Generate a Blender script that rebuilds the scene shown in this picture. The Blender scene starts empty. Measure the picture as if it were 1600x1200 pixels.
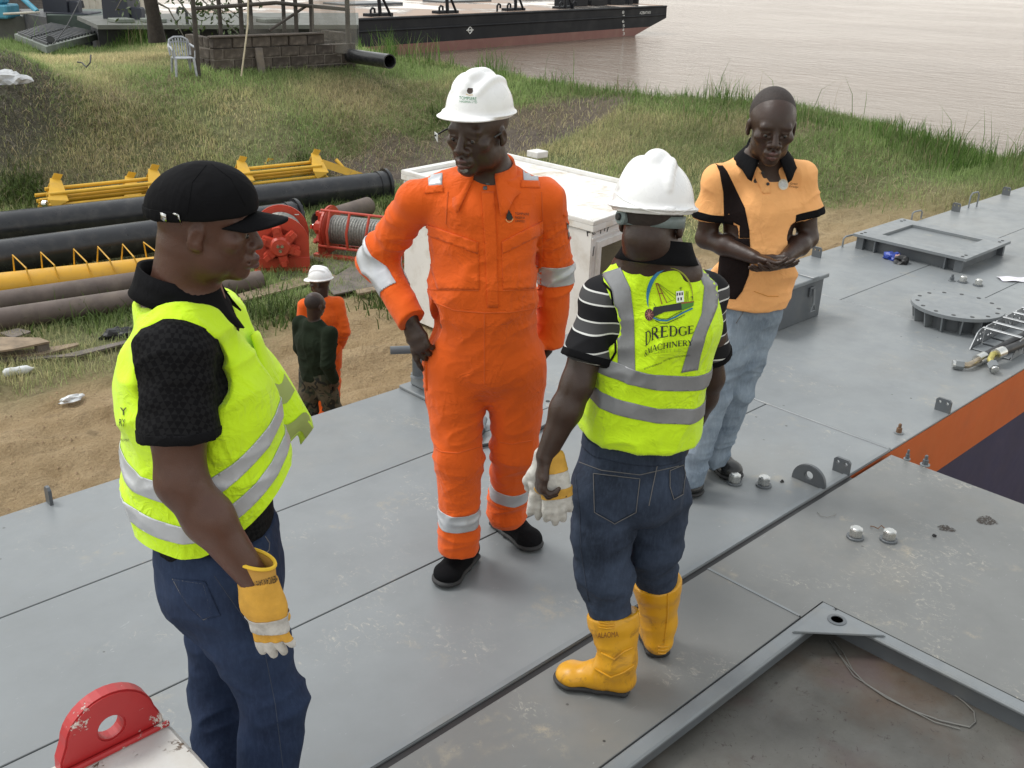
import bpy, bmesh, math, random
import numpy as np
from mathutils import Vector, Matrix
from mathutils.bvhtree import BVHTree
import openvdb

S = bpy.context.scene
COL = S.collection
rad = math.radians
# ------------------------------------------------------------------ camera
FPX, PITCH, ROLL, CAMH, YAW = 1597.0, rad(23.2), rad(2.03), 2.23, rad(-44.797)
_c, _s = math.cos(PITCH), math.sin(PITCH)
_fw = np.array([0, _c, -_s]); _rt = np.array([1., 0, 0]); _up = np.array([0, _s, _c])
_cr, _sr = math.cos(ROLL), math.sin(ROLL)
_ix = _cr*_rt + _sr*_up; _iy = -_sr*_rt + _cr*_up
_R = np.array([[math.cos(YAW), -math.sin(YAW), 0], [math.sin(YAW), math.cos(YAW), 0], [0, 0, 1]])
IX, IY, FW = _R@_ix, _R@_iy, _R@_fw
CAM = np.array([0, 0, CAMH])
E_ = _R@np.array([0, 1., 0])      # horizontal heading of the camera
R_ = _R@np.array([1., 0, 0])      # horizontal right
cam_d = bpy.data.cameras.new('camera'); cam = bpy.data.objects.new('camera', cam_d); COL.objects.link(cam)
cam.matrix_world = Matrix(((IX[0], IY[0], -FW[0], 0), (IX[1], IY[1], -FW[1], 0), (IX[2], IY[2], -FW[2], CAMH), (0, 0, 0, 1)))
cam_d.sensor_fit = 'HORIZONTAL'; cam_d.sensor_width = 36; cam_d.lens = FPX/1600*36
cam_d.clip_start = .05; cam_d.clip_end = 6000
S.camera = cam
# ------------------------------------------------------------------ sky, sun, exposure (overcast day)
SUN_EL, SUN_AZ = rad(58), rad(118)          # azimuth as a heading in the xy plane, light comes from there
W = bpy.data.worlds.new('World'); S.world = W; W.use_nodes = True
nt = W.node_tree; nt.nodes.clear()
wo = nt.nodes.new('ShaderNodeOutputWorld'); bg = nt.nodes.new('ShaderNodeBackground'); sk = nt.nodes.new('ShaderNodeTexSky')
hs = nt.nodes.new('ShaderNodeHueSaturation')
sk.sky_type = 'NISHITA'; sk.sun_disc = False; sk.sun_elevation = SUN_EL; sk.sun_rotation = math.pi/2 - SUN_AZ
sk.air_density = 3.0; sk.dust_density = 0.5; sk.ozone_density = 1.0
hs.inputs['Saturation'].default_value = .18
nt.links.new(sk.outputs[0], hs.inputs['Color']); nt.links.new(hs.outputs[0], bg.inputs[0]); nt.links.new(bg.outputs[0], wo.inputs[0])
bg.inputs[1].default_value = .15
sl = bpy.data.lights.new('sun', 'SUN'); so = bpy.data.objects.new('sun', sl); COL.objects.link(so)
sl.energy = 1.25; sl.angle = rad(16); sl.color = (1, .97, .92)
so.rotation_euler = Vector((math.cos(SUN_EL)*math.cos(SUN_AZ), math.cos(SUN_EL)*math.sin(SUN_AZ), math.sin(SUN_EL))).to_track_quat('Z', 'Y').to_euler()
S.view_settings.view_transform = 'Standard'; S.view_settings.look = 'None'
S.view_settings.exposure = 0.5; S.view_settings.gamma = 1; S.view_settings.use_curve_mapping = False
S.render.engine = 'CYCLES'
S.cycles.max_bounces = 6; S.cycles.diffuse_bounces = 3; S.cycles.glossy_bounces = 3; S.cycles.transparent_max_bounces = 8
S.cycles.use_denoising = True
# ------------------------------------------------------------------ helpers
def ray(px, py): return (px-800)/FPX*IX - (py-600)/FPX*IY + FW
def P(px, py, z=0.):
    d = ray(px, py); return CAM + d*((z-CAMH)/d[2])
def D(px, py, dist):
    d = ray(px, py); return CAM + d*(dist/(d@E_))
def onY(px, py, y):
    d = ray(px, py); return CAM + d*(y/d[1])
def proj(p):
    q = np.asarray(p, float)-CAM; z = q@FW
    return np.stack([800+FPX*(q@IX)/z, 600-FPX*(q@IY)/z], -1)

def tag(o, label=None, cat=None, group=None, kind=None):
    for k, v in (('label', label), ('category', cat), ('group', group), ('kind', kind)):
        if v: o[k] = v
    return o
def thing(name, loc, label, cat, group=None):
    o = bpy.data.objects.new(name, None); COL.objects.link(o); o.location = loc; o.empty_display_size = .1
    return tag(o, label, cat, group)
def wloc(o):
    v = Vector((0, 0, 0))
    while o: v = v+o.location; o = o.parent
    return v
def link(name, me, mat, parent=None, smooth=False):
    """mesh data in world coordinates -> object under parent (no rotations anywhere)"""
    if parent is not None:
        l = wloc(parent); me.transform(Matrix.Translation(-l))
    o = bpy.data.objects.new(name, me); COL.objects.link(o)
    if parent is not None: o.parent = parent
    if mat is not None:
        me.materials.clear()
        for m in (mat if isinstance(mat, (list, tuple)) else [mat]): me.materials.append(m)
    if smooth: me.shade_smooth()
    return o
def children(o): return [c for c in COL.objects if c.parent == o]
def copy_tree(o, loc=None, label=None, parent=None):
    c = o.copy(); COL.objects.link(c)
    if parent: c.parent = parent
    if loc is not None: c.location = loc
    if label: c['label'] = label
    for ch in children(o): copy_tree(ch, parent=c)
    return c

class MB:
    def __init__(s): s.v = []; s.f = []
    def add(s, v, f):
        n = len(s.v); s.v += [tuple(map(float, p)) for p in v]; s.f += [tuple(i+n for i in q) for q in f]; return s
    def box(s, a, b, M=None):
        x0, y0, z0 = a; x1, y1, z1 = b
        v = [(x0,y0,z0),(x1,y0,z0),(x1,y1,z0),(x0,y1,z0),(x0,y0,z1),(x1,y0,z1),(x1,y1,z1),(x0,y1,z1)]
        if M is not None: v = [M@Vector(p) for p in v]
        return s.add(v, [(3,2,1,0),(4,5,6,7),(0,1,5,4),(1,2,6,5),(2,3,7,6),(3,0,4,7)])
    def bbox(s, a, b, r=.006, M=None):
        """box with bevelled edges"""
        bm = bmesh.new(); t = MB().box(a, b, M); t.to_bm(bm)
        bmesh.ops.bevel(bm, geom=bm.edges[:], offset=r, segments=1, affect='EDGES')
        bm.verts.ensure_lookup_table(); bm.verts.index_update()
        s.add([v.co for v in bm.verts], [[v.index for v in f.verts] for f in bm.faces]); bm.free(); return s
    def to_bm(s, bm):
        vs = [bm.verts.new(p) for p in s.v]
        for f in s.f:
            try: bm.faces.new([vs[i] for i in f])
            except ValueError: pass
    def tube(s, pts, r, n=8, cap=True, rs=None):
        pts = [np.asarray(p, float) for p in pts]; m = len(pts); base = len(s.v)
        prev = None; rings = []
        for i, p in enumerate(pts):
            t = pts[min(i+1, m-1)]-pts[max(i-1, 0)]; t = t/(np.linalg.norm(t)+1e-9)
            if prev is None:
                u = np.cross(t, [0, 0, 1.]) if abs(t[2]) < .9 else np.cross(t, [1., 0, 0])
            else: u = prev-t*(prev@t)
            u = u/(np.linalg.norm(u)+1e-9); prev = u; w = np.cross(t, u)
            rr = rs[i] if rs is not None else r
            rings.append([p+rr*(math.cos(2*math.pi*k/n)*u+math.sin(2*math.pi*k/n)*w) for k in range(n)])
        v = [q for r_ in rings for q in r_]; f = []
        for i in range(m-1):
            for k in range(n):
                a = i*n+k; b = i*n+(k+1) % n; f.append((a, b, b+n, a+n))
        if cap: f += [tuple(range(n-1, -1, -1)), tuple(range((m-1)*n, m*n))]
        return s.add(v, f)
    def pipe(s, a, b, ro, ri, n=28):
        """hollow open pipe"""
        a = np.asarray(a, float); b = np.asarray(b, float); t = (b-a)/np.linalg.norm(b-a)
        u = np.cross(t, [0, 0, 1.]) if abs(t[2]) < .9 else np.cross(t, [1., 0, 0]); u /= np.linalg.norm(u); w = np.cross(t, u)
        c = [(math.cos(2*math.pi*k/n)*u+math.sin(2*math.pi*k/n)*w) for k in range(n)]
        v = [a+ro*q for q in c]+[b+ro*q for q in c]+[b+ri*q for q in c]+[a+ri*q for q in c]; f = []
        for j in range(4):
            for k in range(n):
                p, q = j*n+k, j*n+(k+1) % n; r_ = ((j+1) % 4)*n
                f.append((p, q, r_+(k+1) % n, r_+k))
        return s.add(v, f)
    def prism(s, poly, d, t=None):
        """polygon (3D pts, planar) extruded by vector d"""
        n = len(poly); d = np.asarray(d, float)
        v = [np.asarray(p, float) for p in poly]; v = v+[p+d for p in v]
        return s.add(v, [tuple(range(n-1, -1, -1)), tuple(range(n, 2*n))]+[(i, (i+1) % n, n+(i+1) % n, n+i) for i in range(n)])
    def lathe(s, prof, c, n=24, ax=(0, 0, 1), cap=True):
        ax = np.asarray(ax, float); ax /= np.linalg.norm(ax); c = np.asarray(c, float)
        u = np.cross(ax, [0, 0, 1.]) if abs(ax[2]) < .9 else np.array([1., 0, 0]); u /= np.linalg.norm(u); w = np.cross(ax, u)
        v = [c+ax*h+r*(math.cos(2*math.pi*k/n)*u+math.sin(2*math.pi*k/n)*w) for r, h in prof for k in range(n)]; f = []
        for i in range(len(prof)-1):
            for k in range(n):
                a = i*n+k; b = i*n+(k+1) % n; f.append((a, b, b+n, a+n))
        if cap: f += [tuple(range(n-1, -1, -1)), tuple(range((len(prof)-1)*n, len(prof)*n))]
        return s.add(v, f)
    def grid(s, X):
        """X: array (m,n,3)"""
        m, n = X.shape[:2]
        return s.add(X.reshape(-1, 3), [(i*n+j, i*n+j+1, (i+1)*n+j+1, (i+1)*n+j) for i in range(m-1) for j in range(n-1)])
    def mesh(s, name='mesh'):
        me = bpy.data.meshes.new(name); me.from_pydata(s.v, [], s.f); me.validate(); 
        bm = bmesh.new(); bm.from_mesh(me); bmesh.ops.recalc_face_normals(bm, faces=bm.faces); bm.to_mesh(me); bm.free()
        me.update(); return me
    def build(s, name, mat, parent=None, smooth=False, bevel=0):
        me = s.mesh(name)
        if bevel:
            bm = bmesh.new(); bm.from_mesh(me)
            es = [e for e in bm.edges if len(e.link_faces) == 2 and e.calc_face_angle(0) > .6]
            bmesh.ops.bevel(bm, geom=es, offset=bevel, segments=2, affect='EDGES'); bm.to_mesh(me); bm.free()
        o = link(name, me, mat, parent)
        if smooth:
            me.shade_smooth()
            bm = bmesh.new(); bm.from_mesh(me)
            for e in bm.edges:
                if len(e.link_faces) == 2 and e.calc_face_angle(0) > rad(40): e.smooth = False
            bm.to_mesh(me); bm.free()
        return o
def tris_mesh(name, V, F):
    me = bpy.data.meshes.new(name); V = np.ascontiguousarray(V, np.float32); F = np.ascontiguousarray(F, np.int32); k = F.shape[1]
    me.vertices.add(len(V)); me.vertices.foreach_set('co', V.ravel())
    me.loops.add(F.size); me.loops.foreach_set('vertex_index', F.ravel())
    me.polygons.add(len(F)); me.polygons.foreach_set('loop_start', np.arange(0, F.size, k, dtype=np.int32))
    me.update(calc_edges=True); return me
# value noise
_rng = np.random.default_rng(7); _LAT = _rng.random((64, 64, 64)).astype(np.float32)
def noise(p):
    p = np.asarray(p, np.float32); i = np.floor(p).astype(int); f = p-i; f = f*f*(3-2*f); i &= 63; j = (i+1) & 63
    x0, y0, z0 = i[..., 0], i[..., 1], i[..., 2]; x1, y1, z1 = j[..., 0], j[..., 1], j[..., 2]; fx, fy, fz = f[..., 0], f[..., 1], f[..., 2]
    L = _LAT
    a = L[x0, y0, z0]*(1-fx)+L[x1, y0, z0]*fx; b = L[x0, y1, z0]*(1-fx)+L[x1, y1, z0]*fx
    c = L[x0, y0, z1]*(1-fx)+L[x1, y0, z1]*fx; d = L[x0, y1, z1]*(1-fx)+L[x1, y1, z1]*fx
    return (a*(1-fy)+b*fy)*(1-fz)+(c*(1-fy)+d*fy)*fz
def fbm(p, o=4):
    r = 0; a = .5
    for k in range(o): r = r+a*noise(np.asarray(p)*2**k+k*11.3); a *= .5
    return r
# ------------------------------------------------------------------ materials
class NT:
    def __init__(s, name):
        s.m = bpy.data.materials.new(name); s.m.use_nodes = True; s.t = s.m.node_tree; s.t.nodes.clear()
        s.out = s.n('ShaderNodeOutputMaterial'); s.b = s.n('ShaderNodeBsdfPrincipled'); s.l(s.b.outputs[0], s.out.inputs[0])
        s.co = s.n('ShaderNodeTexCoord').outputs['Object']
    def n(s, t, **kw):
        x = s.t.nodes.new(t)
        for k, v in kw.items(): setattr(x, k, v)
        return x
    def l(s, a, b): s.t.links.new(a, b)
    def geo(s): return s.n('ShaderNodeNewGeometry').outputs['Position']
    def noise(s, scale, detail=4, rough=.6, co=None, dist=0, stretch=None):
        x = s.n('ShaderNodeTexNoise'); x.inputs['Scale'].default_value = scale; x.inputs['Detail'].default_value = detail
        x.inputs['Roughness'].default_value = rough; x.inputs['Distortion'].default_value = dist
        co = co or s.co
        if stretch:
            m = s.n('ShaderNodeMapping'); m.inputs['Scale'].default_value = stretch; s.l(co, m.inputs[0]); co = m.outputs[0]
        s.l(co, x.inputs['Vector']); return x.outputs['Fac']
    def ramp(s, f, a, b, c0=0., c1=1.):
        r = s.n('ShaderNodeMapRange'); r.inputs[1].default_value = a; r.inputs[2].default_value = b; r.inputs[3].default_value = c0; r.inputs[4].default_value = c1
        s.l(f, r.inputs[0]); return r.outputs[0]
    def mul(s, a, b, op='MULTIPLY'):
        m = s.n('ShaderNodeMath', operation=op)
        for i, x in enumerate((a, b)):
            if isinstance(x, (int, float)): m.inputs[i].default_value = x
            else: s.l(x, m.inputs[i])
        return m.outputs[0]
    def mix(s, f, a, b):
        m = s.n('ShaderNodeMix', data_type='RGBA')
        for i, x in ((0, f), (6, a), (7, b)):
            if isinstance(x, (int, float)): m.inputs[i].default_value = x
            elif isinstance(x, tuple): m.inputs[i].default_value = (*x, 1)[:4]
            else: s.l(x, m.inputs[i])
        return m.outputs[2]
    def col(s, c):
        if isinstance(c, tuple): s.b.inputs['Base Color'].default_value = (*c, 1)[:4]
        else: s.l(c, s.b.inputs['Base Color'])
    def rough(s, r):
        if isinstance(r, (int, float)): s.b.inputs['Roughness'].default_value = r
        else: s.l(r, s.b.inputs['Roughness'])
    def bump(s, h, strength=.3, dist=.01):
        b = s.n('ShaderNodeBump'); b.inputs['Strength'].default_value = strength; b.inputs['Distance'].default_value = dist
        s.l(h, b.inputs['Height']); s.l(b.outputs[0], s.b.inputs['Normal'])
def M(name, c, rough=.5, metal=0., var=.15, vs=6., bump=0., bs=60., spec=.5, dirt=None, dirtamt=.35, ds=5.):
    t = NT(name); n = t.noise(vs, 5)
    hi = tuple(min(1, x*(1+var)) for x in c); lo = tuple(x*(1-var) for x in c)
    cc = t.mix(t.ramp(n, .3, .7), lo, hi)
    if dirt: cc = t.mix(t.mul(t.ramp(t.noise(ds, 6, .65), .5, .72), dirtamt), cc, dirt)
    t.col(cc); t.rough(t.ramp(t.noise(vs*2.3, 3), .3, .7, max(0, rough-.08), min(1, rough+.08)))
    t.b.inputs['Metallic'].default_value = metal; t.b.inputs['Specular IOR Level'].default_value = spec
    if bump: t.bump(t.noise(bs, 5), bump, .004)
    return t.m
# ------------------------------------------------------------------ setting: terrain, river
G, WATER = -2.5, -3.35
ctrl = [(p, z) for p, z in [
    ((0, 780), G), ((0, 640), G), ((250, 620), G), ((500, 560), G), ((640, 520), G), ((0, 505), G), ((210, 462), G), ((440, 430), G), ((620, 300), G),
    ((40, 335), G), ((300, 300), G), ((540, 270), G+.05), ((660, 245), -2.2), ((880, 215), -1.7), ((0, 260), -1.85), ((150, 235), -1.8), ((380, 225), -1.75),
    ((0, 160), -1.0), ((200, 160), -.95), ((285, 112), -.62), ((331, 112), -.62), ((553, 100), -.66), ((450, 160), -.95), ((600, 170), -1.15), ((620, 108), -.8),
    ((700, 112), -.9), ((850, 140), -.95), ((1000, 158), -1.0), ((1250, 178), -1.0), ((1400, 203), -1.0), ((1600, 232), -1.0), ((1750, 255), -1.0),
    ((1290, 375), -2.2), ((1350, 330), -2.0), ((1500, 290), -1.85), ((1600, 270), -1.7), ((1100, 240), -1.5), ((1250, 260), -1.6), ((1420, 240), -1.4), ((1750, 290), -1.7), ((160, 98), -1.15), ((60, 80), -1.0), ((240, 85), -.85), ((-150, 60), -.6), ((-200, 300), -2.0), ((-200, 560), G), ((-200, 800), G)]]
cp = np.array([P(px, py, z) for (px, py), z in ctrl]); cxy = cp[:, :2]; cz = cp[:, 2]
crest = np.array([P(px, py, z)[:2] for px, py, z in [(-900, 70, -.6), (-150, 50, -.6), (60, 72, -1.0), (150, 88, -1.2), (240, 68, -.9), (400, 62, -.75), (560, 82, -.8), (620, 100, -.85), (700, 107, -.9), (850, 132, -.95), (1000, 152, -1), (1250, 172, -1), (1400, 196, -1), (1600, 224, -1), (1800, 250, -1), (2600, 380, -1)]])
def crest_d(xy):
    """signed distance to the crest line, positive on the landward side"""
    xy = np.asarray(xy, float); best = np.full(len(xy), 1e9); sg = np.ones(len(xy))
    for a, b in zip(crest[:-1], crest[1:]):
        ab = b-a; t = np.clip(((xy-a)@ab)/(ab@ab), 0, 1); q = a+t[:, None]*ab; d = np.linalg.norm(xy-q, axis=1)
        cr = ab[0]*(xy[:, 1]-a[1])-ab[1]*(xy[:, 0]-a[0])
        m = d < best; best[m] = d[m]; sg[m] = np.where(cr[m] < 0, 1, -1)
    return best*sg
def _phi(r): return np.where(r > 1e-6, r, 0)            # linear radial basis: no overshoot
_d = np.linalg.norm(cxy[:, None]-cxy[None], axis=2); _n = len(cz)
_A = np.zeros((_n+1, _n+1)); _A[:_n, :_n] = _phi(_d)+np.eye(_n)*-.6; _A[:_n, _n] = 1; _A[_n, :_n] = 1
_w = np.linalg.solve(_A, np.r_[cz, 0])
MOUND = D(15, 118, 20.5)
def terrain(xy, detail=True):
    xy = np.asarray(xy, float); z = np.full(len(xy), _w[_n])
    for i in range(0, len(xy), 40000):
        z[i:i+40000] += _phi(np.linalg.norm(xy[i:i+40000, None]-cxy[None], axis=2))@_w[:_n]
    z = np.clip(z, G-.05, -.45)
    cd = crest_d(xy)
    zo = -.85+cd*.85
    z = np.where(cd < 0, np.maximum(np.minimum(z, zo), WATER-.6), z)
    # debris mound at the far left
    v = (xy-MOUND[:2]); u1 = v@E_[:2]; u2 = v@R_[:2]
    z = z+1.2*np.exp(-((u2+.35)/1.45)**2-(u1/1.5)**2)
    if detail:
        q = np.c_[xy, np.zeros(len(xy))]
        z = z+(fbm(q*.9, 4)-.47)*.16+(fbm(q*5, 3)-.44)*.035
        sand = sandmask(xy)
        rt = np.c_[xy[:, 0]*.35-xy[:, 1]*.25, xy[:, 1]*2.3+xy[:, 0]*.4, np.zeros(len(xy))]
        z = z+sand*((fbm(rt, 3)-.45)*.30+(1-np.abs(2*fbm(rt*np.array([1.3, 1.25, 1])+4, 3)-1)-.8)*.14+(fbm(q*8, 3)-.44)*.11)
        # keep everything below the decks near them
    return z
def smooth(a, b, x): t = np.clip((x-a)/(b-a), 0, 1); return t*t*(3-2*t)
def sandmask(xy):
    x, y = xy[:, 0], xy[:, 1]; n = (fbm(np.c_[xy*.5, np.zeros(len(xy))], 4)-.47)*5
    m = smooth(12.0, 10.4, y+n*.5)*smooth(-30, -20, x)
    r = smooth(10.2, 8.4, y+n*1.1)*smooth(20, 15, x)        # strip along the pontoon further right
    k = smooth(7.5, 9.5, x)
    return m*(1-k)+r*k
xs = np.r_[np.linspace(-60, -6, 28), np.linspace(-5.8, 24, 330), np.linspace(24.2, 46, 80), np.linspace(47, 120, 30)]
ys = np.r_[np.linspace(-60, 2, 25), np.linspace(2.3, 28, 290), np.linspace(28.3, 60, 60), np.linspace(62, 120, 16)]
GX, GY = np.meshgrid(xs, ys, indexing='ij'); gxy = np.c_[GX.ravel(), GY.ravel()]; gz = terrain(gxy)
gv = np.c_[gxy, gz]; nx, ny = GX.shape
ii, jj = np.meshgrid(np.arange(nx-1), np.arange(ny-1), indexing='ij'); b0 = (ii*ny+jj).ravel()
gf = np.c_[b0, b0+ny, b0+ny+1, b0+1]
gme = tris_mesh('ground', gv, gf)
ca = gme.color_attributes.new('mask', 'FLOAT_COLOR', 'POINT')
sm = sandmask(gxy); sheet_c = P(800, 225, -1.85)
def sheetmask(xy):
    v = xy-P(745, 232, -1.95)[:2]; a = v@np.array([.98, -.2]); b = v@np.array([.2, .98])
    n = (fbm(np.c_[xy*.8, np.zeros(len(xy))+5], 4)-.47)*2.2
    return smooth(1.15, .75, np.hypot(a/4.2, b/1.05)+n*.22)
shm = sheetmask(gxy)
v_ = gxy-MOUND[:2]; mdm = smooth(1.2, .5, np.hypot((v_@R_[:2]+.5)/1.9, (v_@E_[:2]+.8)/1.5)+(fbm(np.c_[gxy*1.1, np.zeros(len(gxy))], 3)-.45)*1.2)
ca.data.foreach_set('color', np.c_[sm, shm, mdm, np.ones(len(sm))].astype(np.float32).ravel())
t = NT('ground'); g = t.geo()
at_ = t.n('ShaderNodeVertexColor', layer_name='mask'); sp = t.n('ShaderNodeSeparateColor'); t.l(at_.outputs[0], sp.inputs[0])
n1 = t.noise(.55, 6, .6, g); n2 = t.noise(7, 6, .7, g); n3 = t.noise(38, 4, .7, g)
grass = t.mix(t.ramp(n1, .36, .62), (.17, .215, .08), (.27, .255, .14))
grass = t.mix(t.ramp(n2, .38, .64), t.mix(.5, grass, (.04, .038, .02)), grass)
sand = t.mix(t.ramp(t.noise(1.6, 7, .65, g), .32, .68), (.36, .255, .135), (.52, .39, .235))
sand = t.mix(t.mul(t.ramp(n3, .48, .7), .55), sand, (.24, .155, .08))
sand = t.mix(t.mul(t.ramp(t.noise(3.2, 6, .7, g), .56, .7), .55), sand, (.13, .09, .045))
c = t.mix(sp.outputs[0], grass, sand)
tarp = t.mix(t.ramp(n2, .35, .7), (.105, .085, .072), (.18, .15, .13)); tarp = t.mix(t.mul(t.ramp(n1, .45, .62), .5), tarp, (.17, .14, .09))
c = t.mix(sp.outputs[1], c, tarp)
deb = t.mix(t.ramp(n3, .4, .66), (.075, .068, .058), (.20, .18, .15)); c = t.mix(t.mul(sp.outputs[2], .85), c, deb)
t.col(c); t.rough(.95); t.b.inputs['Specular IOR Level'].default_value = .2
t.bump(t.mul(t.noise(18, 7, .75, g), t.mul(t.noise(4, 5, .7, g, dist=.5), 1.6), 'ADD'), 1., .07)
link('ground', gme, t.m, smooth=True); tag(bpy.data.objects['ground'], kind='structure')
# river
t = NT('river water'); g = t.geo()
t.col(t.mix(t.ramp(t.noise(.05, 4, .6, g), .35, .65), (.150, .120, .095), (.185, .150, .120))); t.rough(.05); t.b.inputs['Specular IOR Level'].default_value = .5
w1 = t.noise(1.3, 5, .65, g, dist=.6, stretch=(1.0, .45, 1)); w2 = t.noise(.16, 3, .5, g, stretch=(1.4, .5, 1))
w3 = t.noise(5, 3, .6, g, stretch=(1, .5, 1))
hgt = t.mul(t.mul(w1, t.ramp(t.noise(.07, 3, .5, g), .35, .6, .25, 1.)), t.mul(w3, .25), 'ADD')
t.bump(t.mul(hgt, t.mul(w2, .5), 'ADD'), .8, .16); t.b.inputs['IOR'].default_value = 1.09
wm = MB().add([(-3000, -3000, WATER), (3000, -3000, WATER), (3000, 3000, WATER), (-3000, 3000, WATER)], [(0, 1, 2, 3)])
tag(wm.build('river', t.m), kind='structure')
# ------------------------------------------------------------------ grass
gm = NT('grass blades'); va = gm.n('ShaderNodeVertexColor', layer_name='col'); gm.col(va.outputs[0]); gm.rough(.6); tl_ = gm.n('ShaderNodeBsdfTranslucent'); gm.l(va.outputs[0], tl_.inputs[0]); gx_ = gm.n('ShaderNodeMixShader'); gx_.inputs[0].default_value = .45; gm.l(gm.b.outputs[0], gx_.inputs[1]); gm.l(tl_.outputs[0], gx_.inputs[2]); gm.l(gx_.outputs[0], gm.out.inputs[0])
gm.b.inputs['Specular IOR Level'].default_value = .25
def blades(name, xy, length, width, cols, lean, seed, rise=1.0, mat=None):
    rg = np.random.default_rng(seed); n = len(xy); z = terrain(xy)
    base = np.c_[xy, z-.02]; a = rg.uniform(0, 2*np.pi, n); dirv = np.c_[np.cos(a), np.sin(a), np.zeros(n)]
    b = a+rg.normal(0, .9, n)+np.pi/2; wv = np.c_[np.cos(b), np.sin(b), np.zeros(n)]*width[:, None]/2
    ln = length[:, None]; le = (lean*rg.uniform(.3, 1.4, n))[:, None]
    up = np.array([0, 0, 1.])*rise
    m1 = base+up*ln*.55*np.sqrt(np.maximum(.05, 1-le*le*.3))+dirv*ln*le*.22
    tip = base+up*ln*np.sqrt(np.maximum(.03, 1-np.minimum(le, .99)**2))+dirv*ln*le*.85
    V = np.stack([base-wv, base+wv, m1+wv*.75, m1-wv*.75, tip], 1).reshape(-1, 3)
    k = (np.arange(n)*5)[:, None]
    F = np.concatenate([k+[[0, 1, 2]], k+[[0, 2, 3]], k+[[3, 2, 4]]], 0)
    me = tris_mesh(name, V, F); ca = me.color_attributes.new('col', 'FLOAT_COLOR', 'POINT')
    c = np.repeat(np.c_[cols, np.ones(n)], 5, axis=0).astype(np.float32); ca.data.foreach_set('color', c.ravel())
    return link(name, me, mat or gm.m)
rg = np.random.default_rng(3)
def scatter(n, d0, d1, half=.56):
    dd = d0+(d1-d0)*rg.random(n)**.8; ss = (rg.random(n)*2-1)*half*dd*1.02
    return (np.outer(dd, E_[:2])+np.outer(ss, R_[:2])), dd
xy, dd = scatter(560000, 9.5, 34)
cd = crest_d(xy); q3 = np.c_[xy, np.zeros(len(xy))]
dens = (1-smooth(.25, .6, sandmask(xy)))*(1-.90*sheetmask(xy))*smooth(-3.2, -2.2, cd)
pn = fbm(q3*.7+3, 4); v_ = xy-MOUND[:2]; md = np.exp(-((v_@R_[:2])/2.2)**2-((v_@E_[:2]+.5)/1.7)**2)
dens *= np.where(pn < .40, .5, 1.)*(1-.35*smooth(.6, .95, md))
bare = P(1400, 345, -2.1)[:2]; dens *= 1-.5*np.exp(-np.sum((xy-bare)**2, 1)/6)
keep = rg.random(len(xy)) < dens; xy, dd, pn, q3, cd = xy[keep], dd[keep], pn[keep], q3[keep], cd[keep]
def grass_cols(xy, q3, lush):
    n = len(xy); f = np.clip((fbm(q3*.55+9, 4)-.30)/.34+rg.normal(0, .22, n)-.22-.42*lush, 0, 1)[:, None]
    c = (1-f)*np.array([.155, .205, .078])+f*np.array([.33, .285, .165])
    return 1.75*c*rg.uniform(.6, 1.35, n)[:, None]*np.clip(.45+1.25*fbm(q3*.33+17, 3), .55, 1.45)[:, None]*(1+.5*(fbm(q3*1.6+31, 3)-.45))[:, None]
lush = smooth(7, 1, cd)*smooth(5, 9, (xy@R_[:2]))+.6*smooth(6, 1, cd)
ln = (.07+.13*rg.random(len(xy)))*(.7+.8*np.clip(pn, 0, 1))*(1+.25*np.clip(lush, 0, 1))
tag(blades('grass', xy, ln, .003+.00042*dd*(.6+.8*rg.random(len(dd))), grass_cols(xy, q3, lush), np.where(rg.random(len(xy)) < .35, .95, .6), 5), kind='stuff')
# tall reeds along the river edge
def along(n, px0, px1, spread):
    tt = rg.random(n); i0 = crest; seg = np.linalg.norm(np.diff(crest, axis=0), axis=1); cum = np.r_[0, np.cumsum(seg)]
    a = np.interp(px0, cpx, cum); b = np.interp(px1, cpx, cum); s_ = a+(b-a)*tt
    x = np.interp(s_, cum, crest[:, 0]); y = np.interp(s_, cum, crest[:, 1])
    return np.c_[x, y]+np.outer(rg.normal(0, spread, n)-.25, E_[:2])
cpx = [-900, -150, 60, 150, 240, 400, 560, 620, 700, 850, 1000, 1250, 1400, 1600, 1800, 2600]
xr = np.r_[along(1500, 560, 1050, .5), along(4800, 1050, 1800, .8), along(1500, 30, 330, .7)]
nr = len(xr); cr_ = np.array([.075, .135, .03])*rg.uniform(.6, 1.5, nr)[:, None]*np.array([1, 1, 1]); dry = rg.random(nr) < .12; cr_[dry] = np.array([.24, .2, .12])
clump = np.clip(noise(np.c_[xr*.9, np.zeros(nr)])*1.7-.25, .25, 1.4)
lr_ = (.30+.5*rg.random(nr))*clump; lr_[rg.random(nr) < .006] = 1.15
tag(blades('reeds', xr, lr_, np.full(nr, .016), cr_*1.3, np.full(nr, .45), 8), kind='stuff')
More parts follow.
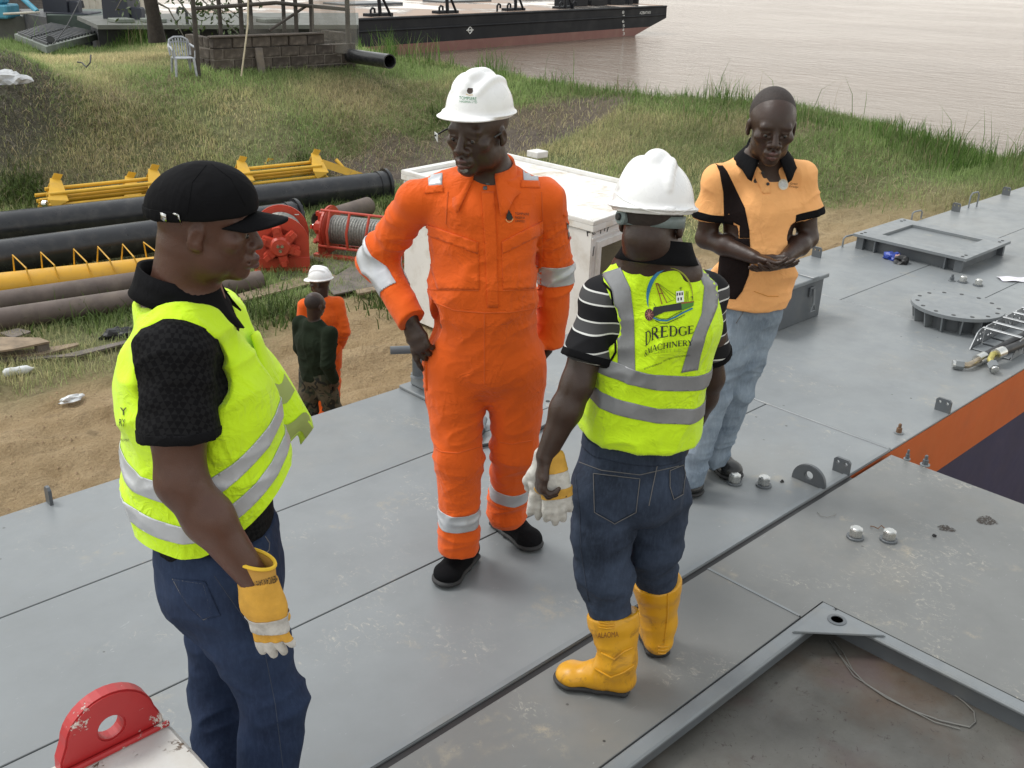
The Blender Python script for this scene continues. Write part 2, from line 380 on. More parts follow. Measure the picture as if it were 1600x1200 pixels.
# matted dry straw, laid almost flat in patches
sp_ = []
for px, py, z, r_, n in [(620, 150, -1.05, 1.9, 2600), (150, 205, -1.5, 1.2, 1200), (430, 260, -1.9, 1.2, 900), (560, 215, -1.7, 1.7, 1600), (250, 150, -1.0, 1.4, 700), (240, 215, -1.5, 1.6, 1100), (1190, 190, -1.1, 1.6, 1100), (1300, 250, -1.5, 1.5, 500), (840, 190, -1.5, 1.4, 700), (1330, 300, -1.9, 1.3, 400), (90, 260, -1.8, .9, 400), (1060, 180, -1.2, 1.2, 400), (420, 150, -1., 1., 300)]:
    c = P(px, py, z)[:2]; sp_.append(c+rg.normal(0, r_*.55, (n, 2))*np.array([1.2, .8]))
xs_ = np.concatenate(sp_); ns = len(xs_)
tag(blades('straw', xs_, .25+.4*rg.random(ns), np.full(ns, .012), np.array([.42, .35, .22])*rg.uniform(.5, 1.3, ns)[:, None], np.full(ns, 1.1), 12, rise=.45), kind='stuff')
# broad-leaf weeds left of the yellow ladders and grass tufts among the yard things
wx = []
for px, py, z, r_, n in [(20, 305, -2.2, .55, 420), (45, 290, -2.1, .3, 160), (480, 262, -2.1, .35, 140), (690, 212, -1.9, .3, 100), (620, 330, G, .35, 160), (520, 335, G, .45, 160), (100, 495, G, .7, 160), (170, 500, G, .6, 180), (400, 490, G, .7, 240), (610, 480, G, .5, 160), (450, 500, G, .6, 200), (560, 300, -2.3, .5, 120)]:
    c = P(px, py, z)[:2]; wx.append(c+rg.normal(0, r_*.5, (n, 2)))
wx = np.concatenate(wx); nw = len(wx)
tag(blades('weeds', wx, .14+.26*rg.random(nw), .014+.014*rg.random(nw), np.array([.085, .125, .035])*rg.uniform(.5, 1.4, nw)[:, None], np.full(nw, .8), 14), kind='stuff')
# dry stalks and debris on the mound
mx = MOUND[:2]+np.outer(rg.normal(0, 1.3, 5000), R_[:2])+np.outer(rg.normal(-.5, .95, 5000), E_[:2])
tag(blades('debris', mx, .08+.22*rg.random(5000), .01+.016*rg.random(5000), np.array([.19, .17, .14])*rg.uniform(.35, 1.7, 5000)[:, None], np.full(5000, 1.0), 15, rise=.5), kind='stuff')
# pebbles and clods on the sand
sx, sd = scatter(60000, 5.2, 13.5); k = (sandmask(sx) > .5)
sx = sx[k][:9000]; n = len(sx); sz = terrain(sx); pr = .006+.02*rg.random(n)**4
tv = np.array([(1, 0, -.3), (-.5, .87, -.3), (-.5, -.87, -.3), (0, 0, .8)]); V = np.c_[sx, sz][:, None]+tv[None]*pr[:, None, None]*rg.uniform(.6, 1.3, (n, 4, 1))
F = np.concatenate([(np.arange(n)*4)[:, None]+f for f in ([[0, 1, 3]], [[1, 2, 3]], [[2, 0, 3]])])
tag(link('gravel', tris_mesh('gravel', V.reshape(-1, 3), F), M('clods', (.30, .21, .12), .95, var=.4)), kind='stuff')
# ------------------------------------------------------------------ pontoons
def deck_mat(name, base, dirt=.5):
    t = NT(name); g = t.geo()
    big = t.noise(.9, 6, .6, g); mid = t.noise(5, 6, .65, g); fine = t.noise(70, 4, .7, g)
    c = t.mix(t.ramp(big, .3, .7), tuple(x*.86 for x in base), tuple(x*1.12 for x in base))
    c = t.mix(t.mul(t.ramp(mid, .45, .75), .25), c, tuple(x*.72 for x in base))
    # worn cream scuffs, in patches, made of small flecks
    patch = t.ramp(t.noise(1.9, 4, .65, g, dist=.8), .53, .64); fl = t.ramp(t.noise(30, 7, .8, g, dist=1.6, stretch=(1, .7, 1)), .55, .61)
    c = t.mix(t.mul(t.mul(patch, fl), .58), c, (.46, .43, .36))
    p2 = t.ramp(t.noise(3.1, 3, .6, g, dist=.3), .60, .68); f2 = t.ramp(t.noise(12, 6, .8, g), .48, .62)
    c = t.mix(t.mul(t.mul(p2, f2), .36*dirt*2), c, (.36, .31, .22))
    # brown dried mud film
    c = t.mix(t.mul(t.ramp(t.noise(.6, 6, .7, g), .5, .72), .5*dirt), c, (.26, .225, .17))
    # thin scratches and black specks
    sc = t.ramp(t.noise(16, 3, .5, g, dist=6, stretch=(.3, 1.2, 1)), .71, .74); c = t.mix(t.mul(sc, .30), c, (.46, .47, .46))
    v = t.n('ShaderNodeTexVoronoi'); v.inputs['Scale'].default_value = 7; t.l(g, v.inputs['Vector'])
    c = t.mix(t.mul(t.ramp(v.outputs['Distance'], .035, .05, 1, 0), t.ramp(t.noise(1.1, 2, .5, g), .5, .6)), c, (.03, .03, .03))
    t.col(c)
    t.rough(t.mul(t.ramp(mid, .3, .7, .33, .48), t.mul(t.mul(patch, fl), .25), 'ADD'))
    t.b.inputs['Specular IOR Level'].default_value = .5
    t.bump(t.mul(t.noise(2.2, 3, .5, g), t.mul(fine, .05), 'ADD'), .16, .03)
    return t.m
M_DECK = deck_mat('grey deck paint', (.200, .214, .221), .5)
M_DECK2 = deck_mat('grey deck paint, dirtier', (.158, .162, .158), .85)
M_STEEL = M('grey painted steel', (.175, .19, .20), .38, var=.1, bump=.05, dirt=(.3, .27, .2), dirtamt=.15)
M_STEELD = M('dark grey painted steel', (.095, .105, .115), .4, var=.1, dirt=(.25, .22, .17), dirtamt=.15)
M_GAP = M('dark gap', (.02, .021, .022), .9)
M_HORANGE = M('orange hull paint', (.52, .105, .022), .45, var=.08, vs=2, dirt=(.3, .1, .05), dirtamt=.25)
M_NAVY = M('navy hull paint', (.026, .027, .075), .6, var=.12, vs=2)
M_SEAM = M('seam grey', (.15, .155, .16), .7)
M_RUST = M('rusty steel', (.16, .085, .045), .8, var=.35, vs=14)
M_CHROME = M('bright zinc steel', (.62, .62, .60), .28, 1., var=.12, vs=30)
M_BLACK = M('black rubber', (.012, .012, .013), .5)

pont = thing('pontoon', (4.5, 3, 0), 'long grey steel pontoon with orange and navy side, under three of the men', 'pontoon')
def plate(parent, x0, y0, x1, y1, mat, z=0., th=.012, name='deck_plate'):
    return MB().bbox((x0+.003, y0+.003, z-th), (x1-.003, y1-.003, z), .002).build(name, mat, parent)
YA, YB, YC, YD = 1.895, 2.617, 3.343, 4.05
XS = 4.545
for x0, x1 in ((-4.5, .15), (.15, XS)):
    for y0, y1 in ((YA, YB), (YB, YC), (YC, YD)): plate(pont, x0, y0, x1, y1, M_DECK)
plate(pont, XS, YA, 6.52, YD, M_DECK)
for x0, x1 in ((6.52, 10.4), (10.4, 15.), (15, 21.)):
    for y0, y1 in ((YA, YB+.02), (YB+.02, YC-.05), (YC-.05, YD)): plate(pont, x0, y0, x1, y1, M_DECK)
MB().box((-4.5, YA+.004, -.02), (21., YD-.004, -.0125)).build('deck_beam', M_SEAM, pont)
MB().box((-4.5, YA+.003, -2.45), (21., YD-.003, -.33)).build('hull', M_NAVY, pont)
MB().box((-4.5, YA, -.345), (21., YD, -.0125)).build('hull_stripe', M_HORANGE, pont)
MB().box((-4.5, 1.8705, -.03), (4.13, YA-.0005, -.006)).build('gap_shade_strip', M_BLACK, pont)  # black strip added to paint the gap's shade over the orange stripe
MB().box((-4.5, YA+.004, 0), (XS-.02, YA+.026, .005)).build('edge_strip', M_STEEL, pont)
for x, y, lx, ly in [(XS, (YA+YD)/2, .012, YD-YA-.02)]:
    MB().bbox((x-.008, YA+.01, -.004), (x+.008, YD-.01, .005), .003).build('weld_seam', M_STEEL, pont)

pon2 = thing('pontoon', (2.5, 0, 0), 'near grey pontoon with sunken square well, the man in yellow boots stands on it', 'pontoon')
XE = 4.49; FX, FY = 3.125, 1.448
plate(pon2, -4.5, FY+.002, 2.978, 1.872, M_DECK2)
bm_ = MB(); bm_.prism([(2.981, FY+.003, -.012), (2.981, 1.870, -.012), (XE, 1.870, -.012), (XE, -3, -.012), (FX+.003, -3, -.012), (FX+.003, FY+.003, -.012)], (0, 0, .012)); bm_.build('deck_plate', M_DECK2, pon2)
MB().box((2.974, FY+.01, -.004), (2.985, 1.868, .003)).build('weld_seam', M_STEEL, pon2)
MB().box((-4.5, -3, -2.45), (XE-.004, 1.868, -.2)).build('hull', M_NAVY, pon2)
MB().box((-4.5, FY, -.21), (XE-.003, 1.8685, -.0125)).box((FX, -3, -.21), (XE-.003, FY, -.0125)).build('deck_beam', M_NAVY, pon2)
# frame round the well: angle bars, gusset and the rusty floor
t = NT('well floor, dirty'); g = t.geo()
c = t.mix(t.ramp(t.noise(2.2, 6, .65, g), .3, .7), (.070, .066, .058), (.135, .130, .115))
c = t.mix(t.mul(t.ramp(t.noise(2.3, 5, .6, g), .46, .66), .8), c, (.085, .055, .036)); c = t.mix(t.ramp(t.noise(28, 6, .75, g, dist=1.5), .6, .64), c, (.05, .038, .033))
c = t.mix(t.mul(t.ramp(t.noise(1.4, 4, .7, g), .56, .64), .6), c, (.085, .06, .06)); t.col(c); t.rough(t.ramp(t.noise(3, 4, .6, g), .4, .6, .35, .75)); t.bump(t.noise(30, 5, .7, g), .3, .006)
M_WELL = t.m
MB().box((-4.5, -3, -.10), (FX-.01, FY-.01, -.085)).build('well_floor', M_WELL, pon2)
fr = MB().bbox((-4.5, FY-.058, -.016), (FX, FY-.001, .0035), .006); fr.build('frame_bar', M_STEEL, pon2)
MB().box((-4.5, FY-.012, -.085), (FX-.012, FY-.002, -.0165)).build('frame_web', M_STEEL, pon2)
MB().bbox((-4.5, FY-.05, -.055), (FX-.05, FY-.04, -.0165), .002).build('frame_web', M_STEELD, pon2)
MB().bbox((FX-.058, -3, -.0155), (FX-.001, FY-.06, .003), .006).build('frame_bar', M_STEEL, pon2)
MB().box((FX-.035, -3, -.085), (FX-.02, FY-.02, -.016)).build('frame_web', M_STEELD, pon2)
def holed(outer, holes, d, name, mat, parent, bevel=0):
    """planar plate with round holes: outer 3D ring, holes [(centre, radius)], thickness vector d"""
    outer = [Vector(p) for p in outer]; d = Vector(d); nrm = d.normalized()
    a = (outer[1]-outer[0]).normalized(); b = nrm.cross(a)
    bm = bmesh.new(); es = []
    def loop(pts):
        vs = [bm.verts.new(p) for p in pts]; es.extend(bm.edges.new((vs[i], vs[(i+1) % len(vs)])) for i in range(len(vs)))
    loop(outer)
    for c, r in holes: loop([Vector(c)+a*r*math.cos(k*math.pi/10)+b*r*math.sin(k*math.pi/10) for k in range(20)])
    bmesh.ops.triangle_fill(bm, edges=es, use_beauty=True, use_dissolve=False)
    r = bmesh.ops.extrude_face_region(bm, geom=bm.faces[:]); bmesh.ops.translate(bm, vec=d, verts=[v for v in r['geom'] if isinstance(v, bmesh.types.BMVert)])
    bmesh.ops.recalc_face_normals(bm, faces=bm.faces)
    if bevel:
        e2 = [e for e in bm.edges if len(e.link_faces) == 2 and abs(e.calc_face_angle(0)-math.pi/2) < .3 and abs((e.verts[0].co-e.verts[1].co).normalized().dot(nrm)) < .1]
        bmesh.ops.bevel(bm, geom=e2, offset=bevel, segments=2, affect='EDGES')
    me = bpy.data.meshes.new(name); bm.to_mesh(me); bm.free()
    return link(name, me, mat, parent)
gus = holed([(FX-.03, FY-.03, .004), (2.862, FY-.03, .004), (FX-.03, 1.18, .004)], [((3.045, 1.345, .004), .02)], (0, 0, .008), 'gusset', M_STEEL, pon2, .002)
MB().lathe([(.034, .0), (.034, .003), (.022, .004), (.022, 0)], (3.045, 1.345, .012), 20).build('hole_rim', M_STEELD, pon2)
M_WIRE = M('steel wire', (.22, .215, .2), .5, .6)
# loose wire loop lying in the well
wz = -.08
def wirepts(px): return [P(x, y, wz) for x, y in px]
wt = tag(MB().tube([tuple(p) for p in wirepts([(1296, 1000), (1310, 1022), (1330, 1045), (1352, 1068), (1385, 1090), (1425, 1110), (1470, 1126), (1515, 1136), (1524, 1128), (1522, 1112), (1508, 1098), (1492, 1086)])], .0025, 6).tube([tuple(p) for p in wirepts([(1300, 1002), (1316, 1030), (1334, 1056), (1365, 1076), (1410, 1102), (1460, 1128), (1500, 1139)])], .002, 6).tube([tuple(p) for p in wirepts([(1304, 1002), (1318, 1020), (1332, 1046)])], .002, 6).build('wire_loop', M_WIRE, smooth=True), 'thin steel wire loop lying in the sunken well', 'wire')

# ------------------------------------------------------------------ fittings on the decks
def hexbolt(x, y, z, r, h, label, group, mat=M_CHROME):
    t = thing('bolt', (x, y, z), label, 'bolt', group)
    MB().lathe([(r*1.25, 0), (r*1.25, .008), (r*1.15, .01)], (x, y, z), 20).build('washer', M_STEELD, t)
    m = MB(); a = [(x+r*math.cos(k*math.pi/3+.4), y+r*math.sin(k*math.pi/3+.4), z+.01) for k in range(6)]; m.prism(a, (0, 0, h*.72)); m.build('nut', mat, t, bevel=.003)
    MB().lathe([(r*.74, h*.7), (r*.74, h*.93), (r*.62, h)], (x, y, z), 18).build('stud', mat, t, smooth=True)
    return t
g_ = 'big bright bolts standing in pairs on the deck'
for px, py, lab in [(1147, 755, "big bright bolt touching the black shoe of the man in the yellow polo"), (1193, 759, 'big bright bolt left of the half-round lifting eye'), (1336, 840, 'left bolt of the bright pair on the near pontoon'), (1388, 844, 'right bolt of the bright pair, with bent wire beside it'), (1504, 441, 'bright bolt in the middle of three behind the round flange'), (1528, 446, 'rightmost bright bolt behind the round flange')]:
    p = P(px, py, 0); hexbolt(p[0], p[1], 0, .029, .050, lab, g_)
g_ = 'small dark studs on the deck edges'
for px, py, lab, r in [(1404, 677, 'small dark stud on the grey deck above the orange hull stripe', .014), (1417, 718, 'thin stud with pointed tip on the corner of the near pontoon', .010), (1445, 727, 'thick stud on the edge of the near pontoon by the orange stripe', .014), (1487, 439, 'small grey stud left of the bolts behind the round flange', .016)]:
    p = P(px, py, 0); t = thing('stud', p, lab, 'stud', g_)
    MB().lathe([(r*1.7, 0), (r*1.7, .006)], p, 12).build('washer', M_STEEL, t)
    MB().lathe([(r, .006), (r, .03), (r*.6, .031), (r*.6, .05), (r*.4, .054)], p, 6).build('shank', M_RUST if 'dark' in lab else M_STEELD, t)
def lug(x, y0, y1, h, label, group=None, th=.014, name='bracket', holes=True, axis='y'):
    c = .012
    pr = [(y0, 0), (y1, 0), (y1, h-c), (y1-c, h), (y0+c, h), (y0, h-c)]
    w = y1-y0
    hs_ = [(y0+w*.25, h*.7), (y1-w*.25, h*.7)] if holes else []
    if axis == 'y': out = [(x, a, b) for a, b in pr]; hh = [((x, a, b), .0085) for a, b in hs_]; d = (th, 0, 0)
    else: out = [(a, x, b) for a, b in pr]; hh = [((a, x, b), .0085) for a, b in hs_]; d = (0, th, 0)
    o = holed(out, hh, d, name, M_STEELD, None)
    return tag(o, label, 'bracket', group)
g_ = 'small welded two-hole brackets'
lug(4.12, 1.893+.004, 1.98, .075, 'two-hole bracket right of the half-round lifting eye', g_)
lug(5.19, 1.897, 1.98, .075, 'two-hole bracket above the orange stripe, nearest the hydraulic hoses', g_)
for px, py, lab in [(1275, 402, 'bracket on the far deck edge behind the deck box, behind the polo man'), (1494, 331, 'bracket on the far deck edge right of the raised hatch'), (1570, 305, 'bracket on the far deck edge, smallest and furthest along')]:
    p = P(px, py, 0); lug(p[0], 3.95, 4.03, .085, lab, g_)
lug(1.26, 4.0, 4.046, .08, 'narrow upright bracket on the far deck edge left of the man in the black cap', g_, holes=False)
# half-round padeye beside the seam
def padeye(name, c, half, h, th, hole_r, mat, label, ax, hole_z):
    ax = Vector(ax).normalized(); nr_ = Vector((0, 0, 1)).cross(ax).normalized(); c = Vector(c)
    out = [c-ax*half, c+ax*half]+[c+ax*half*math.cos(a)+Vector((0, 0, 1))*(h*math.sin(a)**.85) for a in np.linspace(.18, math.pi-.18, 18)]
    o = holed(out, [(c+Vector((0, 0, hole_z)), hole_r)], nr_*th, name, mat, None, .003)
    return tag(o, label, 'lifting eye')
padeye('padeye', (3.93, 1.985, 0), .085, .092, .022, .02, M_STEELD, 'grey half-round lifting eye beside the dark seam', (0, 1, 0), .042)
# wire hooks at the far edge
def hook(px, py, label, w=.10, h=.09, g='bent rod handles along the far deck edge'):
    p = P(px, py, 0); a = p+np.array([0, 0, 0]); pts = [(p[0], p[1], 0), (p[0], p[1], h*.8), (p[0]+.015, p[1]-.01, h), (p[0]+w-.015, p[1]-.02, h), (p[0]+w, p[1]-.03, h*.8), (p[0]+w, p[1]-.03, 0)]
    tag(MB().tube(pts, .008, 8).build('rod_handle', M_STEEL, smooth=True), label, 'handle', g)
hook(1316, 386, 'bent rod handle at the left end of the raised hatch', .19, .09)
hook(1424, 344, 'bent rod handle behind the raised hatch', .13, .08)
hook(1513, 325, 'tall rod handle between the two far brackets', .12, .15)
# raised rectangular hatch
hx0, hx1, hy0, hy1, hz = 7.86, 8.72, 3.0, 3.955, .125
hatch = thing('raised_hatch', ((hx0+hx1)/2, (hy0+hy1)/2, 0), 'raised grey rectangular hatch with sunken panel at the far end of the deck', 'hatch')
w_ = .0
top = [(hx0, hy0, hz-.022), (hx1, hy0, hz-.022), (hx1, hy1, hz-.022), (hx0, hy1, hz-.022)]
ix0, ix1, iy0, iy1 = hx0+.17, hx1-.15, hy0+.17, hy1-.17
m = MB(); z0, z1 = hz-.022, hz
m.box((hx0, hy0, z0), (hx1, iy0, z1)); m.box((hx0, iy1, z0), (hx1, hy1, z1)); m.box((hx0, iy0, z0), (ix0, iy1, z1)); m.box((ix1, iy0, z0), (hx1, iy1, z1)); m.build('rim_plate', M_STEEL, hatch)
MB().box((ix0-.01, iy0-.01, z0-.012), (ix1+.01, iy1+.01, z0-.002)).build('sunken_panel', M_DECK, hatch)
MB().box((hx0+.07, hy0+.07, 0), (hx1-.07, hy1-.07, z0-.013)).build('coaming', M_STEELD, hatch)
for x in (hx0+.02, hx1-.05):
    for y in (hy0+.03, hy1-.09): MB().box((x, y, 0), (x+.035, y+.06, z0-.001)).build('stay', M_STEELD, hatch)
for y in (hy0+.16, hy1-.2): MB().box((hx0+.015, y, 0), (hx0+.068, y+.012, z0-.001)).build('stay', M_STEELD, hatch)
for x in (hx0+.05, hx0+.11, hx1-.11, hx1-.05):
    for y in (hy0+.05, hy1-.05):
        MB().lathe([(.013, 0), (.013, .0025)], (x, y, hz), 12).build('bolt_hole', M_BLACK, hatch)
# round flange with gussets
fc, fr_ = (6.69, 2.545), .295
fl = thing('round_flange', (*fc, 0), 'round grey flange with ring of bolt holes on short gussets', 'flange')
MB().lathe([(fr_, .105), (fr_, .128), (.0005, .1285)], (*fc, 0), 48).build('cover_plate', M_STEEL, fl)
MB().lathe([(.205, 0), (.205, .1045)], (*fc, 0), 40).build('pipe_neck', M_STEELD, fl)
for k in range(14):
    a = 2*math.pi*k/14+.1; ca_, sa_ = math.cos(a), math.sin(a); tx, ty = -sa_*.005, ca_*.005
    def q(r, z, s=1): return (fc[0]+r*ca_+s*tx, fc[1]+r*sa_+s*ty, z)
    MB().prism([q(.206, .001, -1), q(.265, .001, -1), q(.285, .104, -1), q(.206, .104, -1)], (2*tx, 2*ty, 0)).build('gusset', M_STEEL, fl)
for k in range(14):
    a = 2*math.pi*k/14+.32
    MB().lathe([(.014, 0), (.014, .002)], (fc[0]+.255*math.cos(a), fc[1]+.255*math.sin(a), .1275), 12).build('bolt_hole', M_BLACK, fl)
# deck box behind the man in the polo
bx0, bx1, by0, by1, bz = 5.42, 6.085, 3.213, 3.74, .30
db = thing('deck_box', ((bx0+bx1)/2, (by0+by1)/2, 0), 'grey steel deck box with toggle latch behind the man in the polo', 'box')
MB().bbox((bx0, by0, 0), (bx1, by1, bz-.03), .004).build('body', M_STEELD, db)
MB().bbox((bx0-.02, by0-.025, bz-.029), (bx1+.02, by1+.02, bz), .005).build('lid', M_STEEL, db)
lx = 5.93
m = MB(); m.bbox((lx-.03, by0-.018, .17), (lx+.03, by0-.001, .235), .004); m.build('latch_plate', M_STEELD, db)
m = MB(); m.tube([(lx, by0-.025, .225), (lx, by0-.035, .13)], .008, 8); m.tube([(lx, by0-.035, .13), (lx-.03, by0-.035, .075), (lx+.03, by0-.035, .075), (lx, by0-.035, .13)], .006, 8); m.build('latch_handle', M_STEEL, db, smooth=True)
MB().bbox((lx-.035, by0-.03, bz-.004), (lx+.035, by0+.11, bz+.008), .003).build('hasp', M_STEEL, db)
# pedestal with T handle behind the man in orange
pd = thing('pedestal_valve', (3.3, 3.86, 0), 'grey pedestal with thin post and cross handle behind the man in orange', 'valve')
MB().bbox((3.15, 3.74, 0), (3.52, 4.045, .02), .005).build('base_plate', M_STEEL, pd)
MB().bbox((3.20, 3.79, .021), (3.50, 4.01, .095), .008).build('plinth', M_STEEL, pd)
pq = P(653, 588, .095); MB().lathe([(.042, .095), (.03, .105), (.03, .265), (.027, .275)], (pq[0], pq[1], 0), 20).build('post', M_STEELD, pd, smooth=True)
hp = np.array([pq[0], pq[1], .25]); hd = R_*.98+E_*.2; MB().tube([hp-hd*.145, hp+hd*.145], .022, 14).build('cross_handle', M_STEELD, pd, smooth=True)
# floor plate with holes, cable and hose behind the man in orange
for (px, py) in [(842, 628), (856, 627), (828, 643), (840, 662), (857, 659), (846, 667), (868, 640), (832, 672)]:
    p = P(px, py, 0); tag(MB().lathe([(.012, 0), (.012, .002)], p, 10).build('deck_hole', M_BLACK), 'small dark bolt hole in the deck between the two vest and coverall men', 'bolt hole', 'dark bolt holes in the deck')
tag(MB().tube([P(700, 700, .012), P(750, 697, .012), P(790, 690, .012), P(835, 675, .012), P(870, 655, .012), P(905, 640, .012)], .009, 8).build('cable', M_BLACK, smooth=True), 'black cable lying across the deck behind the man in orange', 'cable')
tag(MB().tube([P(735, 690, .03), P(752, 672, .03), P(757, 655, .03)], .016, 10).tube([P(752, 673, .03), P(754, 668, .03)], .022, 10).build('hose_coupling', M_STEELD, smooth=True), 'grey hose coupling seen between the legs of the coverall', 'coupling')
# cable chain (steel drag chain) with hydraulic hoses
M_ZINC = M('grey zinc steel', (.34, .35, .36), .42, .75, var=.25, vs=14)
ch = thing('cable_chain', P(1560, 530), 'shiny steel cable carrier chain with open links at the right edge', 'cable chain')
cx0, cyA, cyB = 6.27, 2.245, 2.005         # runs along +x
def link_plate(x, y, s, first):
    o = []
    L = .15
    if first: pr = [(x-.02, .004), (x+L, .004), (x+L, .115), (x+.09, .115), (x+.05, .10)]
    else: pr = [(x+.01, .004), (x+L, .004), (x+L+.0, .115), (x+.03, .115), (x+.01, .09)]
    holes = [((x+.075, y, .05), .012), ((x+.115, y, .05), .012), ((x+.095, y, .085), .009), ((x+.135, y, .085), .006)]
    return holed([(a, y, b) for a, b in pr], holes, (0, s*.006, 0), 'side_plate', M_ZINC, ch)
for i in range(6):
    x = cx0+i*.155
    link_plate(x, cyA, 1, i == 0); link_plate(x+.02, cyB, -1, i == 0)
    MB().bbox((x+.10, cyB, .118), (x+.13, cyA, .126), .002).build('cross_bar', M_ZINC, ch)
    MB().bbox((x+.0, cyB+.007, .003), (x+.12, cyA-.001, .010), .002).build('bottom_plate', M_STEEL, ch)
M_HOSE = M('hydraulic hose rubber', (.014, .014, .016), .42)
M_BRASS = M('yellow zinc fitting', (.46, .40, .13), .3, .8, var=.2, vs=30); M_TAN = M('tan zinc fitting', (.36, .30, .22), .32, .8, var=.2, vs=30)
def hose(yk, pts, fit, label, mat):
    h = thing('hydraulic_hose', pts[-1], label, 'hose', 'hydraulic hoses in the cable chain')
    MB().tube(pts, .026, 14).build('hose_body', M_HOSE, h, smooth=True)
    a = np.array(pts[-1]); d = a-np.array(pts[-2]); d /= np.linalg.norm(d)
    MB().tube([a-d*.05, a+d*.035], .033, 16).build('ferrule', M_CHROME, h, smooth=True)
    MB().tube(fit, .019, 12).build('elbow', mat, h, smooth=True)
    b = np.array(fit[-1]); d = b-np.array(fit[-2]); d /= np.linalg.norm(d)
    MB().tube([b-d*.012, b+d*.035], .031, 6).build('swivel_nut', M_STEEL, h)
    MB().tube([b+d*.034, b+d*.05], .024, 14).build('nut_end', M_CHROME, h, smooth=True)
    return h
def PZ(px, py, z): return P(px, py, z)
hose(0, [PZ(1660, 505, .06), PZ(1610, 520, .06), PZ(1570, 540, .05), PZ(1531, 561, .035)], [PZ(1531, 561, .035), PZ(1522, 567, .035), PZ(1512, 571, .03), PZ(1502, 570, .03)], 'left hydraulic hose with tan elbow fitting pointing left', M_TAN)
hose(0, [PZ(1660, 512, .06), PZ(1625, 524, .07), PZ(1590, 540, .08), PZ(1560, 552, .08)], [PZ(1560, 552, .08), PZ(1551, 554, .08), PZ(1547, 562, .06), PZ(1551, 570, .045)], 'right hydraulic hose with yellow elbow fitting pointing down', M_BRASS)
# red lifting eye on the white block, near left
zb = .5
def chipped(name, base, under, sc=9, thr=.6, extra=None):
    t = NT(name); n = t.noise(sc, 8, .72, dist=.4); c = t.mix(t.ramp(t.noise(3, 4), .3, .7), tuple(x*.85 for x in base), tuple(min(1, x*1.1) for x in base))
    if extra: c = t.mix(t.mul(t.ramp(t.noise(6, 6, .7), .45, .7), .5), c, extra)
    c = t.mix(t.ramp(n, thr, thr+.02), c, under); t.col(c); t.rough(t.ramp(n, thr, thr+.02, .38, .8)); t.bump(t.ramp(n, thr-.01, thr+.03, 1, 0), .5, .003); return t.m
M_REDCHIP = chipped('chipped red paint', (.42, .022, .024), (.62, .55, .5), 13, .60)
M_WHITECHIP = chipped('chipped white paint', (.62, .61, .58), (.13, .09, .06), 11, .60, (.45, .40, .33))
wb = thing('white_block', (.4, 1.8, 0), 'white chipped steel housing under the red lifting eye', 'housing')
MB().bbox((-.4, .9, 0), (.79, 1.965, zb), .012).build('housing', M_WHITECHIP, wb)
re_ = thing('red_lifting_eye', (.655, 1.93, zb), 'big red half-round lifting eye with chipped paint on the white housing', 'lifting eye')
cc = Vector((.655, 1.915, zb)); out = []
hw, hh = .122, .155
out = [cc+Vector((-hw, 0, .001)), cc+Vector((hw, 0, .001)), cc+Vector((hw*.98, 0, .03))]+[cc+Vector((hw*.86*math.cos(a), 0, .055+(hh-.055)*math.sin(a))) for a in np.linspace(.12, math.pi-.12, 16)]+[cc+Vector((-hw*.98, 0, .03))]
holed(out, [(cc+Vector((.0, 0, .062)), .03)], (0, .04, 0), 'eye_plate', M_REDCHIP, re_, .004)
MB().bbox((.655-hw-.008, 1.90, zb), (.655+hw+.008, 1.914, zb+.014), .004).build('weld_bead', M_REDCHIP, re_)
# litter on the deck
M_BLUE = M('blue plastic', (.02, .05, .30), .35); M_PAPER = M('white paper', (.7, .68, .72), .7, dirt=(.3, .25, .5), dirtamt=.6, ds=30)
def crumple(name, c, r, flat, mat, label, cat, seed, parent=None):
    bm = bmesh.new(); bmesh.ops.create_icosphere(bm, subdivisions=3, radius=1)
    for v in bm.verts:
        p = np.array(v.co); k = 1+.9*(float(noise(p*2.2+seed))-.5)+.35*(float(noise(p*6+seed))-.5)
        v.co = Vector((p[0]*r[0]*k, p[1]*r[1]*k, max(-.2, p[2]*k)*flat+flat*.22))+Vector(c)
    me = bpy.data.meshes.new(name); bm.to_mesh(me); bm.free()
    o = link(name, me, mat, parent)
    return tag(o, label, cat) if label else o
rg_ = P(1404, 408, 0)
rag = thing('crumpled_wrapper', rg_, 'crumpled blue and black plastic bag beside the raised hatch', 'bag')
crumple('blue_bag', P(1394, 405, 0), (.05, .07, 1), .05, M_BLUE, None, None, 3, rag)
crumple('black_bag', P(1409, 411, 0), (.06, .06, 1), .045, M_BLACK, None, None, 5, rag)
crumple('pink_bit', P(1402, 405, .02), (.02, .02, 1), .035, M('pale pink plastic', (.45, .28, .25), .5), None, None, 8, rag)
pp = P(1588, 437, .004); X = np.array([[pp+R_*(a*.13)+E_*(b*.06)+np.array([0, 0, (.0035*math.sin(a*5+b*3)+.005)]) for b in np.linspace(-1, 1, 6)] for a in np.linspace(-1, 1, 12)])
m = MB().grid(X); o = tag(m.build('paper', M_PAPER, smooth=True), 'torn printed paper lying on the deck right of the hatch', 'paper')
m = MB().tube([P(1360, 822, .004), P(1366, 823, .012), P(1372, 826, .006), P(1377, 821, .012), P(1384, 827, .008)], .0022, 6); tag(m.build('bent_wire', M_RUST), 'short bent rusty wire beside the bright bolt pair', 'wire')
m = MB().tube([P(1277, 800, .003), P(1282, 806, .004), P(1292, 808, .004), P(1304, 805, .006), P(1306, 801, .004)], .0011, 5); tag(m.build('wire_scrap', M_WIRE), 'thin curved wire scrap on the deck left of the bolt pair', 'wire')
